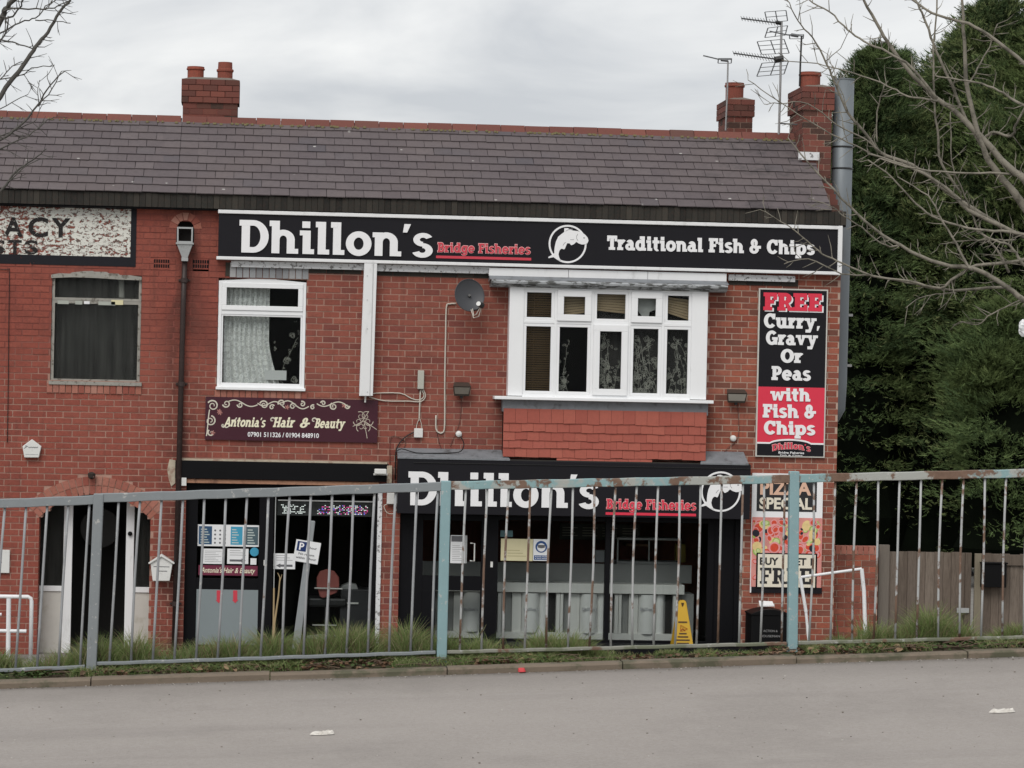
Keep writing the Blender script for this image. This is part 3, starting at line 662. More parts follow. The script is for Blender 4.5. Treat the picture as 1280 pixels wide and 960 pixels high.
def stack(B, x0, x1, y0, y1, zb, zt, zcap, ov, pots, cs=.0815):
    """brick chimney: shaft zb..zcap, oversailing head zcap..zt; pots = [(x, y, r, h, two_tier)]"""
    c = bpy.data.objects.new('chimney', None); COL.objects.link(c); c.parent = B
    bx(x0 + .006, x1 - .006, y0 + .006, y1 - .006, zb, zt - .02).build('core', MORTAR, c)
    z = zt - cs; k = 0
    while z > zb - cs:
        o = ov if z > zcap - .02 else 0
        a, b = x0 - o, x1 + o; fy = y0 - o; e = y1 + o
        nb = max(2, round((b - a) / .215)); off = (k % 2) * .5
        cuts = [a] + [a + (b - a) * (j + off) / nb for j in range(0 if off else 1, nb)] + [b]
        cuts = sorted(set(round(q, 4) for q in cuts))
        for l, r in zip(cuts[:-1], cuts[1:]):
            if r - l < .03: continue
            bx(l + .004, r - .004, fy + random.uniform(-.002, .002), fy + .1, z + .004, z + cs - .004).build('brick', CHB, c)
        ns = max(2, round((e - fy - .1) / .215))
        for j in range(ns):
            l, r = fy + .105 + (e - fy - .105) * j / ns, fy + .105 + (e - fy - .105) * (j + 1) / ns
            bx(a + random.uniform(0, .002), a + .1, l, r - .006, z + .004, z + cs - .004).build('brick', CHB, c)
        bx(b - .1, b, fy + .105, e, z + .004, z + cs - .004).build('brick', CHB, c)
        z -= cs; k += 1
    m = MB(); m.add([(x0 - ov + .01, y0 - ov + .01, zt - .005), (x1 + ov - .01, y0 - ov + .01, zt - .005), (x1 + ov - .01, y1 + ov - .01, zt - .005), (x0 - ov + .01, y1 + ov - .01, zt - .005),
                     (x0 + .12, y0 + .1, zt + .035), (x1 - .12, y0 + .1, zt + .035), (x1 - .12, y1 - .1, zt + .035), (x0 + .12, y1 - .1, zt + .035)],
                    [(4, 5, 6, 7), (0, 1, 5, 4), (1, 2, 6, 5), (2, 3, 7, 6), (3, 0, 4, 7)])
    m.build('flaunching', mat('flaunching', (.16, .14, .12), .95, var=.3), c)
    for (px_, py_, r, h, t2) in pots:
        pr = [(r * .94, -.06), (r * .95, h * .72), (r * 1.06, h * .76), (r * 1.08, h * .84), (r * 1.0, h * .88), (r, h), (r * .84, h), (r * .8, h * .4)] if not t2 else \
             [(r * .98, -.06), (r * 1.0, h * .45), (r * 1.12, h * .5), (r * 1.12, h * .6), (r * .95, h * .64), (r * .92, h), (r * .76, h), (r * .72, h * .4)]
        MB().lathe(pr, (px_, py_, zt + .01), 20).build('chimney_pot', POT, c, smooth=False)
    return c
Y1 = 1.95
stack(B1, PX(228, 140, Y1), PX(297, 140, Y1), Y1, Y1 + .55, RZ - .35, PZ(262, 99, Y1), PZ(262, 128, Y1), .022,
      [(PX(244, 95, Y1), Y1 + .25, .118, PZ(244, 84.5, Y1 + .25) - PZ(262, 99, Y1), False), (PX(281, 95, Y1), Y1 + .25, .105, PZ(281, 79, Y1 + .25) - PZ(262, 99, Y1), True)])
Y2 = 2.35
stack(B2, PX(910, 150, Y2), PX(941, 150, Y2), Y2, Y2 + .9, RZ - .6, PZ(925, 124, Y2), PZ(925, 150, Y2), .025,
      [(PX(921, 115, Y2), Y2 + .2, .135, PZ(925, 105, Y2 + .2) - PZ(925, 124, Y2), False)])
Y3 = 1.05
c3 = stack(B2, PX(1004, 150, Y3), PX(1040, 150, Y3), Y3, Y3 + 1.05, EZ0 - .8, PZ(1022, 108, Y3), PZ(1022, 143, Y3), .028,
      [(PX(1016, 100, Y3), Y3 + .2, .148, PZ(1014, 90.5, Y3 + .2) - PZ(1022, 107, Y3), False)])
r = recm(998, 190, 1024, 200, Y3 - .02)
MB().box(r[0], r[1], Y3 - .03, Y3 - .012, r[2], r[3]).build('flashing', FLAKY, c3)

# upstairs windows
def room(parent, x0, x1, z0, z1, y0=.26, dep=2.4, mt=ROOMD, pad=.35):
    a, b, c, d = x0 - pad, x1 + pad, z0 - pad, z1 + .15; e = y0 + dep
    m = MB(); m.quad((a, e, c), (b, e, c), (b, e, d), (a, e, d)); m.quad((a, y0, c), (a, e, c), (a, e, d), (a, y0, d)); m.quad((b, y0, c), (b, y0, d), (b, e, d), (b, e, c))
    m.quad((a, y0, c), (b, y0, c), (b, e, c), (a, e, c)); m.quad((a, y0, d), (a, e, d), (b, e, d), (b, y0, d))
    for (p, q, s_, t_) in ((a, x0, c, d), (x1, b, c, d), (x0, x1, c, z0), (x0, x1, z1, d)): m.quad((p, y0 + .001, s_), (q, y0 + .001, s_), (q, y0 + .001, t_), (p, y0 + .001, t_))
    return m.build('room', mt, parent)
def sash(parent, r, y, fw, mt, name='window_frame', dep=.05, gl=GLASS, bev=.004):
    """frame ring with a pane in it; r = outer x0,x1,z0,z1"""
    x0, x1, z0, z1 = r; m = MB()
    m.box(x0, x1, y, y + dep, z0, z0 + fw); m.box(x0, x1, y, y + dep, z1 - fw, z1); m.box(x0, x0 + fw, y, y + dep, z0 + fw, z1 - fw); m.box(x1 - fw, x1, y, y + dep, z0 + fw, z1 - fw)
    f = m.build(name, mt, parent, bevel=bev)
    if gl: bx(x0 + fw - .004, x1 - fw + .004, y + dep * .55, y + dep * .55 + .006, z0 + fw - .004, z1 - fw + .004).build('pane', gl, f)
    return f
# pharmacy window (old timber)
x0, x1, z0, z1 = W_PH
wn1 = bpy.data.objects.new('window', None); COL.objects.link(wn1); wn1.parent = B1
zt_ = PZ(120, 373)
sash(wn1, (x0 + .002, x1 - .002, zt_ - .03, z1 - .002), .02, .034, OLDWOOD, 'window_frame', .06, DIRTY, 0)
sash(wn1, (x0 + .002, x1 - .002, z0 + .002, zt_ - .032), .022, .038, OLDWOOD, 'window_frame', .06, DIRTY, 0)
room(wn1, x0, x1, z0, z1)
t = NT('old_net'); c_ = t.mix(t.ramp(t.noise(5, 3, .5, stretch=(3, 1, .12)), [(.38, (0, 0, 0)), (.68, (1, 1, 1))]), (.010, .010, .009), (.055, .053, .048)); NETD = t.end(t.bsdf(t.mix(t.step(t.noise(1.4, 3), .4, .65, 0, .6), c_, (.035, .035, .032)), .9, 0, .1))
m = MB(); n = 40; vs = []
for k in range(n + 1):
    u = x0 + .05 + (x1 - x0 - .1) * k / n; yy = .2 + .006 * math.sin(k * .7); vs += [(u, yy, z0), (u, yy, z1 - .05)]
m.add(vs, [(2 * k, 2 * k + 2, 2 * k + 3, 2 * k + 1) for k in range(n)]); m.build('curtain', NETD, wn1, smooth=True)
m = MB(); a = pix(147, 346, .14); b = pix(152, 372, .14)
m.tube([(a.x, .14, a.z), (a.x + .05, .14, a.z - .05), (b.x, .14, b.z)], [.02, .035, .04], 8); m.build('torn_scrap', mat('scrap', (.3, .29, .26), .8), wn1)
for (a, b, c, d, mt_) in ((72, 375.5, 86, 380, BOXG), (94, 376, 103, 380.5, BOXG), (105, 376.5, 112, 380, PAPER), (123, 377, 144, 381.5, BOXG), (139, 375, 154, 381, OLDPAPER)):
    q = recm(a, b, c, d, .015); bx(q[0], q[1], .012, .018, q[2], q[3]).build('torn_tape', mat('tape_grey', (.36, .38, .34), .6) if mt_ is BOXG else mt_, wn1)
# splintered top board of the opening
m = MB(); pts = [(64, 343.5), (74, 341.5), (88, 342), (90, 340.5), (104, 339), (116, 338.6), (118, 339.6), (133, 339.8), (136, 341.5), (148, 342), (150, 343.8), (163, 344), (177, 346.5), (177, 350.5), (150, 349.5), (120, 347.5), (90, 346.5), (64, 347.5)]
m.prism([(PX(a, b, -.01), PZ(a, b, -.01)) for a, b in pts][::-1], -.02, .03); m.build('window_head', OLDWOOD, wn1)
m = MB()
q = rect(60, 477, 178, 481.5); m.box(q[0] + .01, q[1] - .01, -.03, .03, q[2], q[3]); m.build('window_sill', OLDWOOD, wn1)

def lace(name, xs, y, parent, z0, z1, mt, amp=.02, fr=1.0, xmap=None):
    n = 60; m = MB(); nz_ = 14; vs = []
    for j in range(nz_ + 1):
        zz = z0 + (z1 - z0) * j / nz_
        for k in range(n + 1):
            u = k / n; xx = xmap(u, j / nz_) if xmap else xs[0] + (xs[1] - xs[0]) * u
            vs.append((xx, y + amp * math.sin(k * fr) + amp * .4 * math.sin(k * fr * 2.7 + 1), zz))
    m.add(vs, [(j * (n + 1) + k, j * (n + 1) + k + 1, (j + 1) * (n + 1) + k + 1, (j + 1) * (n + 1) + k) for j in range(nz_) for k in range(n)])
    return m.build(name, mt, parent, smooth=True)
def lace_material():
    t = NT('lace'); p = t.pos(); mp = t.n('ShaderNodeMapping'); t.l(p, mp.inputs[0]); mp.inputs['Scale'].default_value = (1, .2, 1)
    v = t.n('ShaderNodeTexVoronoi'); t.l(mp.outputs[0], v.inputs['Vector']); v.inputs['Scale'].default_value = 12; v.inputs['Randomness'].default_value = .5
    ring = t.step(t.math('ABSOLUTE', t.math('SUBTRACT', v.outputs['Distance'], .33)), .16, .06)
    ctr = t.step(v.outputs['Distance'], .16, .1)
    v2 = t.n('ShaderNodeTexVoronoi'); t.l(mp.outputs[0], v2.inputs['Vector']); v2.inputs['Scale'].default_value = 55
    fac = t.math('MAXIMUM', t.math('MAXIMUM', ring, ctr), t.step(v2.outputs['Distance'], .1, .45, .25, .75))
    fac = t.math('MULTIPLY_ADD', fac, .72, .22)
    d = t.bsdf((.93, .93, .90), .9, 0, .1); tr = t.n('ShaderNodeBsdfTransparent'); m = t.n('ShaderNodeMixShader')
    t.l(fac, m.inputs[0]); t.l(tr.outputs[0], m.inputs[1]); t.l(d, m.inputs[2]); return t.end(m.outputs[0])
LACE = lace_material()
# salon flat window (white plastic)
x0, x1, z0, z1 = W_SA
wn2 = bpy.data.objects.new('window', None); COL.objects.link(wn2); wn2.parent = B2
zt_ = PZ(327, 391)
m = MB(); zs = z1 - .055; cx = (x0 + x1) / 2
m.prism([(x0 + .003, zs), (x1 - .003, zs), (x1 - .003, z1 - .03), (cx + .25, z1 - .006), (cx, z1 + .018), (cx - .25, z1 - .006), (x0 + .003, z1 - .03)], .006, .08); m.build('frame_head', UPVC, wn2)
m = MB(); m.box(x0 + .003, x0 + .045, .006, .08, z0 + .02, zs); m.box(x1 - .045, x1 - .003, .006, .08, z0 + .02, zs); m.box(x0 + .045, x1 - .045, .006, .08, zt_ - .028, zt_ + .028); m.box(x0 + .045, x1 - .045, .007, .08, z0 + .02, z0 + .06)
m.build('window_frame', UPVC, wn2, bevel=.004)
sash(wn2, (x0 + .045, x1 - .045, zt_ + .028, zs), -.008, .062, UPVC)
sash(wn2, (x0 + .046, x1 - .046, z0 + .06, zt_ - .028), .014, .022, UPVC)
bx(x0 - .01, x1 + .012, -.055, .05, z0 - .01, z0 + .028).build('window_sill', UPVC, wn2, bevel=.004)
room(wn2, x0, x1, z0, z1)
pxm = lambda a, b: PX(a, b, .16)
xl, xe0, xe1 = pxm(276, 420), pxm(338, 470), pxm(337, 400)
def xm_top(u, v):
    # v 0 bottom .. 1 top; gathered edge sweeping right towards the bottom
    e = pxm(337, 380) + (pxm(352, 470) - pxm(337, 400)) * max(0, (.45 - v) / .45) ** 1.5
    return xl + (e - xl) * u
lace('curtain', None, .16, wn2, z0 + .02, z1, LACE, .032, 1.0, xm_top)
q = recm(331, 463, 358, 475, .12); bx(q[0], q[1], .115, .13, q[2], q[3]).build('window_card', BOXW, wn2)

def swirls(parent, x0, x1, z0, z1, y, seed, dens=1.0, name='flower_pattern'):
    rd = random.Random(seed); m = MB(); k = 0
    def line(pts, w):
        nonlocal k
        for a, b in zip(pts[:-1], pts[1:]):
            dx, dz = b[0] - a[0], b[1] - a[1]; L_ = math.hypot(dx, dz)
            if L_ < 1e-5: continue
            nx, nz2 = -dz / L_ * w, dx / L_ * w; yy = y - (k % 12) * .0004; k += 1
            for p in (a, b):
                if not (x0 < p[0] < x1 and z0 < p[1] < z1): break
            else: m.quad((a[0] - nx, yy, a[1] - nz2), (b[0] - nx, yy, b[1] - nz2), (b[0] + nx, yy, b[1] + nz2), (a[0] + nx, yy, a[1] + nz2))
    def leaf(x, z, a, s):
        pts = [(x + s * t_ * math.cos(a) - s * .28 * math.sin(math.pi * t_) * math.sin(a) * q, z + s * t_ * math.sin(a) + s * .28 * math.sin(math.pi * t_) * math.cos(a) * q) for q in (1, -1) for t_ in ([i / 5 for i in range(6)] if q == 1 else [1 - i / 5 for i in range(6)])]
        line(pts, .0022)
    for _ in range(int(14 * dens)):
        cx, cz = rd.uniform(x0, x1), z0 + (z1 - z0) * rd.random() ** 3.2; s = rd.uniform(.025, .05)
        for rg in range(3):
            rr = s * (1 - rg * .3); ph = rd.uniform(0, 6)
            line([(cx + rr * math.cos(t_) * (1 + .12 * math.sin(4 * t_ + ph)), cz + rr * math.sin(t_) * (1 + .12 * math.sin(4 * t_ + ph))) for t_ in [i * .42 + ph for i in range(13)]], .0024)
    for _ in range(int(5 * dens)):
        x, z, a = rd.uniform(x0, x1), z0 + .02, rd.uniform(1.2, 1.9); pts = [(x, z)]
        for i in range(22):
            a += rd.uniform(-.25, .25); x += .035 * math.cos(a); z += .035 * math.sin(a); pts.append((x, z))
            if rd.random() < .45: leaf(x, z, a + rd.choice((-1, 1)) * rd.uniform(.5, 1.2), rd.uniform(.025, .05))
        line(pts, .0018)
    for _ in range(int(16 * dens)): leaf(rd.uniform(x0, x1), z0 + (z1 - z0) * rd.random() ** 1.5, rd.uniform(0, 6.28), rd.uniform(.02, .05))
    if m.v: m.build(name, mat('curtain_thread', (.37, .36, .31), .8), parent)
swirls(wn2, pxm(342, 440), pxm(374, 440), z0 + .06, PZ(360, 400), .17, 3, .45)
# bay window
YB = -.24
bay = bpy.data.objects.new('bay_window', None); COL.objects.link(bay); bay.parent = B2
bx0, bx1, bz0, bz1 = rect(637, 360, 884, 500, YB)
for (a, b) in ((636, 654), (864, 884)):
    l, r_ = PX(a, 430, YB), PX(b, 430, YB); bx(l, r_, YB - .002, -.001, bz0 + .03, bz1).build('corner_post', UPVC, bay, bevel=.004)
cols_l = [(652, 693), (693, 741), (741, 787), (785, 829), (829, 866)]
zt0, zt1 = PZ(760, 365, YB), PZ(760, 402.5, YB); zb1 = PZ(760, 406, YB)
edges = [654, 694, 740, 786.5, 828.5, 864]
m = MB()
for e in edges[1:-1]: c = PX(e, 430, YB); m.box(c - .018, c + .018, YB + .004, YB + .07, bz0 + .03, bz1)
lx, rx = PX(edges[0], 430, YB), PX(edges[-1], 430, YB)
m.box(lx, rx, YB + .006, YB + .07, (zt1 + zb1) / 2 - .02, (zt1 + zb1) / 2 + .02); m.box(lx, rx, YB + .006, YB + .07, bz1 - .04, bz1); m.box(lx, rx, YB + .006, YB + .07, bz0 + .02, bz0 + .06)
m.build('window_frame', UPVC, bay, bevel=.004)
zmid = (zt1 + zb1) / 2
for i in range(5):
    l, r_ = PX(edges[i], 430, YB) + (.018 if i else 0), PX(edges[i + 1], 430, YB) - (.018 if i < 4 else 0)
    op = i in (1, 3)
    sash(bay, (l, r_, zmid + .02, bz1 - .04), YB - (.016 if op else -.012), .085 if op else .04, UPVC)
    opl = i == 2
    sash(bay, (l, r_, bz0 + .06, zmid - .02), YB - (.016 if opl else -.012), .085 if opl else .040, UPVC)
bx(PX(618, 500, YB - .06), PX(892, 500, YB - .06), YB - .075, .0, bz0 - .02, bz0 + .022).build('window_sill', UPVC, bay, bevel=.006)
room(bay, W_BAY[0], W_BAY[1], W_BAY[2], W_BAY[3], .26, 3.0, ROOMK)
MB().box(bx0 + .02, bx1 - .02, YB + .08, .26, bz0 - .03, bz0).box(bx0, bx1, YB + .05, 0, bz1, bz1 + .02).build('bay_board', WHITEP, bay)
BLIND = mat('bamboo_blind', (.17, .105, .05), .7, var=.35, vs=30, stretch=(.3, 1, 4))
def blind(x0, x1, z0, z1, y, tilt=0, pitch=.030):
    m = MB(); z = z1
    while z > z0:
        dz = tilt * (x1 - x0); m.cur = random.random()
        m.add([(x0, y, z), (x1, y, z + dz), (x1, y + .014, z + dz - pitch * .7), (x0, y + .014, z - pitch * .7)], [(0, 1, 2, 3)]); z -= pitch
    for u in (.3, .85): xx = x0 + (x1 - x0) * u; m.box(xx - .002, xx + .002, y - .003, y - .001, z0, z1)
    m.build('blind', BLIND, bay, kind='stuff')
YI = YB + .12
l, r_ = PX(654, 430, YI), PX(694, 430, YI); blind(l + .02, r_ - .01, bz0 + .04, bz1 - .04, YI, 0)
def hang(a, b, ya, yb, yc, yd):
    m = MB(); P = lambda u, v: (PX(u, v, YI), YI, PZ(u, v, YI)); n = 7
    for k in range(n):
        f0, f1 = k / n, (k + .86) / n
        m.quad(P(a, ya + (yc - ya) * f0), P(b, yb + (yd - yb) * f0), P(b, yb + (yd - yb) * f1), P(a, ya + (yc - ya) * f1))
    m.build('hanging_blind', mat('pale_blind', (.34, .25, .15), .7, var=.25, vs=25, stretch=(.3, 1, 4)), bay)
hang(700, 733, 370, 370, 396, 391); hang(742, 786, 368, 368, 388, 393); hang(832, 862, 371, 375, 391, 401)
m = MB(); P = lambda u, v: (PX(u, v, YI), YI, PZ(u, v, YI)); m.add([P(797, 372), P(822, 372), P(822, 386), P(812, 390), P(810, 402), P(803, 396), P(797, 388)], [tuple(range(7))]); m.build('hanging_cloth', mat('pale_cloth', (.42, .42, .40), .9, var=.25, vs=12), bay)
for i, (a, b, dn) in enumerate(((696, 712, .45), (750, 776, 1.4), (790, 826, 2.1), (834, 862, 1.3))):
    swirls(bay, PX(a, 450, YI), PX(b, 450, YI), bz0 + .06, PZ(760, 415, YI), YI + .03, 11 + i, dn)
t = NT('dark_net'); tr = t.n('ShaderNodeBsdfTransparent'); mm = t.n('ShaderNodeMixShader'); mm.inputs[0].default_value = .55; t.l(tr.outputs[0], mm.inputs[1]); t.l(t.bsdf((.07, .065, .06), .9), mm.inputs[2]); DNET = t.end(mm.outputs[0])
lace('curtain', (PX(742, 450, YI), PX(864, 450, YI)), YI + .06, bay, bz0 + .03, bz1, DNET, .015, .8)
# lead strip and hung tiles under the bay
bx(PX(628, 508, YB + .04), PX(885, 508, YB + .04), YB + .03, -.001, PZ(756, 517, YB), bz0 - .012).build('lead_apron', LEAD, bay)
ta = bpy.data.objects.new('tile_hanging', None); COL.objects.link(ta); ta.parent = B2
TX0, TX1 = PX(629, 540, YB), PX(883, 540, YB)
TZ = [PZ(756, v, YB) for v in (513, 530.5, 541.5, 552, 562, 573, 577)]
bx(TX0 + .005, TX1 - .005, YB + .045, -.002, TZ[-2] - .0, TZ[0]).build('backing', BLACK, ta)
for rI in range(6):
    zt_, zb_ = TZ[rI], TZ[rI + 1]; n = 17; w = (TX1 - TX0) / n; off = (rI % 2) * .5
    for k in range(n + (1 if off else 0)):
        l = max(TX0, TX0 + (k - off) * w); r_ = min(TX1, TX0 + (k + 1 - off) * w)
        if r_ - l < .03: continue
        if rI == 5 and not (l > TX0 + .7 and r_ < TX1 - .65): continue
        dz = random.uniform(-.006, .003); rot = random.uniform(-.006, .006); yf = YB + random.uniform(-.002, .003)
        m = MB(); m.add([(l + .0015, yf, zb_ + dz), (r_ - .0015, yf, zb_ + dz + rot), (r_ - .0015, yf + .012, zb_ + dz + rot), (l + .0015, yf + .012, zb_ + dz),
               (l + .0015, yf + .013, zt_), (r_ - .0015, yf + .013, zt_), (r_ - .0015, yf + .03, zt_), (l + .0015, yf + .03, zt_)], [(0, 3, 2, 1), (4, 5, 6, 7), (0, 1, 5, 4), (1, 2, 6, 5), (3, 0, 4, 7)])
        m.build('tile', CLAY, ta)
# canopy over the bay: flashing, moulding
can = bpy.data.objects.new('bay_canopy', None); COL.objects.link(can); can.parent = B2
q = recm(612, 335, 910, 345, -.2); cx0, cx1 = q[0], q[1]
za, zb, zc, zd = PZ(760, 338, -.2), PZ(760, 348, -.12), PZ(760, 353.5, -.33), PZ(760, 361.5, -.3)
nb = 3
for k in range(nb):
    a = cx0 + (cx1 - cx0) * k / nb; b = cx0 + (cx1 - cx0) * (k + 1) / nb
    m = MB(); m.add([(a, -.12, za + .0), (b - .006, -.12, za), (b - .006, -.12, zb), (a, -.12, zb), (a, 0, za), (b - .006, 0, za), (b - .006, 0, zb), (a, 0, zb)], [(0, 1, 2, 3), (4, 7, 6, 5), (0, 4, 5, 1), (3, 2, 6, 7), (0, 3, 7, 4), (1, 5, 6, 2)]); m.build('white_board', WHITEP, can)
m = MB(); m.add([(cx0, -.12, zb), (cx1, -.12, zb), (cx1 + .0, -.33, zc + .01), (cx0, -.33, zc + .01)], [(0, 3, 2, 1)]); m.add([(cx0, -.12, zb), (cx0, -.33, zc + .01), (cx0, 0, zc - .02)], [(0, 1, 2)]); m.build('lead_roof', LEAD, can)
zc -= .004
m = MB(); pr = [(-.335, zc + .012), (-.35, zc - .01), (-.345, zc - .035), (-.30, zc - .045), (-.295, zd + .02), (-.26, zd), (-.2, zd), (-.01, zd), (-.01, zc + .012)]
MOSSY = mat('mossy_moulding', (.34, .355, .365), .8, var=.3, vs=9, bump=.6, dirt=((.055, .055, .05), 12, .46, .58, .9), stretch=(.6, 1, 1.6))
n = len(pr); m.add([(x_, y_, z_) for x_ in (cx0 + .02, cx1 - .02) for y_, z_ in pr], [(k, (k + 1) % n, n + (k + 1) % n, n + k) for k in range(n)] + [tuple(reversed(range(n))), tuple(range(n, 2 * n))]); m.build('moulding', MOSSY, can)
# white board strips and dark course under the fascia
und = bpy.data.objects.new('fascia_packing', None); COL.objects.link(und); und.parent = B2
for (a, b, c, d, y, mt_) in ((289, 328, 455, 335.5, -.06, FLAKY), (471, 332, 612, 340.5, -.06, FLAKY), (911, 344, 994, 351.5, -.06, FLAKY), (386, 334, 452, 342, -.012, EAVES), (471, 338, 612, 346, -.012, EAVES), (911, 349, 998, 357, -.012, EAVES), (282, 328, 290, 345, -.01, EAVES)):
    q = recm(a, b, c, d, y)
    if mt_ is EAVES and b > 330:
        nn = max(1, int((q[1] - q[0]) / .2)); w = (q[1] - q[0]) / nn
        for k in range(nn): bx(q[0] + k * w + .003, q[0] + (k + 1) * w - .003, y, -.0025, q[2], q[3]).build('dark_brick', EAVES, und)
    else: bx(q[0], q[1], y, -.003, q[2], q[3]).build('timber_strip', mt_, und)

# arched doorway of the left house
dw = bpy.data.objects.new('doorway', None); COL.objects.link(dw); dw.parent = B1
YD = .3
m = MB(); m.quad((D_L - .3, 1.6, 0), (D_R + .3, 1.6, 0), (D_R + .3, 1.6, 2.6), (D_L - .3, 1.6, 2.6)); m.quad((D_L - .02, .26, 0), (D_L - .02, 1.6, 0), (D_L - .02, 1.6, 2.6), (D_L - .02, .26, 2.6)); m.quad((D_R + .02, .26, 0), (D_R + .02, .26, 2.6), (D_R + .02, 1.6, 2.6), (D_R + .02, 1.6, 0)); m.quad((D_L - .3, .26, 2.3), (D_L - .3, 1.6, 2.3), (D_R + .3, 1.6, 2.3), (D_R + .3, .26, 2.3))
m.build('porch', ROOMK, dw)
PANEL = mat('dirty_white_panel', (.52, .50, .46), .7, var=.1, dirt=((.30, .27, .2), 3, .5, .7, .5))
def jamb(a, b): l, r_ = PX(a, 700, YD), PX(b, 700, YD); return l, r_
zr_ = PZ(118, 736, YD)
for (a, b) in ((46, 90), (157, 190)):
    l, r_ = jamb(a, b)
    s1, s2 = (jamb(79, 90) if a < 100 else jamb(157, 167))
    m = MB(); m.box(s1, s2, YD, YD + .07, 0, 2.22); m.box(l, s1 if a < 100 else l + .001, YD + .002, YD + .07, zr_ - .04, zr_ + .03) if a < 100 else m.box(s2, r_, YD + .002, YD + .07, zr_ - .04, zr_ + .03)
    m.build('frame_post', WHITEP, dw, bevel=.003)
    p0, p1 = (l, s1) if a < 100 else (s2, r_)
    bx(p0, p1, YD + .02, YD + .05, 0, zr_ - .04).build('lower_panel', PANEL, dw)
    bx(p0, p1, YD + .03, YD + .036, zr_ + .03, 2.25).build('pane', DIRTY, dw)
m = MB(); c = pix(125, 660, YD + .9); m.lathe([(.26, 0), (.27, .02), (.26, .04), (.24, .04)], (c.x, YD + .9, c.z), 28, 'Y'); m.build('round_mirror', mat('dim_disc', (.06, .058, .055), .6), dw)
a, _ = jamb(160, 160); MB().lathe([(.03, 0), (.03, -.03), (.012, -.035)], (a + .02, YD - .002, PZ(162, 667, YD)), 12, 'Y').build('door_lock', BLACK, dw)
# ------------------------------------------------------------------ salon shopfront
sal = bpy.data.objects.new('salon_front', None); COL.objects.link(sal); sal.parent = B2
q = rect(219, 578, 486, 600, -.06); bx(q[0], q[1], -.07, -.004, q[2], q[3]).build('black_lintel', BLACK, sal)
q = rect(231, 600.5, 474, 606, -.03); bx(q[0], q[1], -.045, .02, q[2] + .005, q[3] - .003).build('timber_batten', RAWWOOD, sal)
q = recm(227, 597, 233, 607, -.05); bx(q[0], q[1], -.075, -.047, q[2], q[3]).build('bracket', BOXW, sal)
x0, x1, z0, z1 = O_SAL; YS = .10
F = lambda a: PX(a, 700, YS)
m = MB(); m.box(x0, F(246), YS, YS + .07, 0, z1); m.box(F(323), F(341), YS, YS + .07, 0, z1); m.box(F(246), F(323), YS, YS + .07, PZ(285, 738, YS), PZ(285, 723, YS))
m.box(F(246), F(323), YS, YS + .07, 2.14, z1); m.box(F(341), F(474), YS + .002, YS + .07, 0, .18); m.box(F(341), F(474), YS + .002, YS + .07, z1 - .16, z1); m.box(F(466), x1, YS - .001, YS + .072, .0, z1)
m.build('shop_frame', SATIN, sal, bevel=.003)
bx(F(343) - .006, F(343) + .006, YS - .012, YS, .3, z1 - .1).build('edge_trim', PALEMET, sal)
bx(F(246), F(323), YS + .03, YS + .036, PZ(285, 723, YS), 2.14).build('pane', GLASS, sal)
q = recm(245, 737, 322, 806, YS); bx(q[0], q[1], YS - .006, YS + .02, q[2], q[3]).build('lower_panel', GREYPANEL, sal)
bx(F(341), F(466), YS + .03, YS + .036, .18, z1 - .16).build('pane', GLASS, sal)
room(sal, x0, x1, 0, z1, .26, 3.2, ROOMK, .0)
bx(F(346), F(466), YS + .005, YS + .02, PZ(406, 627, YS), PZ(406, 625.5, YS)).build('curtain_rail', PALEMET, sal)
q = recm(470.5, 606, 476, 812, -.01); bx(q[0], q[1], -.02, .05, q[2], q[3]).build('pier_edging', FLAKY, sal)
m = MB(); pts = [(212, 574), (222, 576), (228, 577), (228, 580), (219, 582), (219, 604), (214, 608), (211, 600), (209, 586)]
m.prism([(PX(a, b), PZ(a, b)) for a, b in pts][::-1], -.012, -.003); m.build('bare_render', RENDER, sal)
q = recm(222, 575.2, 484, 577.7, 0); bx(q[0], q[1], -.015, -.003, q[2], q[3]).build('lintel_bedding', RENDER, sal)
# red double arrows on the panel
m = MB()
for cx in (273.5, 294):
    P = lambda u, v: (PX(u, v, YS - .006), PZ(u, v, YS - .006)); w = 2.6
    m.prism([P(cx - w, 738), P(cx + w, 738), P(cx + w, 750), P(cx + w + 1.2, 750), P(cx, 754), P(cx - w - 1.2, 750), P(cx - w, 750)][::-1], YS - .009, YS - .0065)
m.build('red_arrows', DULLRED, sal)
def thing_mesh(name, label, cat, mb, mt, group=None, **k):
    o = mb.build(name, mt, None, **k); return tag(o, label, cat, group)
# things in and on the salon front
def poster(name, label, cat, r, y, mt, th=.003):
    t_ = thing(name, label, cat); o = bx(r[0], r[1], y - th, y, r[2], r[3]).build('sheet', mt, t_); return t_
YP = YS - .001
q = recm(247, 656, 325, 683, YP + .03)
pp = poster('information_poster', 'wide white poster strip with blue panels and rows of dots on the salon door', 'poster', q, YS + .028, PAPER)
W_ = q[1] - q[0]; H_ = q[3] - q[2]; yf = YS + .024
for (a, b, mt_, nm) in ((.02, .23, DBLUE, 'blue_panel'), (.53, .72, BLUE, 'blue_panel'), (.77, .97, mat('slate_print', (.07, .11, .13), .5), 'grey_panel')):
    bx(q[0] + a * W_, q[0] + b * W_, yf, YS + .025, q[2] + .08 * H_, q[3] - .08 * H_).build(nm, mt_, pp)
m = MB()
for i in range(3):
    for j in range(4): m.lathe([(.013, 0), (.013, -.0015)], (q[0] + W_ * (.28 + .08 * i), YS + .0248, q[2] + H_ * (.16 + .19 * j)), 10, 'Y')
for j in range(5): m.box(q[0] + W_ * .04, q[0] + W_ * .0405, yf, yf, q[2], q[2])
m.build('dots', INK, pp)
m = MB()
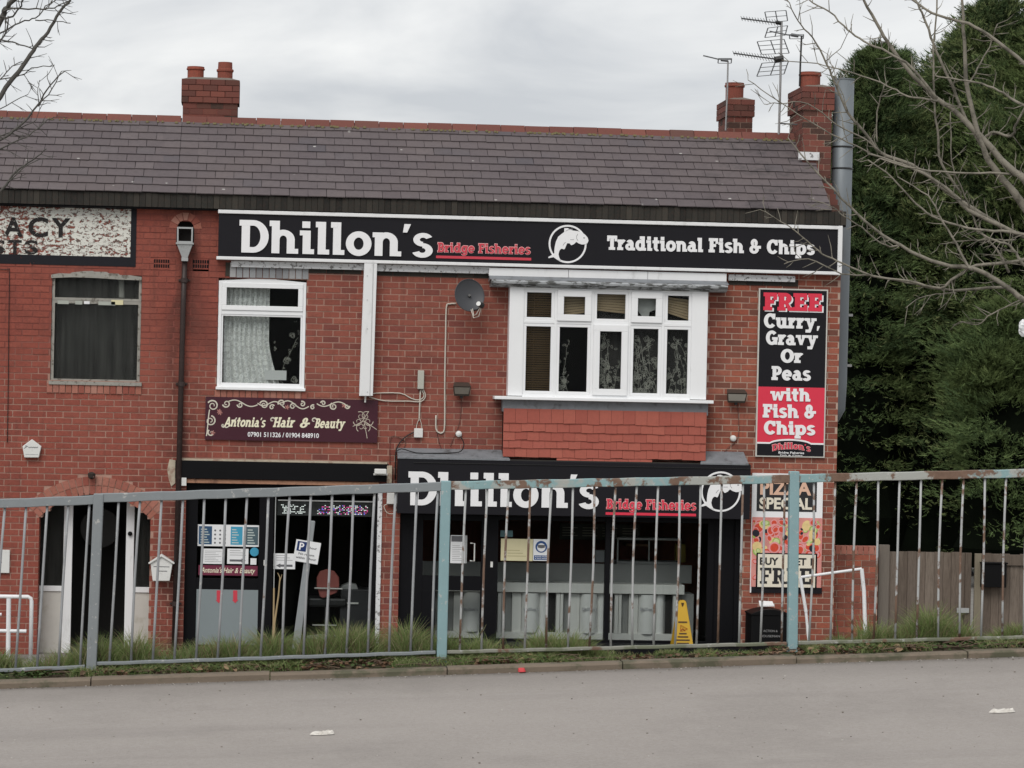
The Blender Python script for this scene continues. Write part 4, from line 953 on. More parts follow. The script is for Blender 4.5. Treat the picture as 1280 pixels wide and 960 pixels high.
for j in range(6):
    for (a, b) in ((.05, .19), (.55, .66), (.80, .92)): m.box(q[0] + a * W_, q[0] + (b - .02 * (j % 3)) * W_, yf - .001, yf - .0002, q[2] + H_ * (.15 + .12 * j), q[2] + H_ * (.20 + .12 * j))
m.build('text_lines', mat('print_pale', (.45, .52, .50), .5), pp)
def lines(parent, r, y, n, mt_, m0=.1, h=.25):
    m = MB(); H = r[3] - r[2]; W2 = r[1] - r[0]
    for j in range(n):
        zz = r[2] + H * (m0 + (1 - 2 * m0) * (j + .5) / n); m.box(r[0] + W2 * .12, r[0] + W2 * (.88 - .13 * ((j * 7) % 3)), y - .0012, y - .0002, zz - H / n * h * .4, zz + H / n * h * .4)
    m.build('text_lines', mt_, parent)
q = recm(252.5, 686, 280, 705, YS); p1_ = poster('paper_notice', 'plain white notice of small print, left one under the wide poster', 'notice', q, YS + .028, PAPER); lines(p1_, q, YS + .025, 7, INKL)
def arrow(parent, r, y, d):
    zc = r[2] + (r[3] - r[2]) * .22; h = (r[3] - r[2]) * .07; w = r[1] - r[0]; a, b = r[0] + .12 * w, r[1] - .12 * w
    s = 1 if d > 0 else -1
    if s < 0: a, b = b, a
    pts = [(a, zc - h), (b - s * w * .2, zc - h), (b - s * w * .2, zc - 2 * h), (b, zc), (b - s * w * .2, zc + 2 * h), (b - s * w * .2, zc + h), (a, zc + h)]
    MB().prism(pts, y - .0012, y - .0002).build('arrow', INK, parent)
q = recm(284, 686, 310.5, 705, YS); p2_ = poster('arrow_notice', 'white notice with a dark arrow pointing right on the salon door', 'notice', q, YS + .028, PAPER); arrow(p2_, q, YS + .025, 1); lines(p2_, (q[0], q[1], q[2] + .09, q[3]), YS + .025, 3, INKL)
q = recm(342, 692, 369, 711.5, YS); p3_ = poster('arrow_notice', 'white notice with a dark arrow pointing left inside the salon window', 'notice', q, YS + .028, PAPER); arrow(p3_, q, YS + .025, -1); lines(p3_, (q[0], q[1], q[2] + .09, q[3]), YS + .025, 3, INKL)
c = pix(318, 690, YS); thing_mesh('round_sticker', 'round turquoise sticker beside the arrow notice on the salon door', 'sticker', MB().lathe([(.058, 0), (.058, -.003)], (c.x, YS + .028, c.z), 24, 'Y'), BLUE)
q = recm(313, 698, 320.5, 706, YS); thing_mesh('small_sticker', 'small square pale sticker below the round turquoise one', 'sticker', bx(q[0], q[1], YS + .025, YS + .028, q[2], q[3]), PAPER)
q = recm(248, 707, 322, 719.5, YS); p4_ = poster('salon_banner', "maroon strip sticker reading Antonia's Hair & Beauty across the salon door", 'banner', q, YS + .028, mat('maroon_strip', (.15, .022, .05), .5))
sans("Antonia's Hair & Beauty", q[0] + .03, q[1] - .03, q[2] + .035, .07, YS + .025, CREAM, parent=p4_, bold=.012, shear=.3)
q = recm(329.5, 700, 333, 707, YS); thing_mesh('door_latch', 'small white lock plate on the black post between salon door and window', 'lock', bx(q[0], q[1], YS - .012, YS - .001, q[2], q[3]), BOXW, bevel=.003)
# led sign
q = recm(346.5, 628, 465, 645, .2)
led = thing('led_sign', 'dark scrolling LED sign with pink and white dots inside the salon window', 'sign'); bx(q[0], q[1], .2, .24, q[2], q[3]).build('case', mat('led_case', (.045, .045, .045), .5), led)
def emis(name, c, s):
    t = NT(name); e = t.n('ShaderNodeEmission'); e.inputs[0].default_value = (*c, 1); e.inputs[1].default_value = s; return t.end(e.outputs[0])
EM = [emis('led_white', (.9, .95, .9), .9), emis('led_pink', (1, .12, .4), .8), emis('led_blue', (.3, .25, 1), .8)]
ms = [MB(), MB(), MB()]; Hq = q[3] - q[2]; Wq = q[1] - q[0]; rd = random.Random(5)
for k in range(60):
    if 16 < k < 25: continue
    for j in range(7):
        if rd.random() < (.62 if j in (0, 1, 5, 3) else .3):
            i_ = 0 if (k < 25 or rd.random() < .5) else rd.choice((1, 1, 2)); x = q[0] + Wq * (.04 + .92 * k / 60); z = q[2] + Hq * (.14 + .1 * j); ms[i_].box(x, x + .014, .196, .199, z, z + .010)
for m_, e_ in zip(ms, EM): m_.build('led_dots', e_, led)
# styling chair and worktop inside the salon
ch = thing('salon_chair', 'pink backed swivel styling chair on a chrome base inside the salon window', 'chair', loc=(0, 0, 0))
Yc = .9; c = pix(408, 740, Yc); PKC = mat('chair_pink', (.34, .10, .085), .6, var=.1)
P = lambda u, v: (PX(u, v, Yc), PZ(u, v, Yc))
MB().prism([P(*a) for a in ((396, 722), (400, 714), (409, 711.5), (418, 714), (424, 722), (424, 735), (396, 735))][::-1], Yc, Yc + .07).build('backrest', PKC, ch, bevel=.012)
MB().prism([P(*a) for a in ((397, 736), (423, 736), (421, 741), (404, 748), (400, 746))][::-1], Yc + .01, Yc + .06).build('lower_backrest', PKC, ch, bevel=.01)
a, b = P(393, 735), P(428, 736); MB().tube([(a[0], Yc - .02, a[1]), (b[0], Yc - .02, b[1])], .011).build('armrest', STEEL, ch)
a = P(410, 748); bx(a[0] - .26, a[0] + .26, Yc + .05, Yc + .5, a[1] - .12, a[1]).build('seat', DARKPL, ch, bevel=.03)
MB().tube([(a[0], Yc + .28, a[1] - .12), (a[0], Yc + .28, .2)], .03, 12).build('column', STEEL, ch); b = P(407, 797)
MB().lathe([(.27, 0), (.27, .02), (.05, .05)], (a[0], Yc + .28, .17), 24).build('base', STEEL, ch)
MB().tube([(a[0] - .2, Yc, a[1] - .36), (a[0] + .12, Yc, a[1] - .36)], .009).build('footrest', STEEL, ch)
wt = thing('salon_worktop', 'dark drawer unit with a pale towel on top inside the salon at the right', 'worktop')
q = recm(425, 737, 463, 800, 1.0); bx(q[0], q[1] + .1, 1.0, 1.5, .17, q[3]).build('cabinet', mat('cabinet_dark', (.035, .035, .037), .5), wt, bevel=.01)
q2 = recm(431, 753, 448, 755, .98); bx(q2[0], q2[1], .975, .995, q2[2], q2[3]).build('handle', STEEL, wt)
q2 = recm(424, 729, 448, 736.5, 1.1); m = MB(); m.prism([(q2[0], q2[2]), (q2[1], q2[2]), (q2[1] - .03, q2[3] - .01), (q2[0] + .12, q2[3]), (q2[0] + .03, q2[3] - .04)], 1.05, 1.3)
thing_mesh('folded_towel', 'pale folded towel lying on the dark salon drawer unit', 'towel', m, mat('towel', (.36, .36, .35), .9), bevel=.01)
bx(x0 + .1, x1, .3, 3, .02, .17).build('shop_floor', ROOMD, sal)

# ------------------------------------------------------------------ chip shop front
chp = bpy.data.objects.new('chip_shop_front', None); COL.objects.link(chp); chp.parent = B2
x0, x1, z0, z1 = O_CHP; YS = .06
F = lambda a: PX(a, 720, YS)
zTop = z1
m = MB(); m.box(x0, F(528), YS, YS + .08, 0, zTop); m.box(F(601), F(622), YS, YS + .08, 0, zTop); m.box(F(528), F(601), YS, YS + .08, PZ(565, 738, YS), PZ(565, 720, YS)); m.box(F(528), F(545), YS + .001, YS + .08, 0, PZ(565, 738, YS))
m.box(F(528), F(601), YS, YS + .08, zTop - .08, zTop); m.box(F(528), F(601), YS, YS + .08, 0, .16); m.box(F(622), F(884), YS + .002, YS + .08, 0, PZ(750, 800, YS)); m.box(F(622), F(884), YS + .002, YS + .08, zTop - .06, zTop)
m.box(F(756), F(762), YS - .01, YS + .09, 0, zTop - .0005); m.box(F(884), F(892), YS, YS + .08, 0, zTop); m.box(F(918), x1, YS, YS + .08, 0, zTop)
m.build('shop_frame', SATIN, chp, bevel=.003)
bx(F(530), F(601), YS + .03, YS + .036, PZ(565, 720, YS), zTop - .08).build('pane', GLASS, chp)
bx(F(545), F(601), YS + .03, YS + .036, .16, PZ(565, 738, YS)).build('pane', GLASS, chp)
bx(F(622), F(757), YS + .03, YS + .036, PZ(690, 800, YS), zTop - .06).build('pane', GLASS, chp)
bx(F(761), F(884), YS + .03, YS + .036, PZ(800, 800, YS), zTop - .06).build('pane', GLASS, chp)
bx(F(892), F(918), YS + .04, YS + .05, 0, zTop).build('side_door', SATIN, chp)
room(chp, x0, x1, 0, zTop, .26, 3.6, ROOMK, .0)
bx(x0, x1, .262, 3.8, .02, .1).build('shop_floor', ROOMD, chp)
a = PX(588, 690, YS); MB().tube([(a, YS, PZ(588, 679, YS)), (a + .05, YS - .05, PZ(588, 679, YS)), (a + .05, YS - .05, PZ(588, 701, YS)), (a, YS, PZ(588, 701, YS))], .009, 8).build('door_handle', STEEL, chp)
q = recm(613, 702, 616, 709, YS); bx(q[0], q[1], YS - .008, YS, q[2], q[3]).build('lock_plate', BOXW, chp)
bx(x0, x1, -.62, .055, .0, .258).build('door_step', SATIN, chp)
# counter range with steel panels
YC = .5
ctr = thing('serving_counter', 'long grey steel serving counter with upright panels behind the chip shop window', 'counter')
cx0, cx1 = PX(540, 750, YC), PX(868, 750, YC)
def cz(v): return PZ(720, v, YC)
bx(cx0 - .3, cx1, YC + .3, YC + .34, cz(729), cz(706)).build('glass_upstand', STEELD, ctr)
bx(cx0 - .3, PX(855, 730, YC), YC - .06, YC + .5, cz(741), cz(729)).build('counter_top', STEEL, ctr, bevel=.006)
bx(cx0 - .3, cx1, YC + .06, YC + .5, .1, cz(741)).build('carcass', STEELD, ctr)
bx(cx0 - .3, PX(855, 730, YC), YC - .03, YC + .1, cz(799), cz(791)).build('plinth_rail', STEEL, ctr)
CYL = mat('satin_column', (.66, .655, .63), .38, .0, var=.06, vs=3, spec=.6)
for cx in (591, 664, 737, 810):
    for u0, u1, yo, mm_ in ((-37, -33, -.03, STEEL), (-33, -24, .05, STEELD), (-24, -12, .01, STEEL), (22, 31, .05, ROOMK), (31, 36, -.03, STEEL)):  # near-black recessed strip paints in the shadow between the upright panels
        a, b = PX(cx + u0, 765, YC), PX(cx + u1 - .5, 765, YC)
        if b < PX(858, 765, YC): bx(a, b, YC + yo, YC + .07, cz(791), cz(742)).build('panel', mm_, ctr, bevel=.004)
    for u, r_ in ((-1, .125), (15, .06)): a = PX(cx + u, 765, YC); MB().tube([(a, YC + .06, cz(791)), (a, YC + .06, cz(742))], r_, 24, False).build('column', CYL, ctr, smooth=True)
for cx in (588, 664, 737, 809): a = PX(cx - 10, 761, YC); b = PX(cx + 9, 761, YC); slab("Dhillon's", a, b, PZ(cx, 763, YC), .04, YC - .066, INKL, parent=ctr, th=.002)
for (u0, v0, u1, v1, mm_, nm, lb, ct, yy) in ((783, 680, 812, 683, RAWWOOD, 'shelf', 'short bare wooden shelf deep inside the chip shop', 'shelf', 1.9), (744, 688, 757, 703, INKL, 'carton', 'dim grey carton standing on the counter behind the window bar', 'carton', 1.1), (845, 680, 857, 703, mat('yellow_card', (.22, .16, .02), .6), 'price_card', 'dim yellow card at the right end inside the chip shop', 'card', 1.2)):
    q = recm(u0, v0, u1, v1, yy); thing_mesh(nm, lb, ct, bx(q[0], q[1], yy, yy + .15, q[2], q[3]), mm_, bevel=.006)
mb_ = thing('menu_board', 'dim dark menu board high on the back wall inside the chip shop', 'menu board'); q = recm(700, 655, 800, 675, 2.6); bx(q[0], q[1], 2.6, 2.64, q[2], q[3]).build('board', mat('menu_dim', (.09, .085, .07), .6), mb_)
for k in range(4): lines(mb_, (q[0] + (q[1] - q[0]) * k / 4, q[0] + (q[1] - q[0]) * (k + 1) / 4, q[2] + .02, q[3] - .02), 2.6, 4, mat('menu_text', (.4, .38, .3), .6))
hf = thing('heated_cabinet', 'dim steel and glass food cabinet standing on the chip shop counter', 'food cabinet'); q = recm(770, 672, 850, 706, .95)
bx(q[0], q[1], .85, 1.2, q[3] - .03, q[3]).build('top', STEELD, hf, bevel=.004); bx(q[0], q[1], .85, 1.2, q[2] - .01, q[2] + .05).build('tray', STEELD, hf, bevel=.004)
for u in (q[0], (q[0] + q[1]) / 2 - .01, q[1] - .02): bx(u, u + .02, .85, .87, q[2] + .05, q[3] - .03).build('upright', STEELD, hf)
# wet floor sign
YW = -.25
wf = thing('wet_floor_sign', 'yellow folding wet floor sign standing at the chip shop window', 'sign')
def P(u, v): return (PX(u, v, YW), PZ(u, v, YW))
m = MB(); bz = .0
tl, tr_ = P(848.5, 750), P(857, 750); bl, br = P(840, 808), P(864.5, 808); zz0 = 0.10
for s in (-1, 1):
    yt, yb = YW + .02 * s, YW + .16 * s
    m.add([(bl[0], yb, .26), (br[0], yb, .26), (tr_[0] + .005, yt, tl[1] - .02), (tr_[0] - .02, yt, tl[1]), (tl[0] + .02, yt, tl[1]), (tl[0] - .005, yt, tl[1] - .02),
           (bl[0], yb - .012 * s, .26), (br[0], yb - .012 * s, .26), (tr_[0] + .005, yt - .012 * s, tl[1] - .02), (tr_[0] - .02, yt - .012 * s, tl[1]), (tl[0] + .02, yt - .012 * s, tl[1]), (tl[0] - .005, yt - .012 * s, tl[1] - .02)],
          [(0, 1, 2, 3, 4, 5), (11, 10, 9, 8, 7, 6)] + [(k, 6 + k, 6 + (k + 1) % 6, (k + 1) % 6) for k in range(6)])
m.build('panels', YELLOW, wf)
DK = mat('sign_ink', (.07, .035, .01), .6); DR = mat('sign_ink_red', (.35, .06, .01), .6)
def wy(z): return YW - .022 - .14 * (tl[1] - z) / (tl[1] - .26)
m = MB(); cx = (tl[0] + tr_[0]) / 2
for v, w in ((777, .06), (791, .05), (795, .07), (799, .09), (803, .08)):
    z = PZ(852, v, YW); m.add([(cx - w, wy(z) - .004, z - .008), (cx + w, wy(z) - .004, z - .008), (cx + w, wy(z + .02) - .004, z + .010), (cx - w, wy(z + .02) - .004, z + .010)], [(0, 1, 2, 3)])
z = PZ(852, 756, YW); m.add([(cx - .02, wy(z) - .004, z + .03), (cx + .02, wy(z) - .004, z + .03), (cx + .006, wy(z) - .003, z - .02), (cx - .006, wy(z) - .003, z - .02)], [(3, 2, 1, 0)])
m.build('printed_lines', DK, wf)
m = MB(); z = PZ(852, 785, YW); yy = wy(z) - .006
m.ring(cx, z, .065, .06, .012, .012, 0, 360, yy, yy + .002, 3); m.tube([(cx - .03, yy, z - .03), (cx, yy, z + .005), (cx + .03, yy, z - .03)], .006, 6); m.build('warning_triangle', DR, wf)
# posters on chip shop glass
YG = YS + .028
q = recm(563, 669, 582, 704, YG); p = poster('menu_notice', 'tall white menu notice with dark heading on the chip shop door', 'notice', q, YG, PAPER)
lines(p, (q[0], q[1], q[2], q[3] - .1), YG - .003, 9, INKL); bx(q[0] + .01, q[1] - .02, YG - .0045, YG - .0032, q[3] - .085, q[3] - .01).build('heading', INK, p)
bx(q[1] - .01, q[1] + .018, YG - .01, YG, q[2], q[3]).build('edge_strip', PALEMET, p)
q = recm(626, 673.5, 666, 701, YG); p = poster('yellowed_sheet', 'yellowed blank looking sheet taped in the chip shop window', 'sheet', q, YG, OLDPAPER); lines(p, (q[0] + .05, q[1] - .05, q[2] + .03, q[3] - .12), YG - .003, 3, mat('faint_ink', (.42, .38, .22), .7))
q = recm(666.5, 674, 686.5, 701, YG - .004); p = poster('face_mask_sign', 'white notice with a blue round face covering symbol beside the yellowed sheet', 'notice', q, YG - .004, PAPER)
c = ((q[0] + q[1]) / 2, q[3] - .1); y_ = YG - .0075
MB().lathe([(.078, 0), (.078, -.0015)], (c[0], y_, c[1]), 28, 'Y').build('blue_disc', mat('mask_blue', (.02, .07, .22), .5), p)
MB().lathe([(.055, 0), (.055, -.001)], (c[0], y_ - .0018, c[1] - .008), 24, 'Y').build('face', PAPER, p)
m = MB(); m.prism([(c[0] - .05, c[1] + .025), (c[0] + .05, c[1] + .025), (c[0] + .045, c[1] - .012), (c[0], c[1] - .02), (c[0] - .045, c[1] - .012)][::-1], y_ - .004, y_ - .003); m.build('mask_shape', INK, p)
bx(q[0] + .012, q[1] - .012, y_ - .001, y_ + .0005, q[2] + .012, q[2] + .072).build('blue_band', mat('mask_blue', (.02, .07, .22), .5), p)
sans('PLEASE WEAR', q[0] + .025, q[1] - .025, q[2] + .047, .016, y_ - .0012, PAPER, parent=p); sans('A FACE MASK', q[0] + .025, q[1] - .025, q[2] + .022, .016, y_ - .0012, PAPER, parent=p)
q = recm(625.5, 663, 641, 671, YG); thing_mesh('teal_sticker', 'small dull teal sticker above the yellowed sheet in the chip shop window', 'sticker', bx(q[0], q[1], YG - .003, YG, q[2], q[3]), mat('dull_teal', (.06, .12, .13), .5))

# ------------------------------------------------------------------ signs
FY = -.13
q = rect(272, 266, 1052, 341, FY); q = (PX(273, 295, FY), PX(1052, 312, FY), PZ(660, 334, FY), PZ(660, 272.5, FY))
sg = thing('fascia_sign', "long black Dhillon's fascia board with white trim under the eaves", 'sign')
bx(q[0], q[1], FY, -.004, q[2] + .03, q[3] - .03).build('board', SIGNBLK, sg)
m = MB(); m.box(q[0] - .01, q[1], FY - .025, -.003, q[3] - .045, q[3] + .003); m.box(q[0] - .02, q[1], FY - .025, -.003, q[2], q[2] + .042)
m.box(q[1] - .055, q[1] + .005, FY - .028, -.002, q[2] - .002, q[3] + .005); m.build('white_trim', WHITEP, sg, bevel=.006)
def FX(px, py=300): return PX(px, py, FY)
def FZ(px, py): return PZ(px, py, FY)
slab("Dhillon's", FX(299), FX(541.5), FZ(420, 318.5), (316.5 - 276) / 95.5 * 1.0, FY, LETTER, parent=sg, th=.02, gap=.02)
def bridge_fish(a, b, base, cap, ul0, ul1, vu, Y, par, cb, cf, cl):
    z = PZ((a + b) / 2, base, Y)
    slab('Bridge Fisheries', PX(a, base, Y), PX(b, base, Y), z, cap, Y, cf, 'lettering_edge', par, th=.004, grow=.045)
    slab('Bridge Fisheries', PX(a, base, Y), PX(b, base, Y), z, cap, Y - .0075, cb, 'lettering', par, th=.003, grow=-.012)
    zc = PZ((ul0 + ul1) / 2, vu, Y); bx(PX(ul0, vu, Y), PX(ul1, vu, Y), Y - .006, Y, zc - .017, zc + .017).build('underline', cl, par)
bridge_fish(547, 663, 316.5, .125, 545, 664, 322.5, FY, sg, DULLRED, PINK, DULLRED)
slab('Traditional Fish & Chips', FX(759, 310), FX(1018, 310), FZ(888, 315), .178, FY, LETTER, parent=sg, th=.012, gap=.05, grow=.028)
def fish_logo(cx, cy, r, Y, par):
    """ring with a leaping fish breaking out of it"""
    c = pix(cx, cy, Y); k = r / 24.0
    MB().ring(c.x, c.z, r * (DIST + Y) / FPX, r * (DIST + Y) / FPX, .024, .024, 0, 360, Y - .004, Y, 48).build('ring', LETTER, par)
    out = [(-4.7, 19.7), (-.7, 20), (6.4, 17), (12, 16.6), (17.9, 14.9), (22, 12), (25, 8.7), (26.2, 5.1), (25.6, 3), (24.5, 1.2), (21, 0), (17.9, -.2), (14, 1), (10.8, 2.9), (8, 0), (4.6, -1.5), (3.6, -.6), (2.4, .9), (-.7, .9), (-1.6, -1.5), (-2.5, -3.7), (-3.2, -5.5), (-4.2, -7), (-6, -6.4), (-8.2, -6.2), (-10.4, -9), (-11.3, -13.5), (-10.4, -17), (-8.2, -20.8), (-13, -20), (-17.5, -17), (-20, -17.6), (-23.7, -18.5), (-24.2, -17), (-20.2, -14.6), (-16.6, -12.1), (-16.6, -8), (-16.2, -3.7), (-14.9, 2.5), (-12.2, 8.7), (-8.5, 12), (-4.7, 14.9)]
    s = (DIST + Y) / FPX * k
    o = MB().prism([(c.x + u * s, c.z + v * s) for u, v in out], Y - .010, Y - .0045).build('fish', LETTER, par)
    m = MB(); d = Y - .0115
    def ln(pts):
        for (a, b), (e, f) in zip(pts[:-1], pts[1:]):
            L_ = math.hypot(e - a, f - b); nx, nz2 = -(f - b) / L_ * .35, (e - a) / L_ * .35
            m.quad(*[(c.x + u * s, d, c.z + v * s) for u, v in ((a - nx, b - nz2), (e - nx, f - nz2), (e + nx, f + nz2), (a + nx, b + nz2))])
    ln([(12.5, 13), (11, 10), (11.2, 7), (13, 4.5)]); ln([(-3, 16), (1, 18.3), (6, 18.8)]); ln([(3, 5.5), (8, 5.6)]); ln([(-6, -2), (-4, 1), (-2.5, 2)])
    m.quad(*[(c.x + u * s, d, c.z + v * s) for u, v in ((19.5, 7.4), (21.5, 7.4), (21.5, 9), (19.5, 9))]); m.build('fish_lines', INKL, par)
fish_logo(709.5, 305, 24, FY, sg)
# lower fascia
LY = -.26
lf = thing('shop_fascia_sign', "lower black Dhillon's fascia board over the chip shop window behind the railing", 'sign')
q = (PX(497, 610, LY), PX(938, 612, LY), PZ(717, 645.5, LY), PZ(717, 577, LY))
bx(q[0], q[1], LY, -.004, q[2], q[3]).build('board', SIGNBLK, lf, bevel=.005)
bx(q[0] + .2, q[1] - .005, LY - .012, LY - .001, q[3] - .055, q[3] - .048).build('bead', DARKPL, lf)
slab("Dhillon's", PX(510, 620, LY), PX(749, 620, LY), PZ(630, 633.5, LY), .44, LY, LETTER, parent=lf, th=.012, gap=.02)
bridge_fish(758, 870, 637, .13, 757, 870, 642.8, LY, lf, SIGNRED, PINK, SIGNRED)
fish_logo(901, 614.5, 25.5, LY, lf)
m = MB(); a, b = PX(497, 570, LY), PX(628, 570, LY); zt_, zb_ = PZ(560, 561, -.02), q[3] + .006
m.add([(a, -.004, zt_), (b, -.004, zt_), (b + .1, LY - .01, zb_ + .01), (a, LY - .01, zb_ + .01), (a, LY - .01, zb_ - .01), (b + .1, LY - .01, zb_ - .01)], [(3, 2, 1, 0), (4, 5, 2, 3)])
m.build('lead_flashing', LEAD, lf); m = MB()
a, b = PX(885, 570, LY), PX(936, 570, LY); zt2 = PZ(910, 564.5, -.02)
m.add([(a, -.004, zt2), (b - .03, -.004, zt2), (b, LY - .01, zb_ + .01), (a - .1, LY - .01, zb_ + .01), (a - .1, LY - .01, zb_ - .01), (b, LY - .01, zb_ - .01)], [(3, 2, 1, 0), (4, 5, 2, 3)])
m.build('lead_flashing', LEAD, lf)
bx(q[0] + .01, q[1] - .01, LY + .01, -.01, q[3], q[3] + .012).build('top_board', EAVES, lf)
# antonia sign
AY = -.03
q = rect(256.5, 498, 472, 551.5, AY)
an = thing('salon_sign', "maroon Antonia's Hair & Beauty sign with cream scrollwork below the left window", 'sign')
bx(q[0], q[1], AY, -.006, q[2], q[3]).build('board', MAROON, an)
A = lambda u, v: (PX(u, v, AY), PZ(u, v, AY))
def antx(u0, u1, s, vb, cap): slab(s, A(u0, vb)[0], A(u1, vb)[0], A((u0 + u1) / 2, vb)[1], cap, AY, CREAM, parent=an, th=.003, shear=.3, gap=.02, grow=.012)
antx(280, 331, "Antonia's", 533.4, .122); antx(341, 367, 'Hair', 534, .128); antx(374, 386, '&', 534.5, .125); antx(393, 430, 'Beauty', 535, .122)
def stroke(m, pts, w, y):
    for i, ((a, b), (e, f)) in enumerate(zip(pts[:-1], pts[1:])):
        L_ = math.hypot(e - a, f - b) + 1e-9; ww = w if not isinstance(w, (list, tuple)) else w[i]; nx, nz2 = -(f - b) / L_ * ww, (e - a) / L_ * ww
        yy = y - (len(m.f) % 15) * .0001; m.quad((a - nx, yy, b - nz2), (e - nx, yy, f - nz2), (e + nx, yy, f + nz2), (a + nx, yy, b + nz2))
sw = MB()
def spiral(u, v, r, a0, turns, s=1, w=.0085):
    pts = []
    n = int(14 * turns)
    for i in range(n + 1):
        t_ = i / n; rr = r * (1 - .78 * t_); a = a0 + s * turns * 2 * math.pi * t_; p = A(u + rr * math.cos(a), v - rr * math.sin(a)); pts.append(p)
    stroke(sw, pts, [w * (1.1 - .5 * i / n) for i in range(n)], AY - .002)
def wave(p0, p1, amp, ph, n=14, w=.007):
    pts = [A(p0[0] + (p1[0] - p0[0]) * i / n, p0[1] + (p1[1] - p0[1]) * i / n - amp * math.sin(ph + math.pi * 2 * i / n)) for i in range(n + 1)]; stroke(sw, pts, w, AY - .002)
for (u, v, r_, a0, tn, s) in ((266, 507, 7, 2.6, 1.5, -1), (263, 526, 6.5, 1.4, 1.5, -1), (283, 504.5, 5, 3.4, 1.3, 1), (300, 506, 3.6, 3.1, 1.2, 1), (330, 506, 5.5, 2.8, 1.4, -1), (340, 509, 3.5, .5, 1.2, 1), (352, 504, 4.5, 3.5, 1.3, -1), (366, 508, 4.2, 0, 1.3, 1), (378, 505, 3.6, 2, 1.2, -1), (391, 509, 3.2, 1, 1.2, 1), (404, 504, 3.2, 3, 1.2, -1), (417, 508, 4.6, 2, 1.4, 1), (434, 508, 3.2, .2, 1.2, -1), (264, 541, 4.5, 2.2, 1.1, 1)):
    spiral(u, v, r_, a0, tn, s)
wave((285, 502), (322, 506), 3, 0); wave((322, 502), (356, 508), -4, .5); wave((352, 504), (386, 508), 4, 0); wave((396, 503), (437, 508), -4, .4); wave((262, 512), (258, 545), 2, 0)
stroke(sw, [A(279, 532), A(283, 534.5), A(289, 531), A(296, 522)], .008, AY - .0025); spiral(340.5, 525, 3.6, .3, .8, 1, .009); spiral(392.5, 525.5, 3.6, .3, .8, 1, .009); spiral(279, 531.5, 2.6, 5.2, .7, -1, .009)
sw.build('scrollwork', mat('scroll_cream', (.60, .56, .47), .5), an)
sw = MB()
for a0 in range(6): spiral(454 + 6.5 * math.cos(a0 * 1.05), 527 - 8 * math.sin(a0 * 1.05), 6, a0 * 1.05, 1.1, 1 if a0 % 2 else -1, .0045)
stroke(sw, [A(441, 533), A(455, 526), A(471, 537)], .004, AY - .002); stroke(sw, [A(455, 526), A(459, 548)], .004, AY - .002); stroke(sw, [A(452, 528), A(461, 514)], .004, AY - .002)
sw.build('butterfly_scroll', mat('scroll_tan', (.50, .44, .36), .5), an)
sw = MB()
for (u, v) in ((274, 514), (266, 541), (359, 509), (430, 507), (275, 516)):
    for k in range(5): stroke(sw, [A(u, v), A(u + 3 * math.cos(k * 1.26), v - 3 * math.sin(k * 1.26))], .007, AY - .0028)
sw.build('flower', mat('flower_pink', (.38, .17, .15), .5), an)
a, b = A(309.5, 547), A(398.5, 547)
sans('07901 511326 / 01904 848910', a[0], b[0], (a[1] + b[1]) / 2 + .005, .062, AY - .0005, LETTER, parent=an, bold=.018)
# FREE curry sign
RYD = -.04
q = rect(945, 361, 1036, 571.5, RYD); q = (PX(946.5, 466, RYD), PX(1033, 466, RYD), PZ(990, 571.5, RYD), PZ(990, 361, RYD))
fr = thing('free_curry_sign', 'tall black and red sign reading FREE Curry, Gravy Or Peas with Fish & Chips', 'sign')
bx(q[0], q[1], RYD, -.006, q[2], q[3]).build('board', mat('board_edge', (.55, .54, .5), .5), fr)
b_ = .018
G = lambda u, v: (PX(u, v, RYD), PZ(u, v, RYD))
zm = G(990, 484)[1]; zb = G(990, 552)[1]
bx(q[0] + b_, q[1] - b_, RYD - .003, RYD - .0002, zm, q[3] - b_).build('black_panel', SIGNBLK, fr)
bx(q[0] + b_, q[1] - b_, RYD - .0035, RYD - .0002, zb - .1, zm - .0003).build('red_panel', SIGNRED, fr)
def hump(ofs, y, mt_, nm):
    n = 18; cx = (q[0] + q[1]) / 2; hw = (q[1] - q[0]) / 2 - b_; pts = [(cx - hw, q[2] + b_), (cx + hw, q[2] + b_), (cx + hw, zb - .035 + ofs)]
    for i in range(n + 1): t_ = 1 - 2 * i / n; pts.append((cx + hw * .62 * t_, zb - .035 + ofs + .065 * math.sqrt(max(0, 1 - t_ * t_ * .93))-.065*math.sqrt(.07)))
    pts.append((cx - hw, zb - .035 + ofs)); MB().prism(pts, y - .001, y).build(nm, mt_, fr)
hump(.022, RYD - .0038, LETTER, 'white_curve'); hump(0, RYD - .005, SIGNBLK, 'black_foot')
def ft(s, u0, u1, vb, vc, mt_=LETTER, y=RYD - .0036, th=.008, **k):
    k.setdefault('grow', .03); k.setdefault('gap', .05)
    mid = (u0 + u1) / 2; z = G(mid, vb)[1]; slab(s, G(u0, vb)[0], G(u1, vb)[0], z, G(mid, vc)[1] - z, y, mt_, parent=fr, th=th, **k)
ft('FREE', 956.5, 1029.5, 389.5, 369, LETTER, th=.004); ft('FREE', 954.5, 1027.5, 388, 367, SIGNRED, y=RYD - .0105, th=.003)
ft('Curry,', 955, 1025, 410, 393); ft('Gravy', 957.5, 1021.5, 431, 414.5); ft('Or', 976, 1003, 453, 437); ft('Peas', 964.5, 1013, 475, 458.5)
ft('with', 963, 1012.5, 501, 485.5); ft('Fish &', 953.5, 1020, 522, 506); ft('Chips', 955, 1018.5, 543, 527)
ca = G(989, 564)
def arcf(x, z): 
    u = (x - ca[0]) / .26; return (x, z - .035 * u * u)
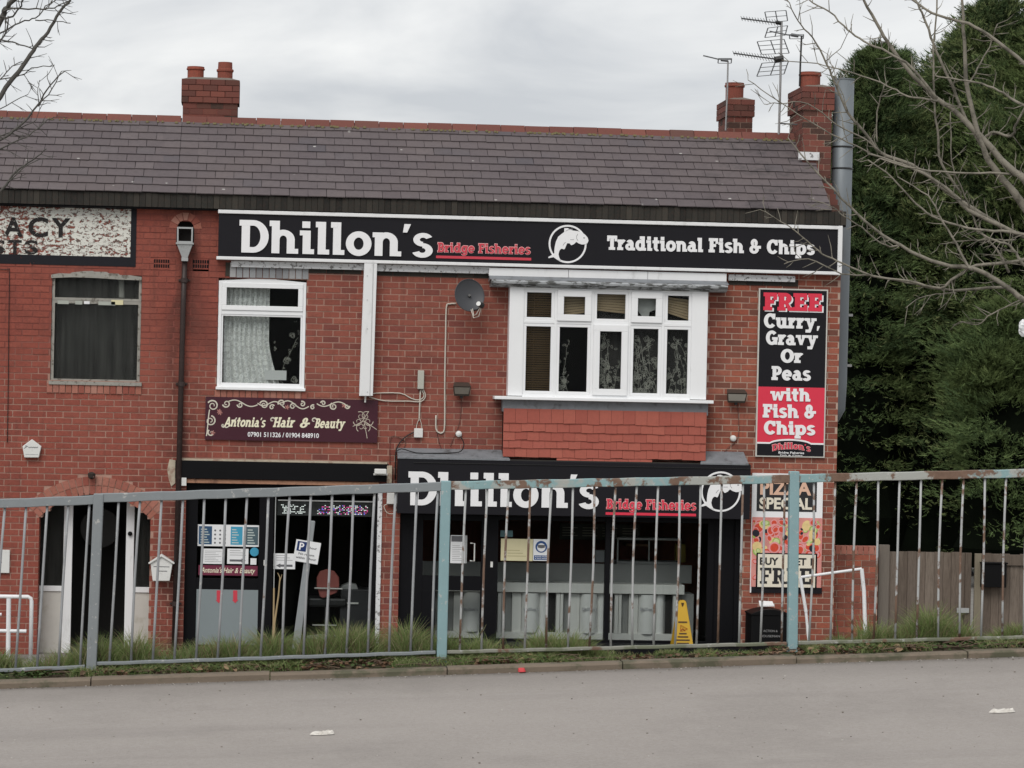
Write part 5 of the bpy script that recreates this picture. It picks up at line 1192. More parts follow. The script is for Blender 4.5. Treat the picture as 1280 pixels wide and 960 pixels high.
slab("Dhillon's", G(965, 560)[0], G(1013, 560)[0], ca[1] + .03, .085, RYD - .0062, PINK, 'lettering_edge', fr, th=.002, grow=.05, fx=arcf)
slab("Dhillon's", G(965, 560)[0], G(1013, 560)[0], ca[1] + .03, .085, RYD - .0108, SIGNRED, 'lettering', fr, th=.002, grow=-.02, fx=arcf)
sans('Bridge Fisheries', G(973, 567)[0], G(1005, 567)[0], G(989, 567.2)[1], .03, RYD - .0064, LETTER, parent=fr, bold=.02); sans('Fish & Chips', G(975, 570)[0], G(1003, 570)[0], G(989, 570)[1], .018, RYD - .0064, LETTER, parent=fr)
# pizza poster
PY = -.03
q = (PX(939, 667, PY), PX(1027.5, 667, PY), PZ(983, 741.5, PY), PZ(983, 592, PY))
pz = thing('pizza_poster', 'tall poster with pizza toppings reading PIZZA SPECIAL BUY 1 GET 1 FREE', 'poster')
bx(q[0], q[1], PY, -.006, q[2], q[3]).build('board', LETTER, pz)
Q = lambda u, v: (PX(u, v, PY), PZ(u, v, PY))
def pr_(u0, v0, u1, v1, y, mt_, nm): r = recm(u0, v0, u1, v1, PY); bx(r[0], r[1], PY - y, PY - .0002, r[2], r[3]).build(nm, mt_, pz)
pr_(946, 597, 1021, 639.5, .002, mat('poster_black', (.022, .022, .024), .4), 'black_panel'); pr_(939.3, 647, 1027.2, 734, .0022, mat('poster_salmon', (.62, .26, .23), .5, var=.35, vs=9), 'food_picture'); pr_(939, 734, 1027.4, 741.5, .0024, SIGNBLK, 'foot_band')
rd = random.Random(4); TOM = [mat('tomato', (.60, .07, .035), .4, var=.3, vs=30), mat('ham', (.70, .30, .30), .5, var=.2, vs=25), mat('cucumber', (.30, .42, .10), .5, var=.35, vs=30), mat('olive', (.02, .02, .03), .3), mat('cheese', (.72, .55, .25), .5, var=.2, vs=20)]
for k in range(150):
    i_ = (0, 1, 2, 1, 0, 3, 4, 1)[k % 8]; u, v = rd.uniform(942, 1024), (rd.uniform(650, 690) if k % 4 else rd.uniform(690, 731)); s = rd.uniform(2.6, 7.5) * (.65 if i_ == 3 else 1.2 if i_ < 2 else 1)
    s = min(s, u - 940, 1026 - u, v - 648, 733 - v); c = Q(u, v); sc_w = s * .0104; a0 = rd.uniform(0, 3); e = rd.uniform(.6, 1)
    pts = [(c[0] + sc_w * (math.cos(a0) * math.cos(t_) - e * math.sin(a0) * math.sin(t_)), c[1] + sc_w * (math.sin(a0) * math.cos(t_) + e * math.cos(a0) * math.sin(t_))) for t_ in [j * .449 for j in range(14)]]
    MB().prism(pts, PY - .0026 - k * .00003, PY - .0023).build('topping', TOM[i_], pz)
    if i_ in (0, 1, 2) and s > 2.5:
        pts2 = [(c[0] + (x - c[0]) * .72, c[1] + (z - c[1]) * .72) for x, z in pts]; MB().prism(pts2, PY - .00264 - k * .00003, PY - .0023).build('topping', (TOM[1] if i_ == 0 else TOM[0] if i_ == 1 else mat('cucumber_in', (.55, .62, .30), .5)), pz)
pr_(945, 691.5, 1021, 736, .0072, BLACK, 'box_edge'); pr_(947, 693, 1019, 734, .0078, mat('poster_cream', (.74, .69, .57), .5, var=.06), 'cream_box')
def pt(s, u0, u1, vb, vc, mt_, y): mid = (u0 + u1) / 2; z = Q(mid, vb)[1]; sans(s, Q(u0, vb)[0], Q(u1, vb)[0], z, Q(mid, vc)[1] - z, PY - y, mt_, parent=pz, bold=.035)
pt('PIZZA', 950, 1014, 618, 601, mat('poster_peach', (.68, .44, .32), .5), .003); pt('SPECIAL', 949, 1015, 636, 622, mat('poster_cream', (0, 0, 0)), .003)
pt('BUY 1 GET 1', 949.5, 1015, 706, 697, mat('poster_black', (0, 0, 0)), .0085)
z = Q(983, 730)[1]; slab('FREE', Q(949.5, 730)[0], Q(1015, 730)[0], z, Q(983, 710)[1] - z, PY - .008, mat('poster_black', (0, 0, 0)), parent=pz, th=.001)
# ghost sign
def flake(name, col, hole, scale):
    t = NT(name); mp = t.n('ShaderNodeMapping'); t.l(t.pos(), mp.inputs[0]); mp.inputs['Scale'].default_value = (1, 1, 1.5)
    sx = t.n('ShaderNodeSeparateXYZ'); t.l(t.pos(), sx.inputs[0])
    n1 = t.noise(scale, 7, .72, vec=mp.outputs[0], dist=.6); n2 = t.noise(2.0, 3, .5)
    # courses of brick show through where the paint sits on arrises
    row = t.math('ABSOLUTE', t.math('SUBTRACT', t.math('FRACT', t.math('DIVIDE', sx.outputs[2], CH)), .5))
    col_ = t.math('ABSOLUTE', t.math('SUBTRACT', t.math('FRACT', t.math('DIVIDE', sx.outputs[0], BP)), .5))
    v = t.math('ADD', n1, t.math('ADD', t.math('MULTIPLY', n2, .16), t.math('MULTIPLY', t.math('SUBTRACT', .5, row), .10)))
    v = t.math('ADD', v, t.math('MULTIPLY', t.step(sx.outputs[0], PX(90, 290), PX(20, 290)), .04))
    f = t.step(v, hole, hole + .012, 1, 0)
    c = t.mix(t.noise(15, 4), mul(col, .85), mul(col, 1.1))
    tr = t.n('ShaderNodeBsdfTransparent'); m = t.n('ShaderNodeMixShader'); t.l(f, m.inputs[0]); t.l(tr.outputs[0], m.inputs[1]); t.l(t.bsdf(c, .85, 0, .1), m.inputs[2]); return t.end(m.outputs[0])
gs = thing('painted_wall_sign', 'flaking white painted wall sign with black letters ACY, high on the left house', 'sign')
GW = flake('flaking_whitewash', (.66, .655, .60), .632, 17); GU = flake('old_undercoat', (.15, .115, .10), .60, 24); GK = flake('flaking_black', (.030, .027, .027), .72, 15); GB = flake('worn_black_border', (.020, .020, .024), .79, 12)
gx0, gx1, gz0, gz1 = PX(-100, 290), PX(163.5, 290), PZ(40, 318.5), PZ(40, 258.5)
MB().quad((gx0, -.006, gz0), (gx1, -.006, gz0), (gx1, -.006, gz1), (gx0, -.006, gz1)).build('whitewash', GW, gs)
MB().quad((gx0, -.0045, gz0), (gx1, -.0045, gz0), (gx1, -.0045, gz1), (gx0, -.0045, gz1)).build('undercoat', GU, gs)
m = MB(); bxr = PX(170.5, 290); bzb = PZ(40, 330.5); bzt = PZ(40, 254)
m.quad((gx0, -.0065, bzb), (bxr, -.0065, bzb), (bxr, -.0065, gz0), (gx0, -.0065, gz0)); m.quad((gx1, -.0065, gz0), (bxr, -.0065, gz0), (bxr, -.0065, bzt), (gx1, -.0065, bzt)); m.quad((gx0, -.0065, gz1), (gx1, -.0065, gz1), (gx1, -.0065, bzt), (gx0, -.0065, bzt))
m.build('border', GB, gs)
def gt(s, u0, u1, vb, vc): mid = (u0 + u1) / 2; z = PZ(mid, vb); sans(s, PX(u0, vb), PX(u1, vb), z, PZ(mid, vc) - z, -.008, GK, parent=gs, bold=.03)
gt('A', 4.5, 28.5, 295, 271); gt('C', 35, 60, 295.5, 271); gt('Y', 63.5, 88, 296, 272); gt('S', -13, 6.5, 316, 299.5); gt('T', 10, 27, 316.5, 299.5); gt('S', 30.5, 47.5, 317, 300)

# ------------------------------------------------------------------ wall furniture
# rainwater hopper and pipe
hp = thing('rainwater_pipe', 'grey hopper and dark rainwater pipe running down the wall from the arched niche', 'pipe')
HY = -.11
H = lambda u, v: (PX(u, v, HY), PZ(u, v, HY))
a, b = H(221, 305), H(241, 305); c, d = H(227.5, 322), H(234.5, 322)
m = MB(); m.add([(a[0], HY - .05, a[1]), (b[0], HY - .05, b[1]), (b[0], -.005, b[1]), (a[0], -.005, a[1]), (c[0], HY - .03, c[1]), (d[0], HY - .03, d[1]), (d[0], -.03, d[1]), (c[0], -.03, c[1])], [(0, 4, 5, 1), (1, 5, 6, 2), (2, 6, 7, 3), (3, 7, 4, 0), (4, 7, 6, 5)])
m.box(a[0] - .012, b[0] + .012, HY - .062, -.005, a[1] - .002, a[1] + .018); m.box(c[0] - .006, d[0] + .006, HY - .036, -.02, c[1] - .045, c[1]); m.build('hopper', PALEMET, hp)
z = a[1] + .018; tz = H(231, 284)[1]; m = MB()
m.prism([(a[0] + .002, z), (a[0] + .022, z), (a[0] + .020, tz), (a[0] + .0, tz)], HY - .05, HY - .03); m.prism([(b[0] - .022, z), (b[0] - .002, z), (b[0] - .0, tz), (b[0] - .02, tz)], HY - .05, HY - .03)
m.box(a[0] + .02, b[0] - .02, HY - .048, HY - .032, tz - .022, tz); m.box(a[0] + .02, b[0] - .02, HY - .048, HY - .032, z, z + .02); m.build('hopper_grille', PALEMET, hp)
t0, t1 = pix(231, 326, HY), pix(222.5, 600, HY); r_ = .036
MB().tube([(t0.x, -.07, t0.z + .06), (t0.x - .01, -.07, t0.z - .6), (t0.x - .03, -.07, 0.05)], r_, 14).build('downpipe', PIPE, hp, smooth=True)
for v in (350, 480, 755, 620):
    zz = PZ(226, v, HY); xx = t0.x - .03 * (t0.z - zz) / t0.z; MB().tube([(xx, -.07, zz - .03), (xx, -.07, zz + .03)], r_ + .012, 14).build('pipe_collar', PIPE, hp)
    bx(xx - .075, xx + .075, -.03, -.004, zz - .012, zz + .012).build('pipe_bracket', PIPE, hp)
# satellite dish
sd_ = thing('satellite_dish', 'dark grey satellite dish on the brick wall left of the bay window', 'satellite dish')
c = pix(587, 369, -.35); rx, rz = .20, .215; m = MB(); n = 28; rings = 6; vs = []
for i in range(rings + 1):
    f = i / rings
    for k in range(n): a = 2 * math.pi * k / n; vs.append((rx * f * math.cos(a), -.055 * (f * f) + .055, rz * f * math.sin(a)))
fs = [(i * n + k, i * n + (k + 1) % n, (i + 1) * n + (k + 1) % n, (i + 1) * n + k) for i in range(rings) for k in range(n)]
m.add(vs, fs); m.tube([(rx * math.cos(a), 0, rz * math.sin(a)) for a in [2 * math.pi * k / 28 for k in range(29)]], .006, 6, False)
o = m.build('dish', DISH, sd_, smooth=True); o.matrix_local = Matrix.Translation(c) @ Matrix.Rotation(R(14), 4, 'Z') @ Matrix.Rotation(R(-12), 4, 'X')
e = pix(601, 381, -.62); MB().tube([(c.x + .03, -.34, c.z - .2), (c.x + .10, -.45, c.z - .19), (e.x, -.62, e.z - .02)], .010, 8).build('feed_arm', DARKPL, sd_)
MB().tube([(e.x - .03, -.66, e.z + .01), (e.x + .02, -.6, e.z - .01)], [.032, .038], 12).build('receiver', DARKPL, sd_); MB().tube([(e.x - .035, -.672, e.z + .014), (e.x - .03, -.66, e.z + .01)], .030, 12).build('receiver_cap', BOXW, sd_)
MB().tube([(c.x, -.33, c.z), (c.x + .02, -.2, c.z - .05), (c.x + .02, -.005, c.z - .06)], .018, 8).build('wall_bracket', DARKPL, sd_)
m = MB(); m.tube([(e.x, -.6, e.z - .02), (e.x - .05, -.58, e.z - .12), (e.x - .08, -.5, e.z - .14), (e.x - .09, -.4, e.z - .05)], .006, 6); m.tube([(e.x + .01, -.6, e.z - .02), (e.x - .02, -.58, e.z - .15), (e.x - .08, -.5, e.z - .17), (e.x - .11, -.4, e.z - .06)], .006, 6); m.build('lead', CABLE, sd_)
def cable(name, label, pts, r, mt_, Y=-.014, sm=3):
    P3 = [pix(u, v, Y) for u, v in pts]; out = []
    for i in range(len(P3) - 1):
        p0, p1, p2, p3 = P3[max(i - 1, 0)], P3[i], P3[i + 1], P3[min(i + 2, len(P3) - 1)]
        for k in range(sm): t_ = k / sm; out.append(.5 * ((2 * p1) + (p2 - p0) * t_ + (2 * p0 - 5 * p1 + 4 * p2 - p3) * t_ * t_ + (3 * p1 - 3 * p2 + p3 - p0) * t_ ** 3))
    out.append(P3[-1]); o = MB().tube(out, r, 6).build(name, mt_, smooth=True); return tag(o, label, 'cable')
cable('dish_cable', 'pale cable dropping from the satellite dish and hooking up at its foot', [(570, 379.5), (562, 380), (558, 384), (557, 420), (556, 470), (556, 510), (555.5, 536), (552.5, 541), (549, 541), (545, 536), (545, 519)], .011, CABLE)
cable('wall_cable', 'upper pale cable looping from the white duct to the small beige box', [(461, 494), (470, 491.5), (500, 491.5), (514, 498), (524, 500), (530, 495), (527, 487)], .008, CABLE)
cable('wall_cable', 'lower pale cable looping from the white duct to the small beige box', [(461, 496), (480, 501), (510, 501.5), (526, 502), (532, 495), (529, 487)], .008, CABLE, -.02)
cable('twin_cable', 'twin pale cable hanging from the beige box to the white junction box', [(525.5, 488), (524.5, 510), (524, 526)], .011, CABLE)
cable('twin_cable', 'thin right hand cable spreading into the top of the white junction box', [(525, 524), (527, 531), (527.5, 536)], .005, CABLE)
cable('twin_cable', 'thin left hand cable spreading into the top of the white junction box', [(523.5, 524), (521, 531), (520.5, 536)], .005, CABLE)
cable('black_cable', 'thick black cable from the white junction box down behind the shop fascia', [(518, 540), (507, 546), (498, 556), (494.5, 568), (494, 600)], .009, CABLEB, -.03)
cable('black_cable', 'black cable lying along the lead flashing above the chip shop sign', [(494, 566), (502, 561), (520, 566), (545, 566.5), (565, 566), (576, 564), (580, 555), (576, 546)], .008, CABLEB, -.16)
cable('brown_cable', 'thin brown cable looping up beside the corner of the chip shop sign', [(487.5, 580), (487.5, 552), (491, 545), (499, 547), (507, 553), (505, 560)], .004, CABLER)
cable('lamp_cable', 'thin reddish cable from the left floodlight to the white dome', [(577, 495), (575.5, 520), (572, 536), (565, 552), (563, 558)], .004, CABLER)
cable('lamp_cable', 'thin reddish cable from the right floodlight down past the white sensor', [(922, 503), (923, 520), (923.5, 540), (920, 552), (910, 560), (898, 574)], .004, CABLER)
cable('drooping_cable', 'thin dark cable crossing the brickwork below the dish cable hook', [(546, 540), (551, 560), (556, 564), (566, 564)], .003, CABLEB)
cable('left_wall_cable', 'thin dark cable running down the brickwork at the far left house', [(-20, 336), (8, 337), (11.5, 341), (11, 400), (10, 500), (9, 553)], .005, CABLEB)
for nm, lb, u0, v0, u1, v1, mt_, dp in (('switch_box', 'slim beige box on the wall above the looping cables', 522, 463, 530, 486.5, BOXG, .06), ('junction_box', 'small white junction box at the end of the twin cable', 517.5, 535.5, 528.5, 547, BOXW, .06),
    ('meter_box', 'small white box with a cable loop beside the left edge of the chip shop sign', 483.5, 616, 496, 630, BOXW, .08)):
    q = recm(u0, v0, u1, v1, -.03); thing_mesh(nm, lb, 'box', bx(q[0], q[1], -dp, -.003, q[2], q[3]), mt_, bevel=.008)
cable('box_cable', 'pale cable loop hanging under the small white box by the chip shop sign', [(484, 630), (480, 633), (484, 641), (492, 642), (496, 636), (495, 629)], .006, CABLE, -.05)
cm = thing('security_camera', 'white security camera bracket above the left edge of the railing post', 'camera'); q = recm(468, 588, 483, 592.5, -.2)
bx(q[0], q[1], -.26, -.14, q[2], q[3] + .02).build('camera_body', BOXW, cm, bevel=.01); q = recm(483.5, 582, 490, 604, -.05); bx(q[0], q[1], -.08, -.004, q[2], q[3]).build('mount', RENDER, cm, bevel=.006); q2 = recm(470, 593, 473, 600, -.2); bx(q2[0] - .03, q2[1] + .12, -.2, -.004, q2[3] - .01, q2[3] + .012).build('bracket_arm', BOXW, cm)
def flood(label, u0, v0, u1, v1, lensm):
    f = thing('floodlight', label, 'floodlight', 'wall floodlights'); q = recm(u0, v0, u1, v1, -.15); h = q[3] - q[2]
    m = MB(); m.add([(q[0], -.20, q[3] - .05), (q[1], -.20, q[3] - .05), (q[1] - .02, -.06, q[3]), (q[0] + .02, -.06, q[3]), (q[0] + .02, -.14, q[2]), (q[1] - .02, -.14, q[2]), (q[1] - .03, -.05, q[2] + .02), (q[0] + .03, -.05, q[2] + .02)], [(0, 1, 2, 3), (0, 4, 5, 1), (1, 5, 6, 2), (2, 6, 7, 3), (3, 7, 4, 0), (4, 7, 6, 5)]); m.build('housing', mat('flood_brown', (.05, .04, .033), .5), f)
    m = MB(); m.add([(q[0] + .015, -.2015, q[3] - .065), (q[1] - .015, -.2015, q[3] - .065), (q[1] - .03, -.152, q[2] + .025), (q[0] + .03, -.152, q[2] + .025)], [(0, 3, 2, 1)])
    o = m.build('lens', lensm, f); o.location = (0, -.004, 0)
    bx((q[0] + q[1]) / 2 - .02, (q[0] + q[1]) / 2 + .02, -.07, -.003, q[2] + .0, q[3] - .02).build('bracket', DARKPL, f)
    m = MB(); m.tube([((q[0] + q[1]) / 2, -.1, q[2] + .01), ((q[0] + q[1]) / 2, -.1, q[2] - .03)], .02, 8); m.build('gland', DARKPL, f)
LENS = mat('lamp_lens', (.22, .20, .17), .25, var=.3); flood('brown wall floodlight between the cable hook and the bay window', 566, 478, 588.5, 495, LENS); flood('brown wall floodlight right of the bay window beside the tall sign', 908, 486.5, 933.5, 503.5, mat('lamp_lens_pale', (.36, .34, .30), .25, var=.3))
for lb, u, v in (('small white dome sensor above the chip shop sign at left', 573.5, 542.5), ('small white dome sensor below the right hand floodlight', 916.5, 548)):
    c = pix(u, v, -.03); thing_mesh('dome_sensor', lb, 'sensor', MB().lathe([(.042, 0), (.042, -.03), (.035, -.045), (.015, -.055)], (c.x, -.003, c.z), 18, 'Y'), BOXW, 'dome sensors', smooth=False)
# white duct
du = thing('white_duct', 'tall white boxed duct running down the wall below the fascia sign', 'duct')
def D(u, v): return (PX(u, v, -.12), PZ(u, v, -.12))
m = MB(); m.prism([D(449, 495), D(466, 495), D(471.5, 326), D(455.5, 326)], -.15, -.004); m.build('duct_box', WHITEP, du, bevel=.006)
m = MB(); m.prism([D(461.8, 494), D(462.6, 494), D(467, 330), D(466.2, 330)], -.154, -.149); m.build('duct_joint', mat('joint_grey', (.4, .4, .4)), du)
m = MB(); m.tube([(D(457, 495)[0], -.08, D(457, 495)[1]), (D(456.5, 503)[0], -.08, D(456.5, 503)[1])], .012); m.build('drip_spout', BOXW, du)
for v in (345, 375, 411, 490): a = D(459, v); MB().lathe([(.006, 0), (.006, -.003)], (a[0], -.1545, a[1]), 8, 'Y').build('screw', INKL, du)
# alarm bell box
al = thing('alarm_box', 'white pentagonal alarm box on the brick wall of the left house', 'alarm box')
P = lambda u, v: (PX(u, v, -.06), PZ(u, v, -.06))
MB().prism([P(30.5, 572), P(48.5, 572), P(51.8, 558), P(40, 549), P(28, 558)], -.075, -.004).build('cover', BOXW, al, bevel=.008)
m = MB(); z0_ = P(40, 568)[1]; bx(P(32, 568)[0], P(47.5, 568)[0], -.077, -.0745, z0_ - .003, z0_ + .003).build('seam', INKL, al)
sw = MB(); stroke(sw, [P(30, 560.5), P(33, 559), P(32, 557), P(35, 558)], .004, -.0765); stroke(sw, [P(35.5 + i * 1.1, 558.5 + (i % 2) * 1.4) for i in range(12)], .003, -.0765); sw.build('script_mark', INK, al)
# little bracket lamp over arch
lb_ = thing('lantern_bracket', 'small dark rusted iron bracket above the arched doorway', 'bracket')
c = pix(115, 594, -.08); MB().tube([(c.x, -.004, c.z + .02), (c.x + .01, -.08, c.z + .03), (c.x + .02, -.1, c.z - .03)], .014, 8).build('arm', CABLER, lb_); MB().lathe([(.02, -.05), (.045, -.03), (.05, .02), (.02, .04)], (c.x - .005, -.07, c.z), 10).build('holder', mat('iron_dark', (.03, .022, .018), .8, bump=.5), lb_)
# letter box (white, pitched roof)
pb = thing('post_box', 'white wall letter box with a pitched lid beside the arched doorway', 'letter box')
P = lambda u, v: (PX(u, v, -.1), PZ(u, v, -.1))
MB().prism([P(191, 726), P(212, 726), P(216, 703), P(202, 694), P(188, 703)], -.13, -.004).build('body', BOXW, pb, bevel=.006)
MB().prism([P(185.5, 703.5), P(202, 692.5), P(218.5, 703.5), P(217.5, 705), P(202, 695.5), P(186.5, 705)][::-1], -.155, -.004).build('lid', BOXW, pb, bevel=.003)
m = MB()
for v, a, b in ((708, 192, 212), (713.5, 196, 209)): p, q_ = P(a, v), P(b, v); m.box(p[0], q_[0], -.133, -.129, p[1] - .004, p[1] + .004)
m.build('slot', INK, pb)
# sign plate at far left
sp = thing('wall_plate', 'white wall plate cut by the left edge of the picture', 'sign plate'); q = recm(-26, 687, 12, 716, -.02)
bx(q[0], q[1], -.03, -.004, q[2], q[3]).build('plate', BOXW, sp, bevel=.004); sans('r', PX(-1, 706, -.03), PX(2.4, 706, -.03), PZ(0, 706, -.03), .06, -.031, INK, parent=sp)
# white rails
WR = mat('white_tube', (.74, .75, .76), .4, var=.06, dirt=((.3, .28, .25), 12, .56, .7, .4))
hr = thing('handrail', 'white tubular handrail at the left edge by the arched doorway', 'handrail'); YH = -.9
P = lambda u, v: Vector((PX(u, v, YH), YH, PZ(u, v, YH)))
MB().tube([P(-40, 745), P(35, 746), P(38.5, 748), P(39.5, 752), P(38, 830)], .026, 10).build('top_rail', WR, hr, smooth=True)
MB().tube([P(-40, 788), P(33, 789)], .024, 10).build('mid_rail', WR, hr); MB().tube([P(11, 748), P(10, 830)], .03, 10).build('post', WR, hr); MB().tube([P(-20, 768), P(2, 768)], .02, 10).build('short_rail', WR, hr)
hr2 = thing('hoop_barrier', 'bent white hoop rail leaning in front of the brick corner at right', 'barrier'); YH = -1.0
P = lambda u, v: Vector((PX(u, v, YH), YH, PZ(u, v, YH)))
MB().tube([P(1007.5, 765), P(1000.5, 722.5)], .022, 10).build('left_leg', WR, hr2); MB().tube([P(1001, 721.5), P(1077, 711)], .018, 10).build('top_bar', WR, hr2); MB().tube([P(1077, 711), P(1080, 740), P(1083, 835)], .026, 10).build('right_leg', WR, hr2); MB().tube([P(1007, 760), P(1014, 835)], .018, 10).build('lower_leg', WR, hr2)
# bin
bn = thing('litter_bin', 'black domed litter bin against the brick wall under the pizza poster', 'bin')
q = recm(935, 757, 983, 812, -.35); BINB = mat('bin_black', (.005, .005, .0055), .45, var=.2, spec=.12); w = q[1] - q[0]
bx(q[0], q[1], -.60, -.12, 0, q[3] - .10).build('body', BINB, bn, bevel=.015)
m = MB(); n = 10; pr = [(q[0] - .01 + (w + .02) * k / n, q[3] - .10 + .10 * math.sin(math.pi * (.12 + .76 * k / n)) - .03) for k in range(n + 1)]; m.prism([(q[0] - .01, q[3] - .11)] + pr + [(q[1] + .01, q[3] - .11)], -.61, -.11); m.build('lid', BINB, bn, bevel=.005)
BINT = mat('bin_text', (.20, .20, .20), .5)
sans('ACTION &', PX(954, 790, -.6), PX(972, 790, -.6), PZ(963, 790, -.6), .03, -.6015, BINT, parent=bn); sans('HOUSEMAN', PX(950, 796, -.6), PX(975, 796, -.6), PZ(963, 796.5, -.6), .03, -.6015, BINT, parent=bn)
q = recm(949, 754.5, 967, 758, -.4); m = MB(); m.add([(q[0], -.45, q[2]), (q[1], -.45, q[2] + .005), (q[1], -.3, q[3] + .012), (q[0] + .01, -.3, q[3] + .02), (q[0], -.45, q[2] + .012), (q[1], -.45, q[2] + .02), (q[1], -.3, q[3] + .024), (q[0] + .01, -.3, q[3] + .03)], [(0, 3, 2, 1), (4, 5, 6, 7), (0, 1, 5, 4), (1, 2, 6, 5), (2, 3, 7, 6), (3, 0, 4, 7)])
thing_mesh('food_carton', 'white food carton left on top of the black litter bin', 'carton', m, PAPER)
# leaning parking sign
pk = thing('parking_sign', 'leaning grey post with white P 1 hour parking plate before the salon window', 'sign'); YPK = -1.3
P = lambda u, v: Vector((PX(u, v, YPK), YPK, PZ(u, v, YPK)))
a, b = P(390.5, 651), P(366, 840)
d = (b - a).normalized(); s = d.cross(Vector((0, 1, 0))).normalized() * .05; f = Vector((0, .05, 0))
m = MB(); vs = []
for p, k in ((a, .8), (b, 1.15)):
    for u, v in ((-1, -1), (1, -1), (1, 1), (-1, 1)): vs.append(p + s * u * k * .9 + f * v)
m.add(vs, [(0, 1, 2, 3), (4, 7, 6, 5), (0, 4, 5, 1), (1, 5, 6, 2), (2, 6, 7, 3), (3, 7, 4, 0)]); m.build('post', mat('galv_post', (.26, .28, .29), .6, .1, var=.15, vs=12), pk, bevel=.01)
ang = math.atan2(P(402.5, 677.5).z - P(370, 673.5).z, P(402.5, 677.5).x - P(370, 673.5).x) - .04
pl = MB(); wP, hP = .315, .275; pl.box(0, wP, -.004, .004, -hP, 0); plate = pl.build('plate', mat('plate_white', (.72, .73, .74), .4), pk)
M_ = Matrix.Translation(P(370.5, 673.5) + Vector((0, -.065, 0))) @ Matrix.Rotation(-ang, 4, 'Y'); plate.matrix_local = M_
k = bx(.022, .14, -.0065, -.0042, -.14, -.018).build('blue_square', PBLUE, pk); k.matrix_local = M_
m = MB(); m.box(.05, .07, -.0085, -.0066, -.125, -.035); m.ring(.075, -.062, .035, .029, .018, .016, -90, 90, -.0084, -.0066); m.box(.066, .078, -.00845, -.0066, -.049, -.033); m.box(.066, .078, -.00845, -.0066, -.091, -.075)
k = m.build('letter_p', LETTER, pk); k.matrix_local = M_
for s_, xa_, xb_, zz in (('1 hour', .155, .275, -.095), ('No return', .055, .255, -.185), ('within 1 hour', .028, .29, -.235)):
    k = sans(s_, xa_, xb_, zz, .030, -.0045, INK, parent=pk, bold=.02); k.matrix_local = M_
# canes / dead stems in front of salon
st_ = thing('bare_cane', 'pale forked dead cane standing before the salon window', 'dead stem'); P = lambda u, v: Vector((PX(u, v, -1.6), -1.6, PZ(u, v, -1.6)))
MB().tube([P(341.5, 830), P(343, 780), P(348, 745), P(350, 722), P(347, 716)], [.016, .014, .011, .008, .004], 6).build('stem', mat('cane', (.36, .27, .15), .8), st_); MB().tube([P(349.5, 728), P(352.5, 718)], [.006, .003], 5).build('fork', mat('cane', (.3, .2, .1)), st_)
thing_mesh('bamboo_cane', 'straight short brown cane upright left of the forked cane', 'cane', MB().tube([P(341, 830), P(342.5, 735)], .012, 6), mat('cane', (.3, .2, .1)))

# flue pipe and aerials
YF = 1.25
fl_ = thing('flue_pipe', 'fat grey metal extraction flue rising beside the right hand chimney', 'flue')
c0, c1 = pix(1055, 99, YF), pix(1046.5, 480, YF); xx = (c0.x + pix(1048, 400, YF).x) / 2; zt_ = c0.z; rr_f = .141
MB().tube([(c0.x, YF, zt_), (xx, YF, (zt_ + c1.z) / 2), (xx - .01, YF, c1.z + .0), (xx - .02, YF, PZ(1047, 510, YF)), (xx - .12, YF, PZ(1047, 530, YF))], [rr_f, rr_f, rr_f, rr_f * .98, rr_f * .8], 28).build('duct', GREYMET, fl_, smooth=True)
MB().lathe([(rr_f + .004, -.02), (rr_f + .006, 0), (rr_f - .012, 0), (rr_f - .012, -.25)], (c0.x, YF, zt_ + .004), 28).build('rim', GREYMET, fl_)
for v in (184, 211): z = PZ(1055, v, YF); MB().lathe([(rr_f + .003, -.012), (rr_f + .008, -.008), (rr_f + .008, .008), (rr_f + .003, .012)], (xx + .004, YF, z), 28).build('joint_band', DARKPL, fl_)
for v in (394, 457): z = PZ(1055, v, YF); bx(xx + rr_f - .02, xx + rr_f + .05, YF - .03, YF + .02, z - .015, z + .02).build('clip', PALEMET, fl_)
ALU = mat('aluminium', (.13, .135, .14), .5, .3, var=.2)
MAST = mat('mast_grey', (.30, .30, .30), .5, .3, var=.15)
YA = 1.5
ae = thing('tv_aerial', 'tall twin grid television aerial on a mast between the right chimneys', 'aerial')
P = lambda u, v, dy=0: Vector((PX(u, v, YA + dy), YA + dy, PZ(u, v, YA + dy)))
MB().tube([P(973.5, 168), P(975.5, 100), P(977, 27)], .017, 8).build('mast', MAST, ae); MB().tube([P(973, 154), P(1000, 156)], .012, 6).build('wall_arm', ALU, ae)
def boom(m, a, b, n, h0, h1, dy=.25):
    h0 *= 1.6; h1 *= 1.3
    p, q_ = P(*a, -dy), P(*b, dy * .1); m.tube([p, q_], .011, 6)
    for k in range(n):
        t_ = k / (n - 1); c = p.lerp(q_, t_); h = (h0 + (h1 - h0) * t_); m.tube([c + Vector((-.3 * h, -h, .02)), c + Vector((.3 * h, h, -.02))], .004, 4)
def grid(m, c4, nh, nv, vert=(0, .5, 1)):
    a, b, c, d = [P(*p) for p in c4]   # tl,tr,br,bl
    for k in range(nh): t_ = k / (nh - 1); m.tube([a.lerp(d, t_), b.lerp(c, t_)], .0045, 4)
    for t_ in vert: m.tube([a.lerp(b, t_), d.lerp(c, t_)], .008, 4)
m = MB(); boom(m, (927, 23), (974, 29), 14, .05, .16); boom(m, (917, 66.5), (970, 74), 16, .06, .2); m.build('boom', ALU, ae)
m = MB(); grid(m, ((956, 15), (982.5, 13), (984.5, 26), (959, 28)), 3, 3); grid(m, ((960, 35), (984.5, 32), (981.5, 44), (956, 47)), 3, 3); grid(m, ((946.5, 52), (980, 49), (986.5, 66.5), (952, 68)), 4, 3); grid(m, ((952.5, 79), (985.5, 76.5), (980, 92.5), (946, 95.5)), 4, 3); m.build('reflector_grid', ALU, ae)
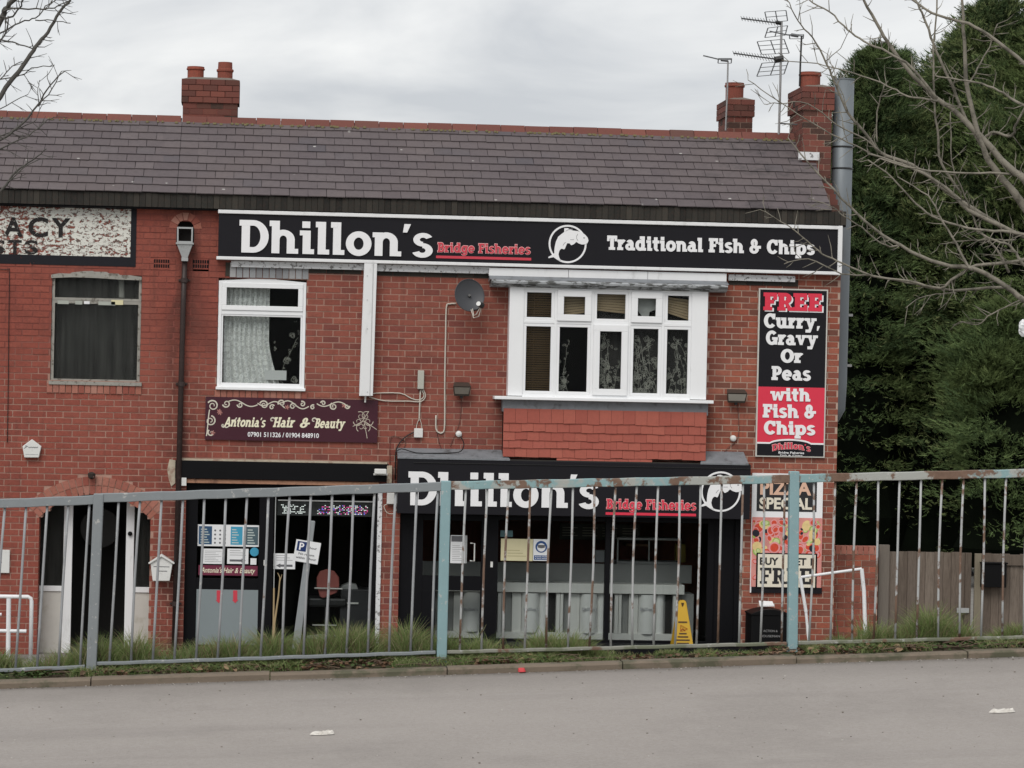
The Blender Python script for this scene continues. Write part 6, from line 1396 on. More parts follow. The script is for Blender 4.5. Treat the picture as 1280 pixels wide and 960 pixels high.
m = MB(); m.tube([P(968, 75), P(979, 73)], .045, 8); m.tube([P(970, 28), P(976, 29)], .028, 8); m.build('dipole_box', DARKPL, ae)
ae2 = thing('tv_aerial', 'thin aerial mast tied to the middle chimney pot with one short boom', 'aerial'); YA = 2.2
MB().tube([P(907, 163), P(909, 120), P(910, 76)], .012, 8).build('mast', MAST, ae2); m = MB(); m.tube([P(879, 69.5), P(898, 74), P(914, 74)], .010, 6); grid(m, ((898, 73), (914.5, 73), (914, 79), (897.5, 79)), 2, 2, (0, 1)); m.tube([P(901, 75), P(910, 76)], .02, 6); m.build('boom', ALU, ae2)
ae3 = thing('tv_aerial', 'dark aerial mast standing against the right hand chimney pot', 'aerial'); YA = 1.2
MB().tube([P(999.5, 108), P(1000.5, 80), P(1002, 45)], .013, 8).build('mast', DARKPL, ae3); m = MB(); m.tube([P(962, 39), P(984, 43.5), P(1004, 45)], .010, 6); grid(m, ((987, 43), (1004.5, 43), (1004, 48.5), (987, 48.5)), 2, 2, (0, 1)); m.tube([P(989, 43.5), P(998, 45)], .025, 6); m.build('boom', ALU, ae3)

# ------------------------------------------------------------------ low brick wall, timber fence on the right
lw = thing('low_brick_wall', 'low brick garden wall joining the shop corner to the timber fence', 'wall')
YL = .35; q = recm(1040, 679, 1097, 830, YL); lx0, lx1, lz1 = XR + .002, PX(1097, 740, YL), PZ(1070, 679, YL)
bx(lx0, lx1, YL + .007, YL + .22, 0, lz1 - .1).build('core', MORTAR, lw); stf = MB(); k = 0; z = 0
bl = make_brick_meshes(BRICK)
while z + CH < lz1 - .09:
    off = (k % 2) * BP / 2; x = lx0 - off
    while x < lx1:
        l, r_ = max(x + .005, lx0), min(x + BP - .005, lx1)
        if r_ - l > .03: bx(l, r_, YL + random.uniform(-.003, .001), YL + .09, z + .005, z + CH - .005).build('brick', BRICK, lw)
        x += BP
    z += CH; k += 1
bz_ = z
x = lx0
while x < lx1 - .03: bx(x + .004, min(x + .076, lx1) - .004, YL - .003, YL + .225, bz_ + .004, bz_ + .108).build('coping_brick', VOU, lw); x += .076
def plank_mat():
    t = NT('fence_board'); r = t.rnd(); c = t.ramp(r, [(0, (.115, .092, .074)), (.35, (.165, .132, .106)), (.7, (.135, .11, .092)), (1, (.20, .165, .135))])
    c = t.mix(t.step(t.noise(9, 6, .7, stretch=(9, 9, .7)), .4, .7, 0, .55), c, (.055, .042, .035)); c = t.mix(t.step(t.noise(3, 5, .6, stretch=(3, 3, .6)), .55, .75, 0, .5), c, (.20, .165, .135))
    return t.end(t.bsdf(c, .9, 0, .1, t.bump(t.noise(20, 5, .7, stretch=(8, 8, .4)), .5, .005)))
PLANK = plank_mat()
YFN = .5
tf = thing('timber_fence', 'weathered grey brown close boarded timber fence beside the brick wall', 'fence'); gt_ = thing('timber_gate', 'weathered timber gate with a black letter box at the far right', 'gate')
def PF(u, v=740): return PX(u, v, YFN)
bx(PF(1097), PF(1110), YFN - .05, YFN + .06, 0, PZ(1103, 681, YFN)).build('post', mat('pale_post', (.15, .13, .11), .9, var=.25, vs=10, stretch=(6, 6, .5)), tf)
zt_f = PZ(1160, 690, YFN); u = 1110.5
while u < 1211: w = min(random.uniform(9.5, 12), 1212 - u); bx(PF(u) + .002, PF(u + w) - .002, YFN + random.uniform(-.006, .006), YFN + .03, .05, zt_f + random.uniform(-.01, .008)).build('board', PLANK, tf); u += w
for zz in (.35, zt_f - .3): bx(PF(1110), PF(1212), YFN + .03, YFN + .08, zz, zz + .08).build('rail', PLANK, tf)
bx(PF(1205), PF(1212.5), YFN - .05, YFN - .008, .05, zt_f).build('end_batten', PLANK, tf)
q = recm(1196, 760, 1211, 766, YFN - .06); bx(q[0], q[1], YFN - .075, YFN - .05, q[2], q[3]).build('latch', PALEMET, tf)
u = 1217.5
while u < 1420: w = random.uniform(10, 13); bx(PF(u) + .002, PF(u + w) - .002, YFN + random.uniform(-.006, .006), YFN + .03, .05, zt_f - .01 + random.uniform(-.01, .008)).build('board', PLANK, gt_); u += w
bx(PF(1217), PF(1225), YFN - .04, YFN - .008, .05, zt_f - .01).build('gate_stile', mat('stile', (.19, .165, .12), .9, var=.25, vs=10, stretch=(6, 6, .5)), gt_); bx(PF(1225), PF(1420), YFN - .035, YFN - .008, zt_f - .16, zt_f - .02).build('gate_rail', PLANK, gt_)
q = recm(1226.5, 704.5, 1257, 734, YFN - .1); lb2 = thing('letter_box', 'black letter box fixed to the weathered timber gate', 'letter box'); bx(q[0], q[1], YFN - .16, YFN - .04, q[2], q[3]).build('box', BINB, lb2, bevel=.008); bx(q[0] - .01, q[1] + .01, YFN - .18, YFN - .04, q[3], q[3] + .02).build('lid', BINB, lb2, bevel=.004)
# ------------------------------------------------------------------ railing
BASE = [(-330, None), (118, None), (554.5, None), (991, None), (1428, None), (1865, None)]
def RP(u, v): return Vector((PX(u, v, YR), YR, PZ(u, v, YR)))
# posts: (px top, py top, px bottom, py bottom)
posts = [(-312, 640, -330, 862), (123.5, 619, 113.5, 847), (557.5, 602, 551.5, 831), (992.5, 590, 990, 819), (1428, 578, 1428, 800)]
def rail_line(i, v_l, v_r): pass
BRAIL = rail_material('grimy_bottom_rail', (.24, .24, .205), .56, (.16, .17, .12))
panels = [ # top rail left/right rows (centre), bottom rail rows, material
 (posts[0], posts[1], (642, 624.5), (852, 833.5), RAILG, BARG, 'grey railing panel at the far left beside the arched doorway'),
 (posts[1], posts[2], (622.5, 608), (829.5, 815.5), RAILG, BARG, 'grey railing panel in front of the salon'),
 (posts[2], posts[3], (607, 598.5), (815, 804.5), RAILT, BART, 'rusty teal railing panel in front of the chip shop window'),
 (posts[3], posts[4], (598, 588), (803.5, 793), RAILT, BART, 'pale teal railing panel before the timber fence at right')]
for i, (pa, pb_, (tl_, tr2), (bl_, br_), rm, bm, lab) in enumerate(panels):
    pn = thing('railing_panel', lab, 'railing', 'roadside railing panels')
    a, b = RP(pa[0], tl_), RP(pb_[0], tr2); c, d = RP(pa[2], bl_), RP(pb_[2], br_)
    def bar(p, q_, h, dpt, nm, mt_):
        m = MB(); n = 24; vs = []
        for k in range(n + 1):
            e = p.lerp(q_, k / n); j = .0015 * math.sin(k * 1.9 + i)
            vs += [(e.x, e.y - dpt, e.z - h + j), (e.x, e.y + dpt, e.z - h + j), (e.x, e.y + dpt, e.z + h + j), (e.x, e.y - dpt, e.z + h + j)]
        fs = [(4 * k + w, 4 * k + (w + 1) % 4, 4 * k + 4 + (w + 1) % 4, 4 * k + 4 + w) for k in range(n) for w in range(4)] + [(0, 3, 2, 1), tuple(4 * n + w for w in (0, 1, 2, 3))]
        m.add(vs, fs); return m.build(nm, mt_, pn, bevel=.004)
    ga = Vector((.008, 0, 0))
    bar(a + ga, b + Vector((.004, 0, 0)), .0255 if i < 2 else .024, .022, 'top_rail', rm); bar(c + ga * 4, d - ga * 4, .010, .018, 'bottom_rail', BRAIL if i > 1 else rm)
    n = 16; spc = (436.5) / 16.35
    for k in range(n):
        u = pa[0] + 436.5 * (k + .93) / 16.4 - (pa[0] - 123.5 if False else 0)
        tt = (u - pa[0]) / (pb_[0] - pa[0])
        top = a.lerp(b, tt); bot = c.lerp(d, (tt * (pb_[0] - pa[0]) - (2 if i < 3 else 4)) / (pb_[0] - pa[0]))
        bend = random.uniform(-.006, .006) * (1 if i < 2 else 1.8); mid = top.lerp(bot, .5) + Vector((bend, random.uniform(-.004, .004), 0))
        MB().tube([top + Vector((0, 0, -.015)), top.lerp(bot, .25) + Vector((bend * .7, 0, 0)), mid, top.lerp(bot, .75) + Vector((bend * .6, 0, 0)), bot], .0074 if i < 2 else .0068, 8).build('bar', bm, pn, smooth=True)
    # its left hand post
    pp_, pm = pa, (RAILG if i < 2 else RAILP)
    t_, b_2 = RP(pp_[0], pp_[1] - (2 if i == 1 else 1)), RP(pp_[2], pp_[3] + 6); hw = .0285
    m = MB(); vs = []
    for e in (t_, t_.lerp(b_2, .5), b_2):
        for uu, vv in ((-1, -1), (1, -1), (1, 1), (-1, 1)): vs.append((e.x + hw * uu, e.y + hw * vv, e.z))
    m.add(vs, [(4 * k + w, 4 * k + 4 + w, 4 * k + 4 + (w + 1) % 4, 4 * k + (w + 1) % 4) for k in range(2) for w in range(4)] + [(0, 1, 2, 3), (11, 10, 9, 8)]); m.build('post', pm, pn, bevel=.005)
# ------------------------------------------------------------------ verge vegetation
def np_mesh(name, V, tri_n, rnd, mt, parent=None, **k):
    """V: (faces, corners, 3) array, every face its own corners"""
    F_, C_, _ = V.shape; me = bpy.data.meshes.new(name); me.vertices.add(F_ * C_); me.vertices.foreach_set('co', V.reshape(-1).astype(np.float32))
    me.loops.add(F_ * C_); me.loops.foreach_set('vertex_index', np.arange(F_ * C_, dtype=np.int32)); me.polygons.add(F_); me.polygons.foreach_set('loop_start', np.arange(0, F_ * C_, C_, dtype=np.int32))
    me.update(calc_edges=True); me.materials.append(mt); at = me.attributes.new('rnd', 'FLOAT', 'POINT'); at.data.foreach_set('value', np.repeat(rnd, C_).astype(np.float32)); return link(name, me, parent, **k)
def blades(name, spots, mt, seed, label=None):
    rd = np.random.default_rng(seed); S = np.array(spots); n = len(S); a = rd.uniform(0, 2 * math.pi, n); b = rd.uniform(0, math.pi, n); r = rd.random(n)
    P = S[:, :3]; h, lean, w = S[:, 3], S[:, 4], S[:, 5]; D_ = np.stack([np.cos(a) * lean, np.sin(a) * lean * .6, a * 0], 1); W3 = np.stack([np.cos(b) * w, np.sin(b) * w * .5, a * 0], 1)
    pts = []
    for t_, ww in ((0, 1), (.35, .9), (.7, .6), (1.0, .08)):
        c = P + D_ * t_ * t_; c[:, 2] += h * t_ * (1 - .25 * t_ * np.minimum(1, lean / np.maximum(h, .01))); pts.append((c - W3 * ww, c + W3 * ww))
    Q = np.concatenate([np.stack([pts[k][0], pts[k][1], pts[k + 1][1], pts[k + 1][0]], 1) for k in range(3)]); return np_mesh(name, Q, 4, np.concatenate([r] * 3), mt, kind='stuff')
def leafmat(name, cols, tr=.25):
    t = NT(name); c = t.ramp(t.rnd(), [(i / (len(cols) - 1), k) for i, k in enumerate(cols)])
    d = t.bsdf(c, .75, 0, .2); tl = t.n('ShaderNodeBsdfTranslucent'); t.l(c, tl.inputs[0]); m = t.n('ShaderNodeMixShader'); m.inputs[0].default_value = tr; t.l(d, m.inputs[1]); t.l(tl.outputs[0], m.inputs[2]); return t.end(m.outputs[0])
GRASS = leafmat('grass', [(.15, .215, .07), (.22, .29, .10), (.11, .165, .055), (.30, .34, .15), (.18, .25, .08), (.46, .42, .26)], .42)
DRYG = leafmat('dry_grass', [(.24, .18, .10), (.17, .12, .07), (.30, .25, .15), (.10, .11, .04)])
def hgt(u):   # grass height along the photo x
    pts = [(-200, .12), (30, .15), (60, .18), (180, .22), (200, .17), (260, .16), (320, .20), (345, .22), (400, .17), (430, .22), (480, .20), (520, .24), (560, .14), (610, .14), (660, .13), (700, .17), (800, .06), (960, .05), (1010, .07), (1060, .10), (1090, .18), (1130, .12), (1170, .24), (1195, .20), (1215, .10), (1280, .12), (1500, .15)]
    for (a, p), (b, q_) in zip(pts[:-1], pts[1:]):
        if a <= u <= b: return p + (q_ - p) * (u - a) / (b - a)
    return .1
U2X = lambda u: PX(u, 820, YR)
def vz(x, y):
    d = y - YK
    pr2 = [(p[0] - YK, p[1]) for p in prof]
    for (a, p), (b, q_) in zip(pr2[:-1], pr2[1:]):
        if a <= d <= b: return zr(x) + mound(x, p) + (mound(x, q_) - mound(x, p)) * (d - a) / (b - a)
    return zr(x) + .03
sp = []; dr = []
for _ in range(74000):
    u = rng.uniform(-60, 1340); x = U2X(u); h = hgt(u); dens = min(1, .5 + h * 4); clump = .5 + .5 * math.sin(x * 17 + 2 * math.sin(x * 7.7))
    if rng.random() > dens * (.3 + .7 * clump): continue
    y = YR + .025 + abs(rng.normal(0, .14)); hh = h * rng.uniform(.3, 1.2) * (.78 + .45 * clump); z = vz(x, min(y, YK + .9))
    (dr if rng.random() < .2 else sp).append((x, y, z - .01, hh, hh * rng.uniform(.2, .9), rng.uniform(.0016, .0034)))
for _ in range(9000):   # low tufts in front of the bottom rail
    u = rng.uniform(-60, 1340); x = U2X(u)
    if math.sin(x * 3.1 + 1) + math.sin(x * 7.3) < -.5: continue
    y = YK + rng.uniform(.125, .25); hh = rng.uniform(.02, .085); sp.append((x, y, vz(x, y) - .005, hh, hh * 1.0, .0018))
for cu in (345, 520, 690, 705, 1172, 1192, 1090, 605, 135, 165, 455): # individual tall tufts
    for _ in range(90):
        x = U2X(cu) + rng.normal(0, .05); y = YR + .03 + abs(rng.normal(0, .05)); hh = rng.uniform(.10, .27); sp.append((x, y, vz(x, y) - .01, hh, hh * rng.uniform(.3, 1), rng.uniform(.002, .0042)))
blades('grass', sp, GRASS, 1); blades('dry_grass', dr, DRYG, 2)
# dead leaves and ivy litter
DEAD = leafmat('dead_leaf', [(.10, .055, .035), (.17, .10, .06), (.06, .04, .03), (.26, .18, .11), (.14, .07, .045)], .1); IVY = leafmat('ivy_leaf', [(.035, .06, .02), (.06, .09, .03), (.045, .075, .022), (.09, .12, .04)], .1)
XV0, XV1 = PX(-60, 830, YR), PX(1340, 830, YR)
def leaves(name, n, mt, smin, smax, ymin, ymax, seed):
    rd = np.random.default_rng(seed); m = MB()
    for _ in range(n):
        x = rd.uniform(XV0, XV1); y = rd.uniform(YK + ymin, YK + ymax); d = math.sin(x * 2.3 + seed) + math.sin(x * 5.9)
        if d < -.9: continue
        s = rd.uniform(smin, smax); z = vz(x, y) + rd.uniform(0, .03); rot = Matrix.Rotation(rd.uniform(0, 6.3), 3, 'Z') @ Matrix.Rotation(rd.uniform(-.9, .9), 3, 'X') @ Matrix.Rotation(rd.uniform(-.6, .6), 3, 'Y'); m.cur = rd.random()
        pts = [rot @ Vector(p) * s + Vector((x, y, z)) for p in ((-1, 0, 0), (-.4, .5, .15), (.5, .45, .1), (1.1, 0, -.1), (.5, -.45, .1), (-.4, -.5, .15))]; m.add(pts, [(0, 1, 2, 3), (0, 3, 4, 5)])
    m.build(name, mt, kind='stuff')
leaves('dead_leaves', 2300, DEAD, .010, .026, .11, .36, 3); leaves('ground_ivy', 2000, IVY, .008, .02, .12, .34, 5)
m = MB()
for _ in range(120):
    x = rng.uniform(XV0, XV1); y = YK + rng.uniform(.12, .28); a = rng.uniform(-.5, .5); L_ = rng.uniform(.08, .3); z = vz(x, y) + .015
    m.tube([(x, y, z), (x + L_ * .5 * math.cos(a), y + .02, z + rng.uniform(0, .03)), (x + L_ * math.cos(a), y + L_ * .3 * math.sin(a), z + rng.uniform(-.01, .03))], .0022, 4)
m.build('fallen_twigs', mat('twig_brown', (.13, .09, .065), .9), kind='stuff')
m = MB()   # grit along the gutter
for _ in range(650):
    x = rng.uniform(XV0, XV1); y = YK - abs(rng.normal(0, .05)) - .003 if rng.random() < .6 else rng.uniform(YK - 4, YK); s = rng.uniform(.0015, .0045); m.box(x - s, x + s, y - s, y + s, zr(x) - .001, zr(x) + s); m.cur = rng.random()
m.build('grit', tile_mat('grit_stone', [(.06, .055, .05), (.35, .33, .3), (.12, .10, .08), (.5, .48, .45)]), kind='stuff')
# litter on the road
def litter(name, label, cx, cy, outline, mt, h=.016):
    # place on the road plane under the pixel
    d = ROT.to_3x3() @ Vector(((cx - 640) / FPX, -(cy - 480) / FPX, -1)); t_ = (KL.z + GS * (CAM.x - KL.x) - CAM.z) / (d.z - GS * d.x); c = CAM + d * t_
    n = len(outline); m = MB(); vs = [(c.x + u, c.y + v, zr(c.x + u) + .003) for u, v in outline] + [(c.x + u * .8, c.y + v * .75, zr(c.x + u) + h * (1 + .5 * math.sin(3 * i))) for i, (u, v) in enumerate(outline)]
    m.add(vs + [(c.x, c.y, zr(c.x) + h * .7)], [(i, (i + 1) % n, n + (i + 1) % n, n + i) for i in range(n)] + [(n + i, n + (i + 1) % n, 2 * n) for i in range(n)])
    o = m.build(name, mt); return tag(o, label, 'litter')
PL = mat('crushed_paper', (.60, .575, .53), .7, var=.2, vs=60, dirt=((.2, .18, .15), 40, .5, .7, .5))
litter('crushed_paper', 'flattened white paper lying on the road at lower left', 404, 918.5, [(-.065, 0), (-.045, .03), (0, .025), (.03, .04), (.052, .04), (.055, .0), (.04, -.02), (0, -.028), (-.04, -.024)], PL)
litter('crushed_paper', 'flattened white paper lying on the road at the right edge', 1253, 891, [(-.066, .01), (-.04, .012), (-.02, .03), (.02, .032), (.045, .04), (.066, .01), (.06, -.012), (.03, -.02), (-.03, -.02), (-.055, -.008)], PL)
c = pix(652, 836.5, YK - .01); m = MB(); m.add([(c.x - .022, YK - .02, c.z - .012), (c.x + .024, YK - .018, c.z - .014), (c.x + .015, YK + .0, c.z + .012), (c.x - .018, YK - .004, c.z + .006), (c.x - .015, YK - .045, c.z - .014), (c.x + .02, YK - .04, c.z - .012)], [(0, 1, 2, 3), (4, 5, 1, 0), (0, 3, 4), (5, 2, 1)]); thing_mesh('red_wrapper', 'crumpled bright red wrapper lying against the kerb', 'litter', m, REDL)

# ------------------------------------------------------------------ bare trees
def branches(name, label, lines_, Y0, mt, trunk, seed, twig_r=.0022, twigs=1.0, dep=.6, tw_len=1.0, wk=1.0):
    rd = random.Random(seed); T = thing(name, label, 'tree'); mt_ = MB(); mtw = MB(); off = 0
    for (pts, w0, w1, dy) in lines_:
        P3 = [];  n = len(pts)
        for i, (u, v) in enumerate(pts):
            f = i / (n - 1); Y = Y0 + dy * (1 - f) + dep * .25 * math.sin(f * 3 + off) * f
            p = pix(u, v, Y); P3.append(p)
        off += 1.7; out = []
        for i in range(n - 1):
            p0, p1, p2, p3 = P3[max(i - 1, 0)], P3[i], P3[i + 1], P3[min(i + 2, n - 1)]
            for k in range(4): t_ = k / 4; q_ = .5 * ((2 * p1) + (p2 - p0) * t_ + (2 * p0 - 5 * p1 + 4 * p2 - p3) * t_ * t_ + (3 * p1 - 3 * p2 + p3 - p0) * t_ ** 3); out.append(q_ + Vector([rd.uniform(-.007, .007) for _ in range(3)]))
        out.append(P3[-1]); N = len(out); sc_ = (DIST + Y0) / FPX * wk
        rs_ = [(w0 + (w1 - w0) * (i / (N - 1)) ** .8) * .5 * sc_ for i in range(N)]
        mt_.tube(out, rs_, 7)
        for i in range(2, N):
            if rd.random() < .42 * twigs:
                b = out[i]; d = (out[i] - out[i - 1]).normalized(); s = rd.choice((-1, 1)); ax = Vector((-d.z, 0, d.x)) * s
                L_ = rd.uniform(.05, .24) * tw_len; dd = (d * rd.uniform(.3, 1) + ax * rd.uniform(.5, 1.1) + Vector((0, rd.uniform(-.6, .6), 0))).normalized(); q1 = b + dd * L_ * .5; dd2 = (dd + Vector((rd.uniform(-.4, .4), 0, rd.uniform(-.1, .5)))).normalized(); q2 = q1 + dd2 * L_ * .5
                mtw.tube([b, q1, q2], [min(rs_[i] * .6, twig_r * 1.6), twig_r, twig_r * .5], 4)
                if rd.random() < .5: mtw.tube([q1, q1 + (dd2 + ax * .8).normalized() * L_ * .35], [twig_r * .8, twig_r * .4], 4)
    mt_.build('branches', mt, T, smooth=True); mtw.build('twigs', mt, T, kind='stuff'); trunk_m = MB(); trunk_m.tube(trunk[0], trunk[1], 12); trunk_m.build('trunk', mt, T, smooth=True); return T
RT = [
 ([(1400, 330), (1330, 290), (1280, 225), (1262, 210), (1215, 160), (1192, 137), (1167, 120), (1122, 72), (1100, 37), (1080, 0), (1070, -25)], 17, 3.5, 0),
 ([(1400, 340), (1330, 320), (1280, 257), (1265, 238), (1240, 207), (1227, 180), (1210, 117), (1205, 50), (1202, 0), (1200, -30)], 20, 3, .15),
 ([(1380, 150), (1320, 115), (1280, 80), (1245, 50), (1210, 30), (1175, 20), (1140, 0), (1120, -20)], 9, 3, -.3),
 ([(1242, 208), (1225, 178), (1207, 147), (1185, 95), (1167, 55), (1155, 22), (1145, 0), (1138, -20)], 7, 3, .1),
 ([(1360, 170), (1280, 132), (1260, 120), (1235, 107), (1200, 100), (1170, 95)], 6, 2.5, -.5),
 ([(1228, 178), (1232, 172), (1242, 166), (1265, 170), (1269, 157), (1279, 140), (1290, 110)], 6, 3.5, .2),
 ([(1200, 240), (1177, 205), (1172, 165), (1168, 130), (1167, 60), (1172, 0), (1173, -20)], 5, 2.5, .3),
 ([(1172, 124), (1140, 85), (1110, 65), (1080, 52), (1060, 37), (1037, 15), (1010, 0), (998, -12)], 5, 2, -.2),
 ([(1262, 290), (1185, 240), (1160, 220), (1140, 207), (1100, 190), (1085, 170), (1060, 140), (1042, 100), (1032, 77), (1015, 47), (997, 25), (984, 0)], 9, 1.6, .3),
 ([(1100, 190), (1082, 174), (1045, 155), (1010, 130), (975, 129), (955, 130)], 3.2, 1.3, .2),
 ([(1140, 208), (1097, 195), (1060, 178), (1017, 155), (975, 128), (935, 100)], 3.8, 1.4, .35),
 ([(1172, 126), (1160, 124), (1135, 120), (1115, 110), (1085, 97), (1050, 87), (1022, 80), (977, 75)], 4.2, 1.5, -.1),
 ([(1096, 178), (1096, 140), (1105, 107)], 3, 2, .1),
 ([(1275, 219), (1260, 217), (1210, 216), (1145, 211), (1100, 198)], 5, 2.5, .1),
 ([(1330, 310), (1272, 326), (1220, 332), (1190, 350), (1175, 360), (1135, 351), (1092, 345), (1055, 330), (1027, 317), (1010, 302), (985, 282), (950, 262)], 7, 1.5, 0),
 ([(1262, 358), (1235, 360), (1180, 362), (1135, 353), (1090, 344), (1052, 342), (1010, 324), (980, 330)], 6, 1.5, .15),
 ([(1400, 430), (1330, 405), (1280, 375), (1255, 357), (1220, 337), (1177, 330), (1125, 307), (1082, 277), (1042, 237), (1007, 200), (985, 172)], 13, 1.8, -.1),
 ([(1125, 307), (1107, 307), (1077, 285), (1055, 270), (1037, 257), (1010, 248)], 3.5, 1.2, .1),
 ([(1400, 340), (1330, 315), (1280, 296), (1262, 287), (1210, 262), (1185, 237), (1145, 212), (1110, 200), (1085, 192)], 12, 3, .2),
 ([(1290, 296), (1262, 290), (1222, 287), (1175, 275), (1145, 255), (1115, 222), (1085, 200)], 6, 2.2, -.2),
 ([(1215, 337), (1210, 332), (1195, 305), (1175, 272), (1160, 245), (1122, 221)], 5.5, 2, -.3),
 ([(1290, 370), (1272, 377), (1240, 392), (1222, 405), (1200, 402)], 3.5, 1.5, .1),
 ([(1195, 366), (1177, 367), (1150, 372), (1132, 385)], 3, 1.2, .1),
 ([(1262, 340), (1245, 312), (1222, 285), (1212, 257), (1200, 232), (1190, 200), (1188, 140)], 4.5, 1.8, .25),
 ([(1310, 360), (1280, 332), (1272, 320), (1260, 305), (1240, 300), (1215, 285)], 7, 3, -.15),
 ([(1270, 300), (1240, 300), (1215, 300), (1175, 305)], 3.5, 1.5, .1),
 ([(1210, 105), (1222, 85), (1237, 58), (1247, 30)], 3.5, 2, .1), ([(1032, 77), (1050, 60), (1065, 30)], 1.8, 1, .1), ([(1060, 140), (1045, 95), (1035, 68)], 1.8, 1, 0)]
YT = -9.0; tx = pix(1520, 600, YT).x
e1 = pix(1400, 335, YT); e2 = pix(1400, 430, YT)
branches('bare_tree', 'bare pale barked tree spreading its branches in from the right', RT, YT, BARKR, ([(tx + .3, YT, 0), (tx + .2, YT, 2.0), (tx, YT, 3.6), (e1.x + .1, YT, e1.z - .3), (e1.x - .02, YT, e1.z)], [.24, .2, .17, .12, .08]), 21, .0040, 1.7, wk=.74, tw_len=1.15)
LT = [
 ([(-60, 215), (-30, 165), (0, 121), (30, 80), (45, 58), (60, 40), (75, 15), (88, 0), (95, -15)], 8, 2.5, 0),
 ([(-30, 90), (0, 27), (7, 12), (17, 0), (25, -10)], 9, 5, .1), ([(5, 14), (15, 11), (55, 11), (72, 8), (88, 0)], 2.6, 1.3, 0), ([(-30, 60), (0, 42), (25, 28), (45, 22), (57, 8), (70, 0)], 2.6, 1.2, .1),
 ([(45, 25), (66, 26), (88, 29)], 1.6, 1, 0), ([(-30, 44), (0, 49), (18, 54), (41, 61)], 2.2, 1.6, .1), ([(-20, 118), (0, 100), (15, 83), (28, 77)], 1.8, 1.1, 0), ([(-10, 101), (0, 100), (30, 93), (40, 85), (68, 82)], 1.8, 1.1, .1),
 ([(-60, 215), (0, 175), (22, 160), (47, 132), (62, 107), (81, 89)], 4.5, 1.2, 0), ([(47, 132), (60, 118), (77, 89)], 2, 1.1, 0), ([(-30, 200), (0, 186), (35, 170), (60, 150), (70, 146)], 2.6, 1, .1), ([(-40, 195), (0, 170), (20, 163), (45, 150)], 2.4, 1, 0),
 ([(-60, 290), (0, 240), (20, 215), (40, 200), (58, 186)], 4.5, 1.2, .1), ([(10, 228), (35, 205), (60, 198)], 1.8, .9, 0), ([(-10, 142), (14, 128), (35, 118)], 1.6, .9, 0), ([(0, 20), (12, 22), (25, 10), (28, 0)], 3, 1.6, 0), ([(-20, 70), (5, 45), (10, 20)], 3, 1.5, 0),
 ([(48, 132), (47, 115), (50, 100)], 1.3, .8, 0), ([(47, 131), (63, 129)], 1.2, .7, 0)]
YTL = -9.0; tx = pix(-190, 500, YTL).x; e1 = pix(-60, 215, YTL)
branches('bare_tree', 'bare dark barked tree reaching in at the top left corner', LT, YTL, BARK, ([(tx - .3, YTL, 0), (tx - .2, YTL, 2.5), (tx, YTL, 4.2), (e1.x - .15, YTL, e1.z - .4), (e1.x, YTL, e1.z)], [.2, .17, .12, .07, .04]), 33, .0036, 1.2)
c = pix(1279, 410, YT - .1); m = MB(); vs = []
for i in range(7):
    for k in range(8): a = k * math.pi / 4; r_ = (.01, .035, .045, .05, .04, .03, .01)[i] * (1 + .35 * math.sin(k * 2.3 + i)); vs.append((c.x + r_ * math.cos(a), c.y + r_ * math.sin(a), c.z + .09 - i * .03))
m.add(vs, [(8 * i + k, 8 * i + (k + 1) % 8, 8 * i + 8 + (k + 1) % 8, 8 * i + 8 + k) for i in range(6) for k in range(8)]); thing_mesh('plastic_bag', 'torn white plastic bag caught in the tree at the right edge', 'bag', m, PAPER)

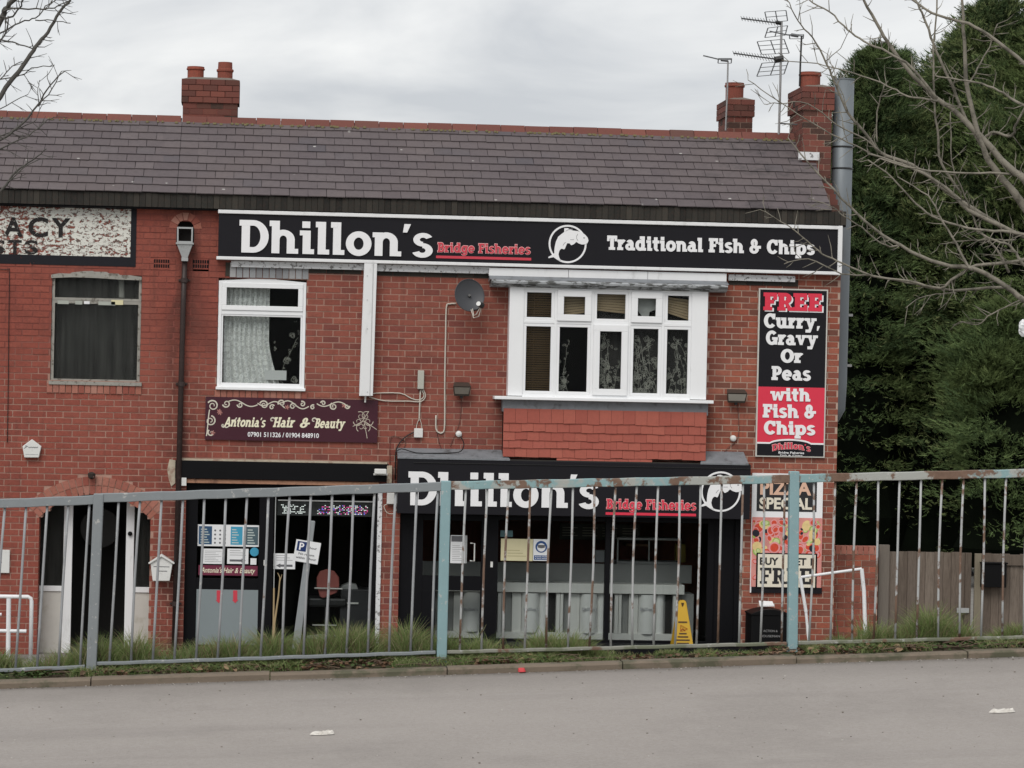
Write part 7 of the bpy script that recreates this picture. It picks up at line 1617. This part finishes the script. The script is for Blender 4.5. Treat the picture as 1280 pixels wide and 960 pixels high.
# ------------------------------------------------------------------ conifers behind
def conifer_mat(name, k=1.0):
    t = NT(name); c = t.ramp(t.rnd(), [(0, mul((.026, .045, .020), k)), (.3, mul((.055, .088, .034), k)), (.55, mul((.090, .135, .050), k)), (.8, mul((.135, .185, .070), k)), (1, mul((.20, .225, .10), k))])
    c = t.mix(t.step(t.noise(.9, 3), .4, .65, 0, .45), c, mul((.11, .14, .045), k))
    d = t.bsdf(c, .8, 0, .15); tl = t.n('ShaderNodeBsdfTranslucent'); t.l(c, tl.inputs[0]); m = t.n('ShaderNodeMixShader'); m.inputs[0].default_value = .15; t.l(d, m.inputs[1]); t.l(tl.outputs[0], m.inputs[2]); return t.end(m.outputs[0])
CON = conifer_mat('cypress_foliage')
def conifer(label, x, y, h, rad, seed, n_br=420, base=.4, per=30):
    rd = np.random.default_rng(seed); T = thing('conifer_tree', label, 'tree', 'conifers behind the shop', loc=(x, y, 0))
    MB().tube([(0, 0, 0), (.05, 0, h * .5), (0, 0, h * .97)], [.24, .15, .02], 8).build('trunk', mat('conifer_bark', (.07, .05, .04), .9), T)
    ph = rd.uniform(0, 6.28, 4); n = n_br; per = int(per * 1.7)
    f = rd.random(n) ** .48; z = base + (h - base) * f; a = rd.uniform(0, 2 * math.pi, n)
    pr_ = np.minimum(1.0, (1 - f) * 3.4 + .10) ** .75; lump = 1 + .24 * np.sin(3 * a + ph[0] + z * 1.3) + .16 * np.sin(5 * a + ph[1] - z * 2.1)
    L_ = rad * pr_ * lump * rd.uniform(.62, 1.32, n); up = np.where(f > .55, rd.uniform(.25, 1.0, n), rd.uniform(-.15, .55, n))
    d = np.stack([np.cos(a), np.sin(a), up], 1); d /= np.linalg.norm(d, axis=1)[:, None]; rb = rd.random(n)
    t_ = (.30 + .72 * (np.arange(per) / per) ** .75)[None, :, None]; Lb = L_[:, None, None]
    side = np.cross(d, np.array([0, 0, 1.0])); side /= np.linalg.norm(side, axis=1)[:, None] + 1e-6
    spread = rd.normal(0, 1, (n, per, 1)) * (.05 + .20 * Lb * np.clip(1.25 - t_, .15, 1)); vert = rd.normal(0, 1, (n, per, 1)) * .045
    off = np.stack([np.cos(a * 0 + ph[2] + z * .9), np.sin(ph[3] + z * 1.1)], 1) * .16 * rad * np.clip((z / h), 0, 1)[:, None]
    c = np.array([0, 0, 1.0]) * z[:, None, None] + np.concatenate([off, np.zeros((n, 1))], 1)[:, None, :] + d[:, None, :] * Lb * t_ + side[:, None, :] * spread + np.array([0, 0, 1.0]) * (vert - .16 * t_ ** 2 * Lb - np.abs(spread) * .25)
    dd = d[:, None, :] * 1.0 + side[:, None, :] * np.sign(spread) * .55 + rd.normal(0, .30, (n, per, 3)) + np.array([0, 0, .08]); dd /= np.linalg.norm(dd, axis=2)[..., None]
    s2 = np.cross(dd, rd.normal(0, .5, (n, per, 3)) + np.array([0, -.8, .6])); s2 /= np.linalg.norm(s2, axis=2)[..., None] + 1e-6
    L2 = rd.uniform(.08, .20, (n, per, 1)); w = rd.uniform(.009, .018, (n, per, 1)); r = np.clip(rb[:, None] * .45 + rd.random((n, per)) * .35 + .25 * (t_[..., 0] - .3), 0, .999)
    q = np.stack([c - s2 * w, c + dd * L2 * .6 - s2 * w * .7, c + dd * L2, c + s2 * w], 2).reshape(-1, 4, 3); R_ = [r.reshape(-1)]; Q_ = [q]
    for sg in (-1, 1):
        for st in (.15, .5):
            e = c + dd * L2 * st; k2 = dd * .75 + s2 * sg * .65; Q_.append(np.stack([e, e + k2 * L2 * .3 - s2 * w * .8 * 0 - np.cross(k2, s2) * w * .9 + dd * w, e + k2 * L2 * .62, e + k2 * L2 * .25 + dd * w * 1.2], 2).reshape(-1, 4, 3)); R_.append(r.reshape(-1))
    np_mesh('crown', np.concatenate(Q_), 4, np.concatenate(R_), CON, T)
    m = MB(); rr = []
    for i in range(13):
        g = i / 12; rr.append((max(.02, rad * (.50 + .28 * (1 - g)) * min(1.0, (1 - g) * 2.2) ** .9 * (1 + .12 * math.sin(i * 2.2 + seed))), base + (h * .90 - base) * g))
    m.lathe(rr, (0, 0, 0), 12); m.build('shade_core', mat('shade_core_black', (.003, .0042, .0025), .95, var=.6, vs=3, bump=1, bs=9, spec=.02), T)  # near-black core painted in for the deep shade inside the crown, hides sky
def top_h(u, v, Y): return PZ(u, v, Y)
cons = [ # label, photo x, top row, y, radius
 ('dark conifer rising directly behind the grey flue pipe', 1076, 66, 20, 1.25), ('second dark conifer from the flue pipe, with a broad top', 1112, 74, 21, 1.3), ('shorter dark conifer between the two tall ones at right', 1158, 108, 20.5, 1.45), ('tall dark conifer with a ragged top left of the tallest one', 1200, 42, 21, 1.4),
 ('tallest dark conifer near the right edge', 1240, 12, 20.2, 1.7), ('dark conifer cut by the right edge of the picture', 1300, 26, 19.6, 1.7),
 ('lower bright tipped conifer behind the timber gate', 1258, 385, 16, 1.1), ('conifer standing beyond the right edge of the picture', 1400, 60, 20, 1.7)]
for i, (lb, u, v, Y, rad) in enumerate(cons): conifer(lb, pix(u, 400, Y).x, Y, top_h(u, v, Y), rad, 50 + i, n_br=int(700 * rad * (1 if v < 200 else .6)), per=30)
print('objects', len(bpy.data.objects))
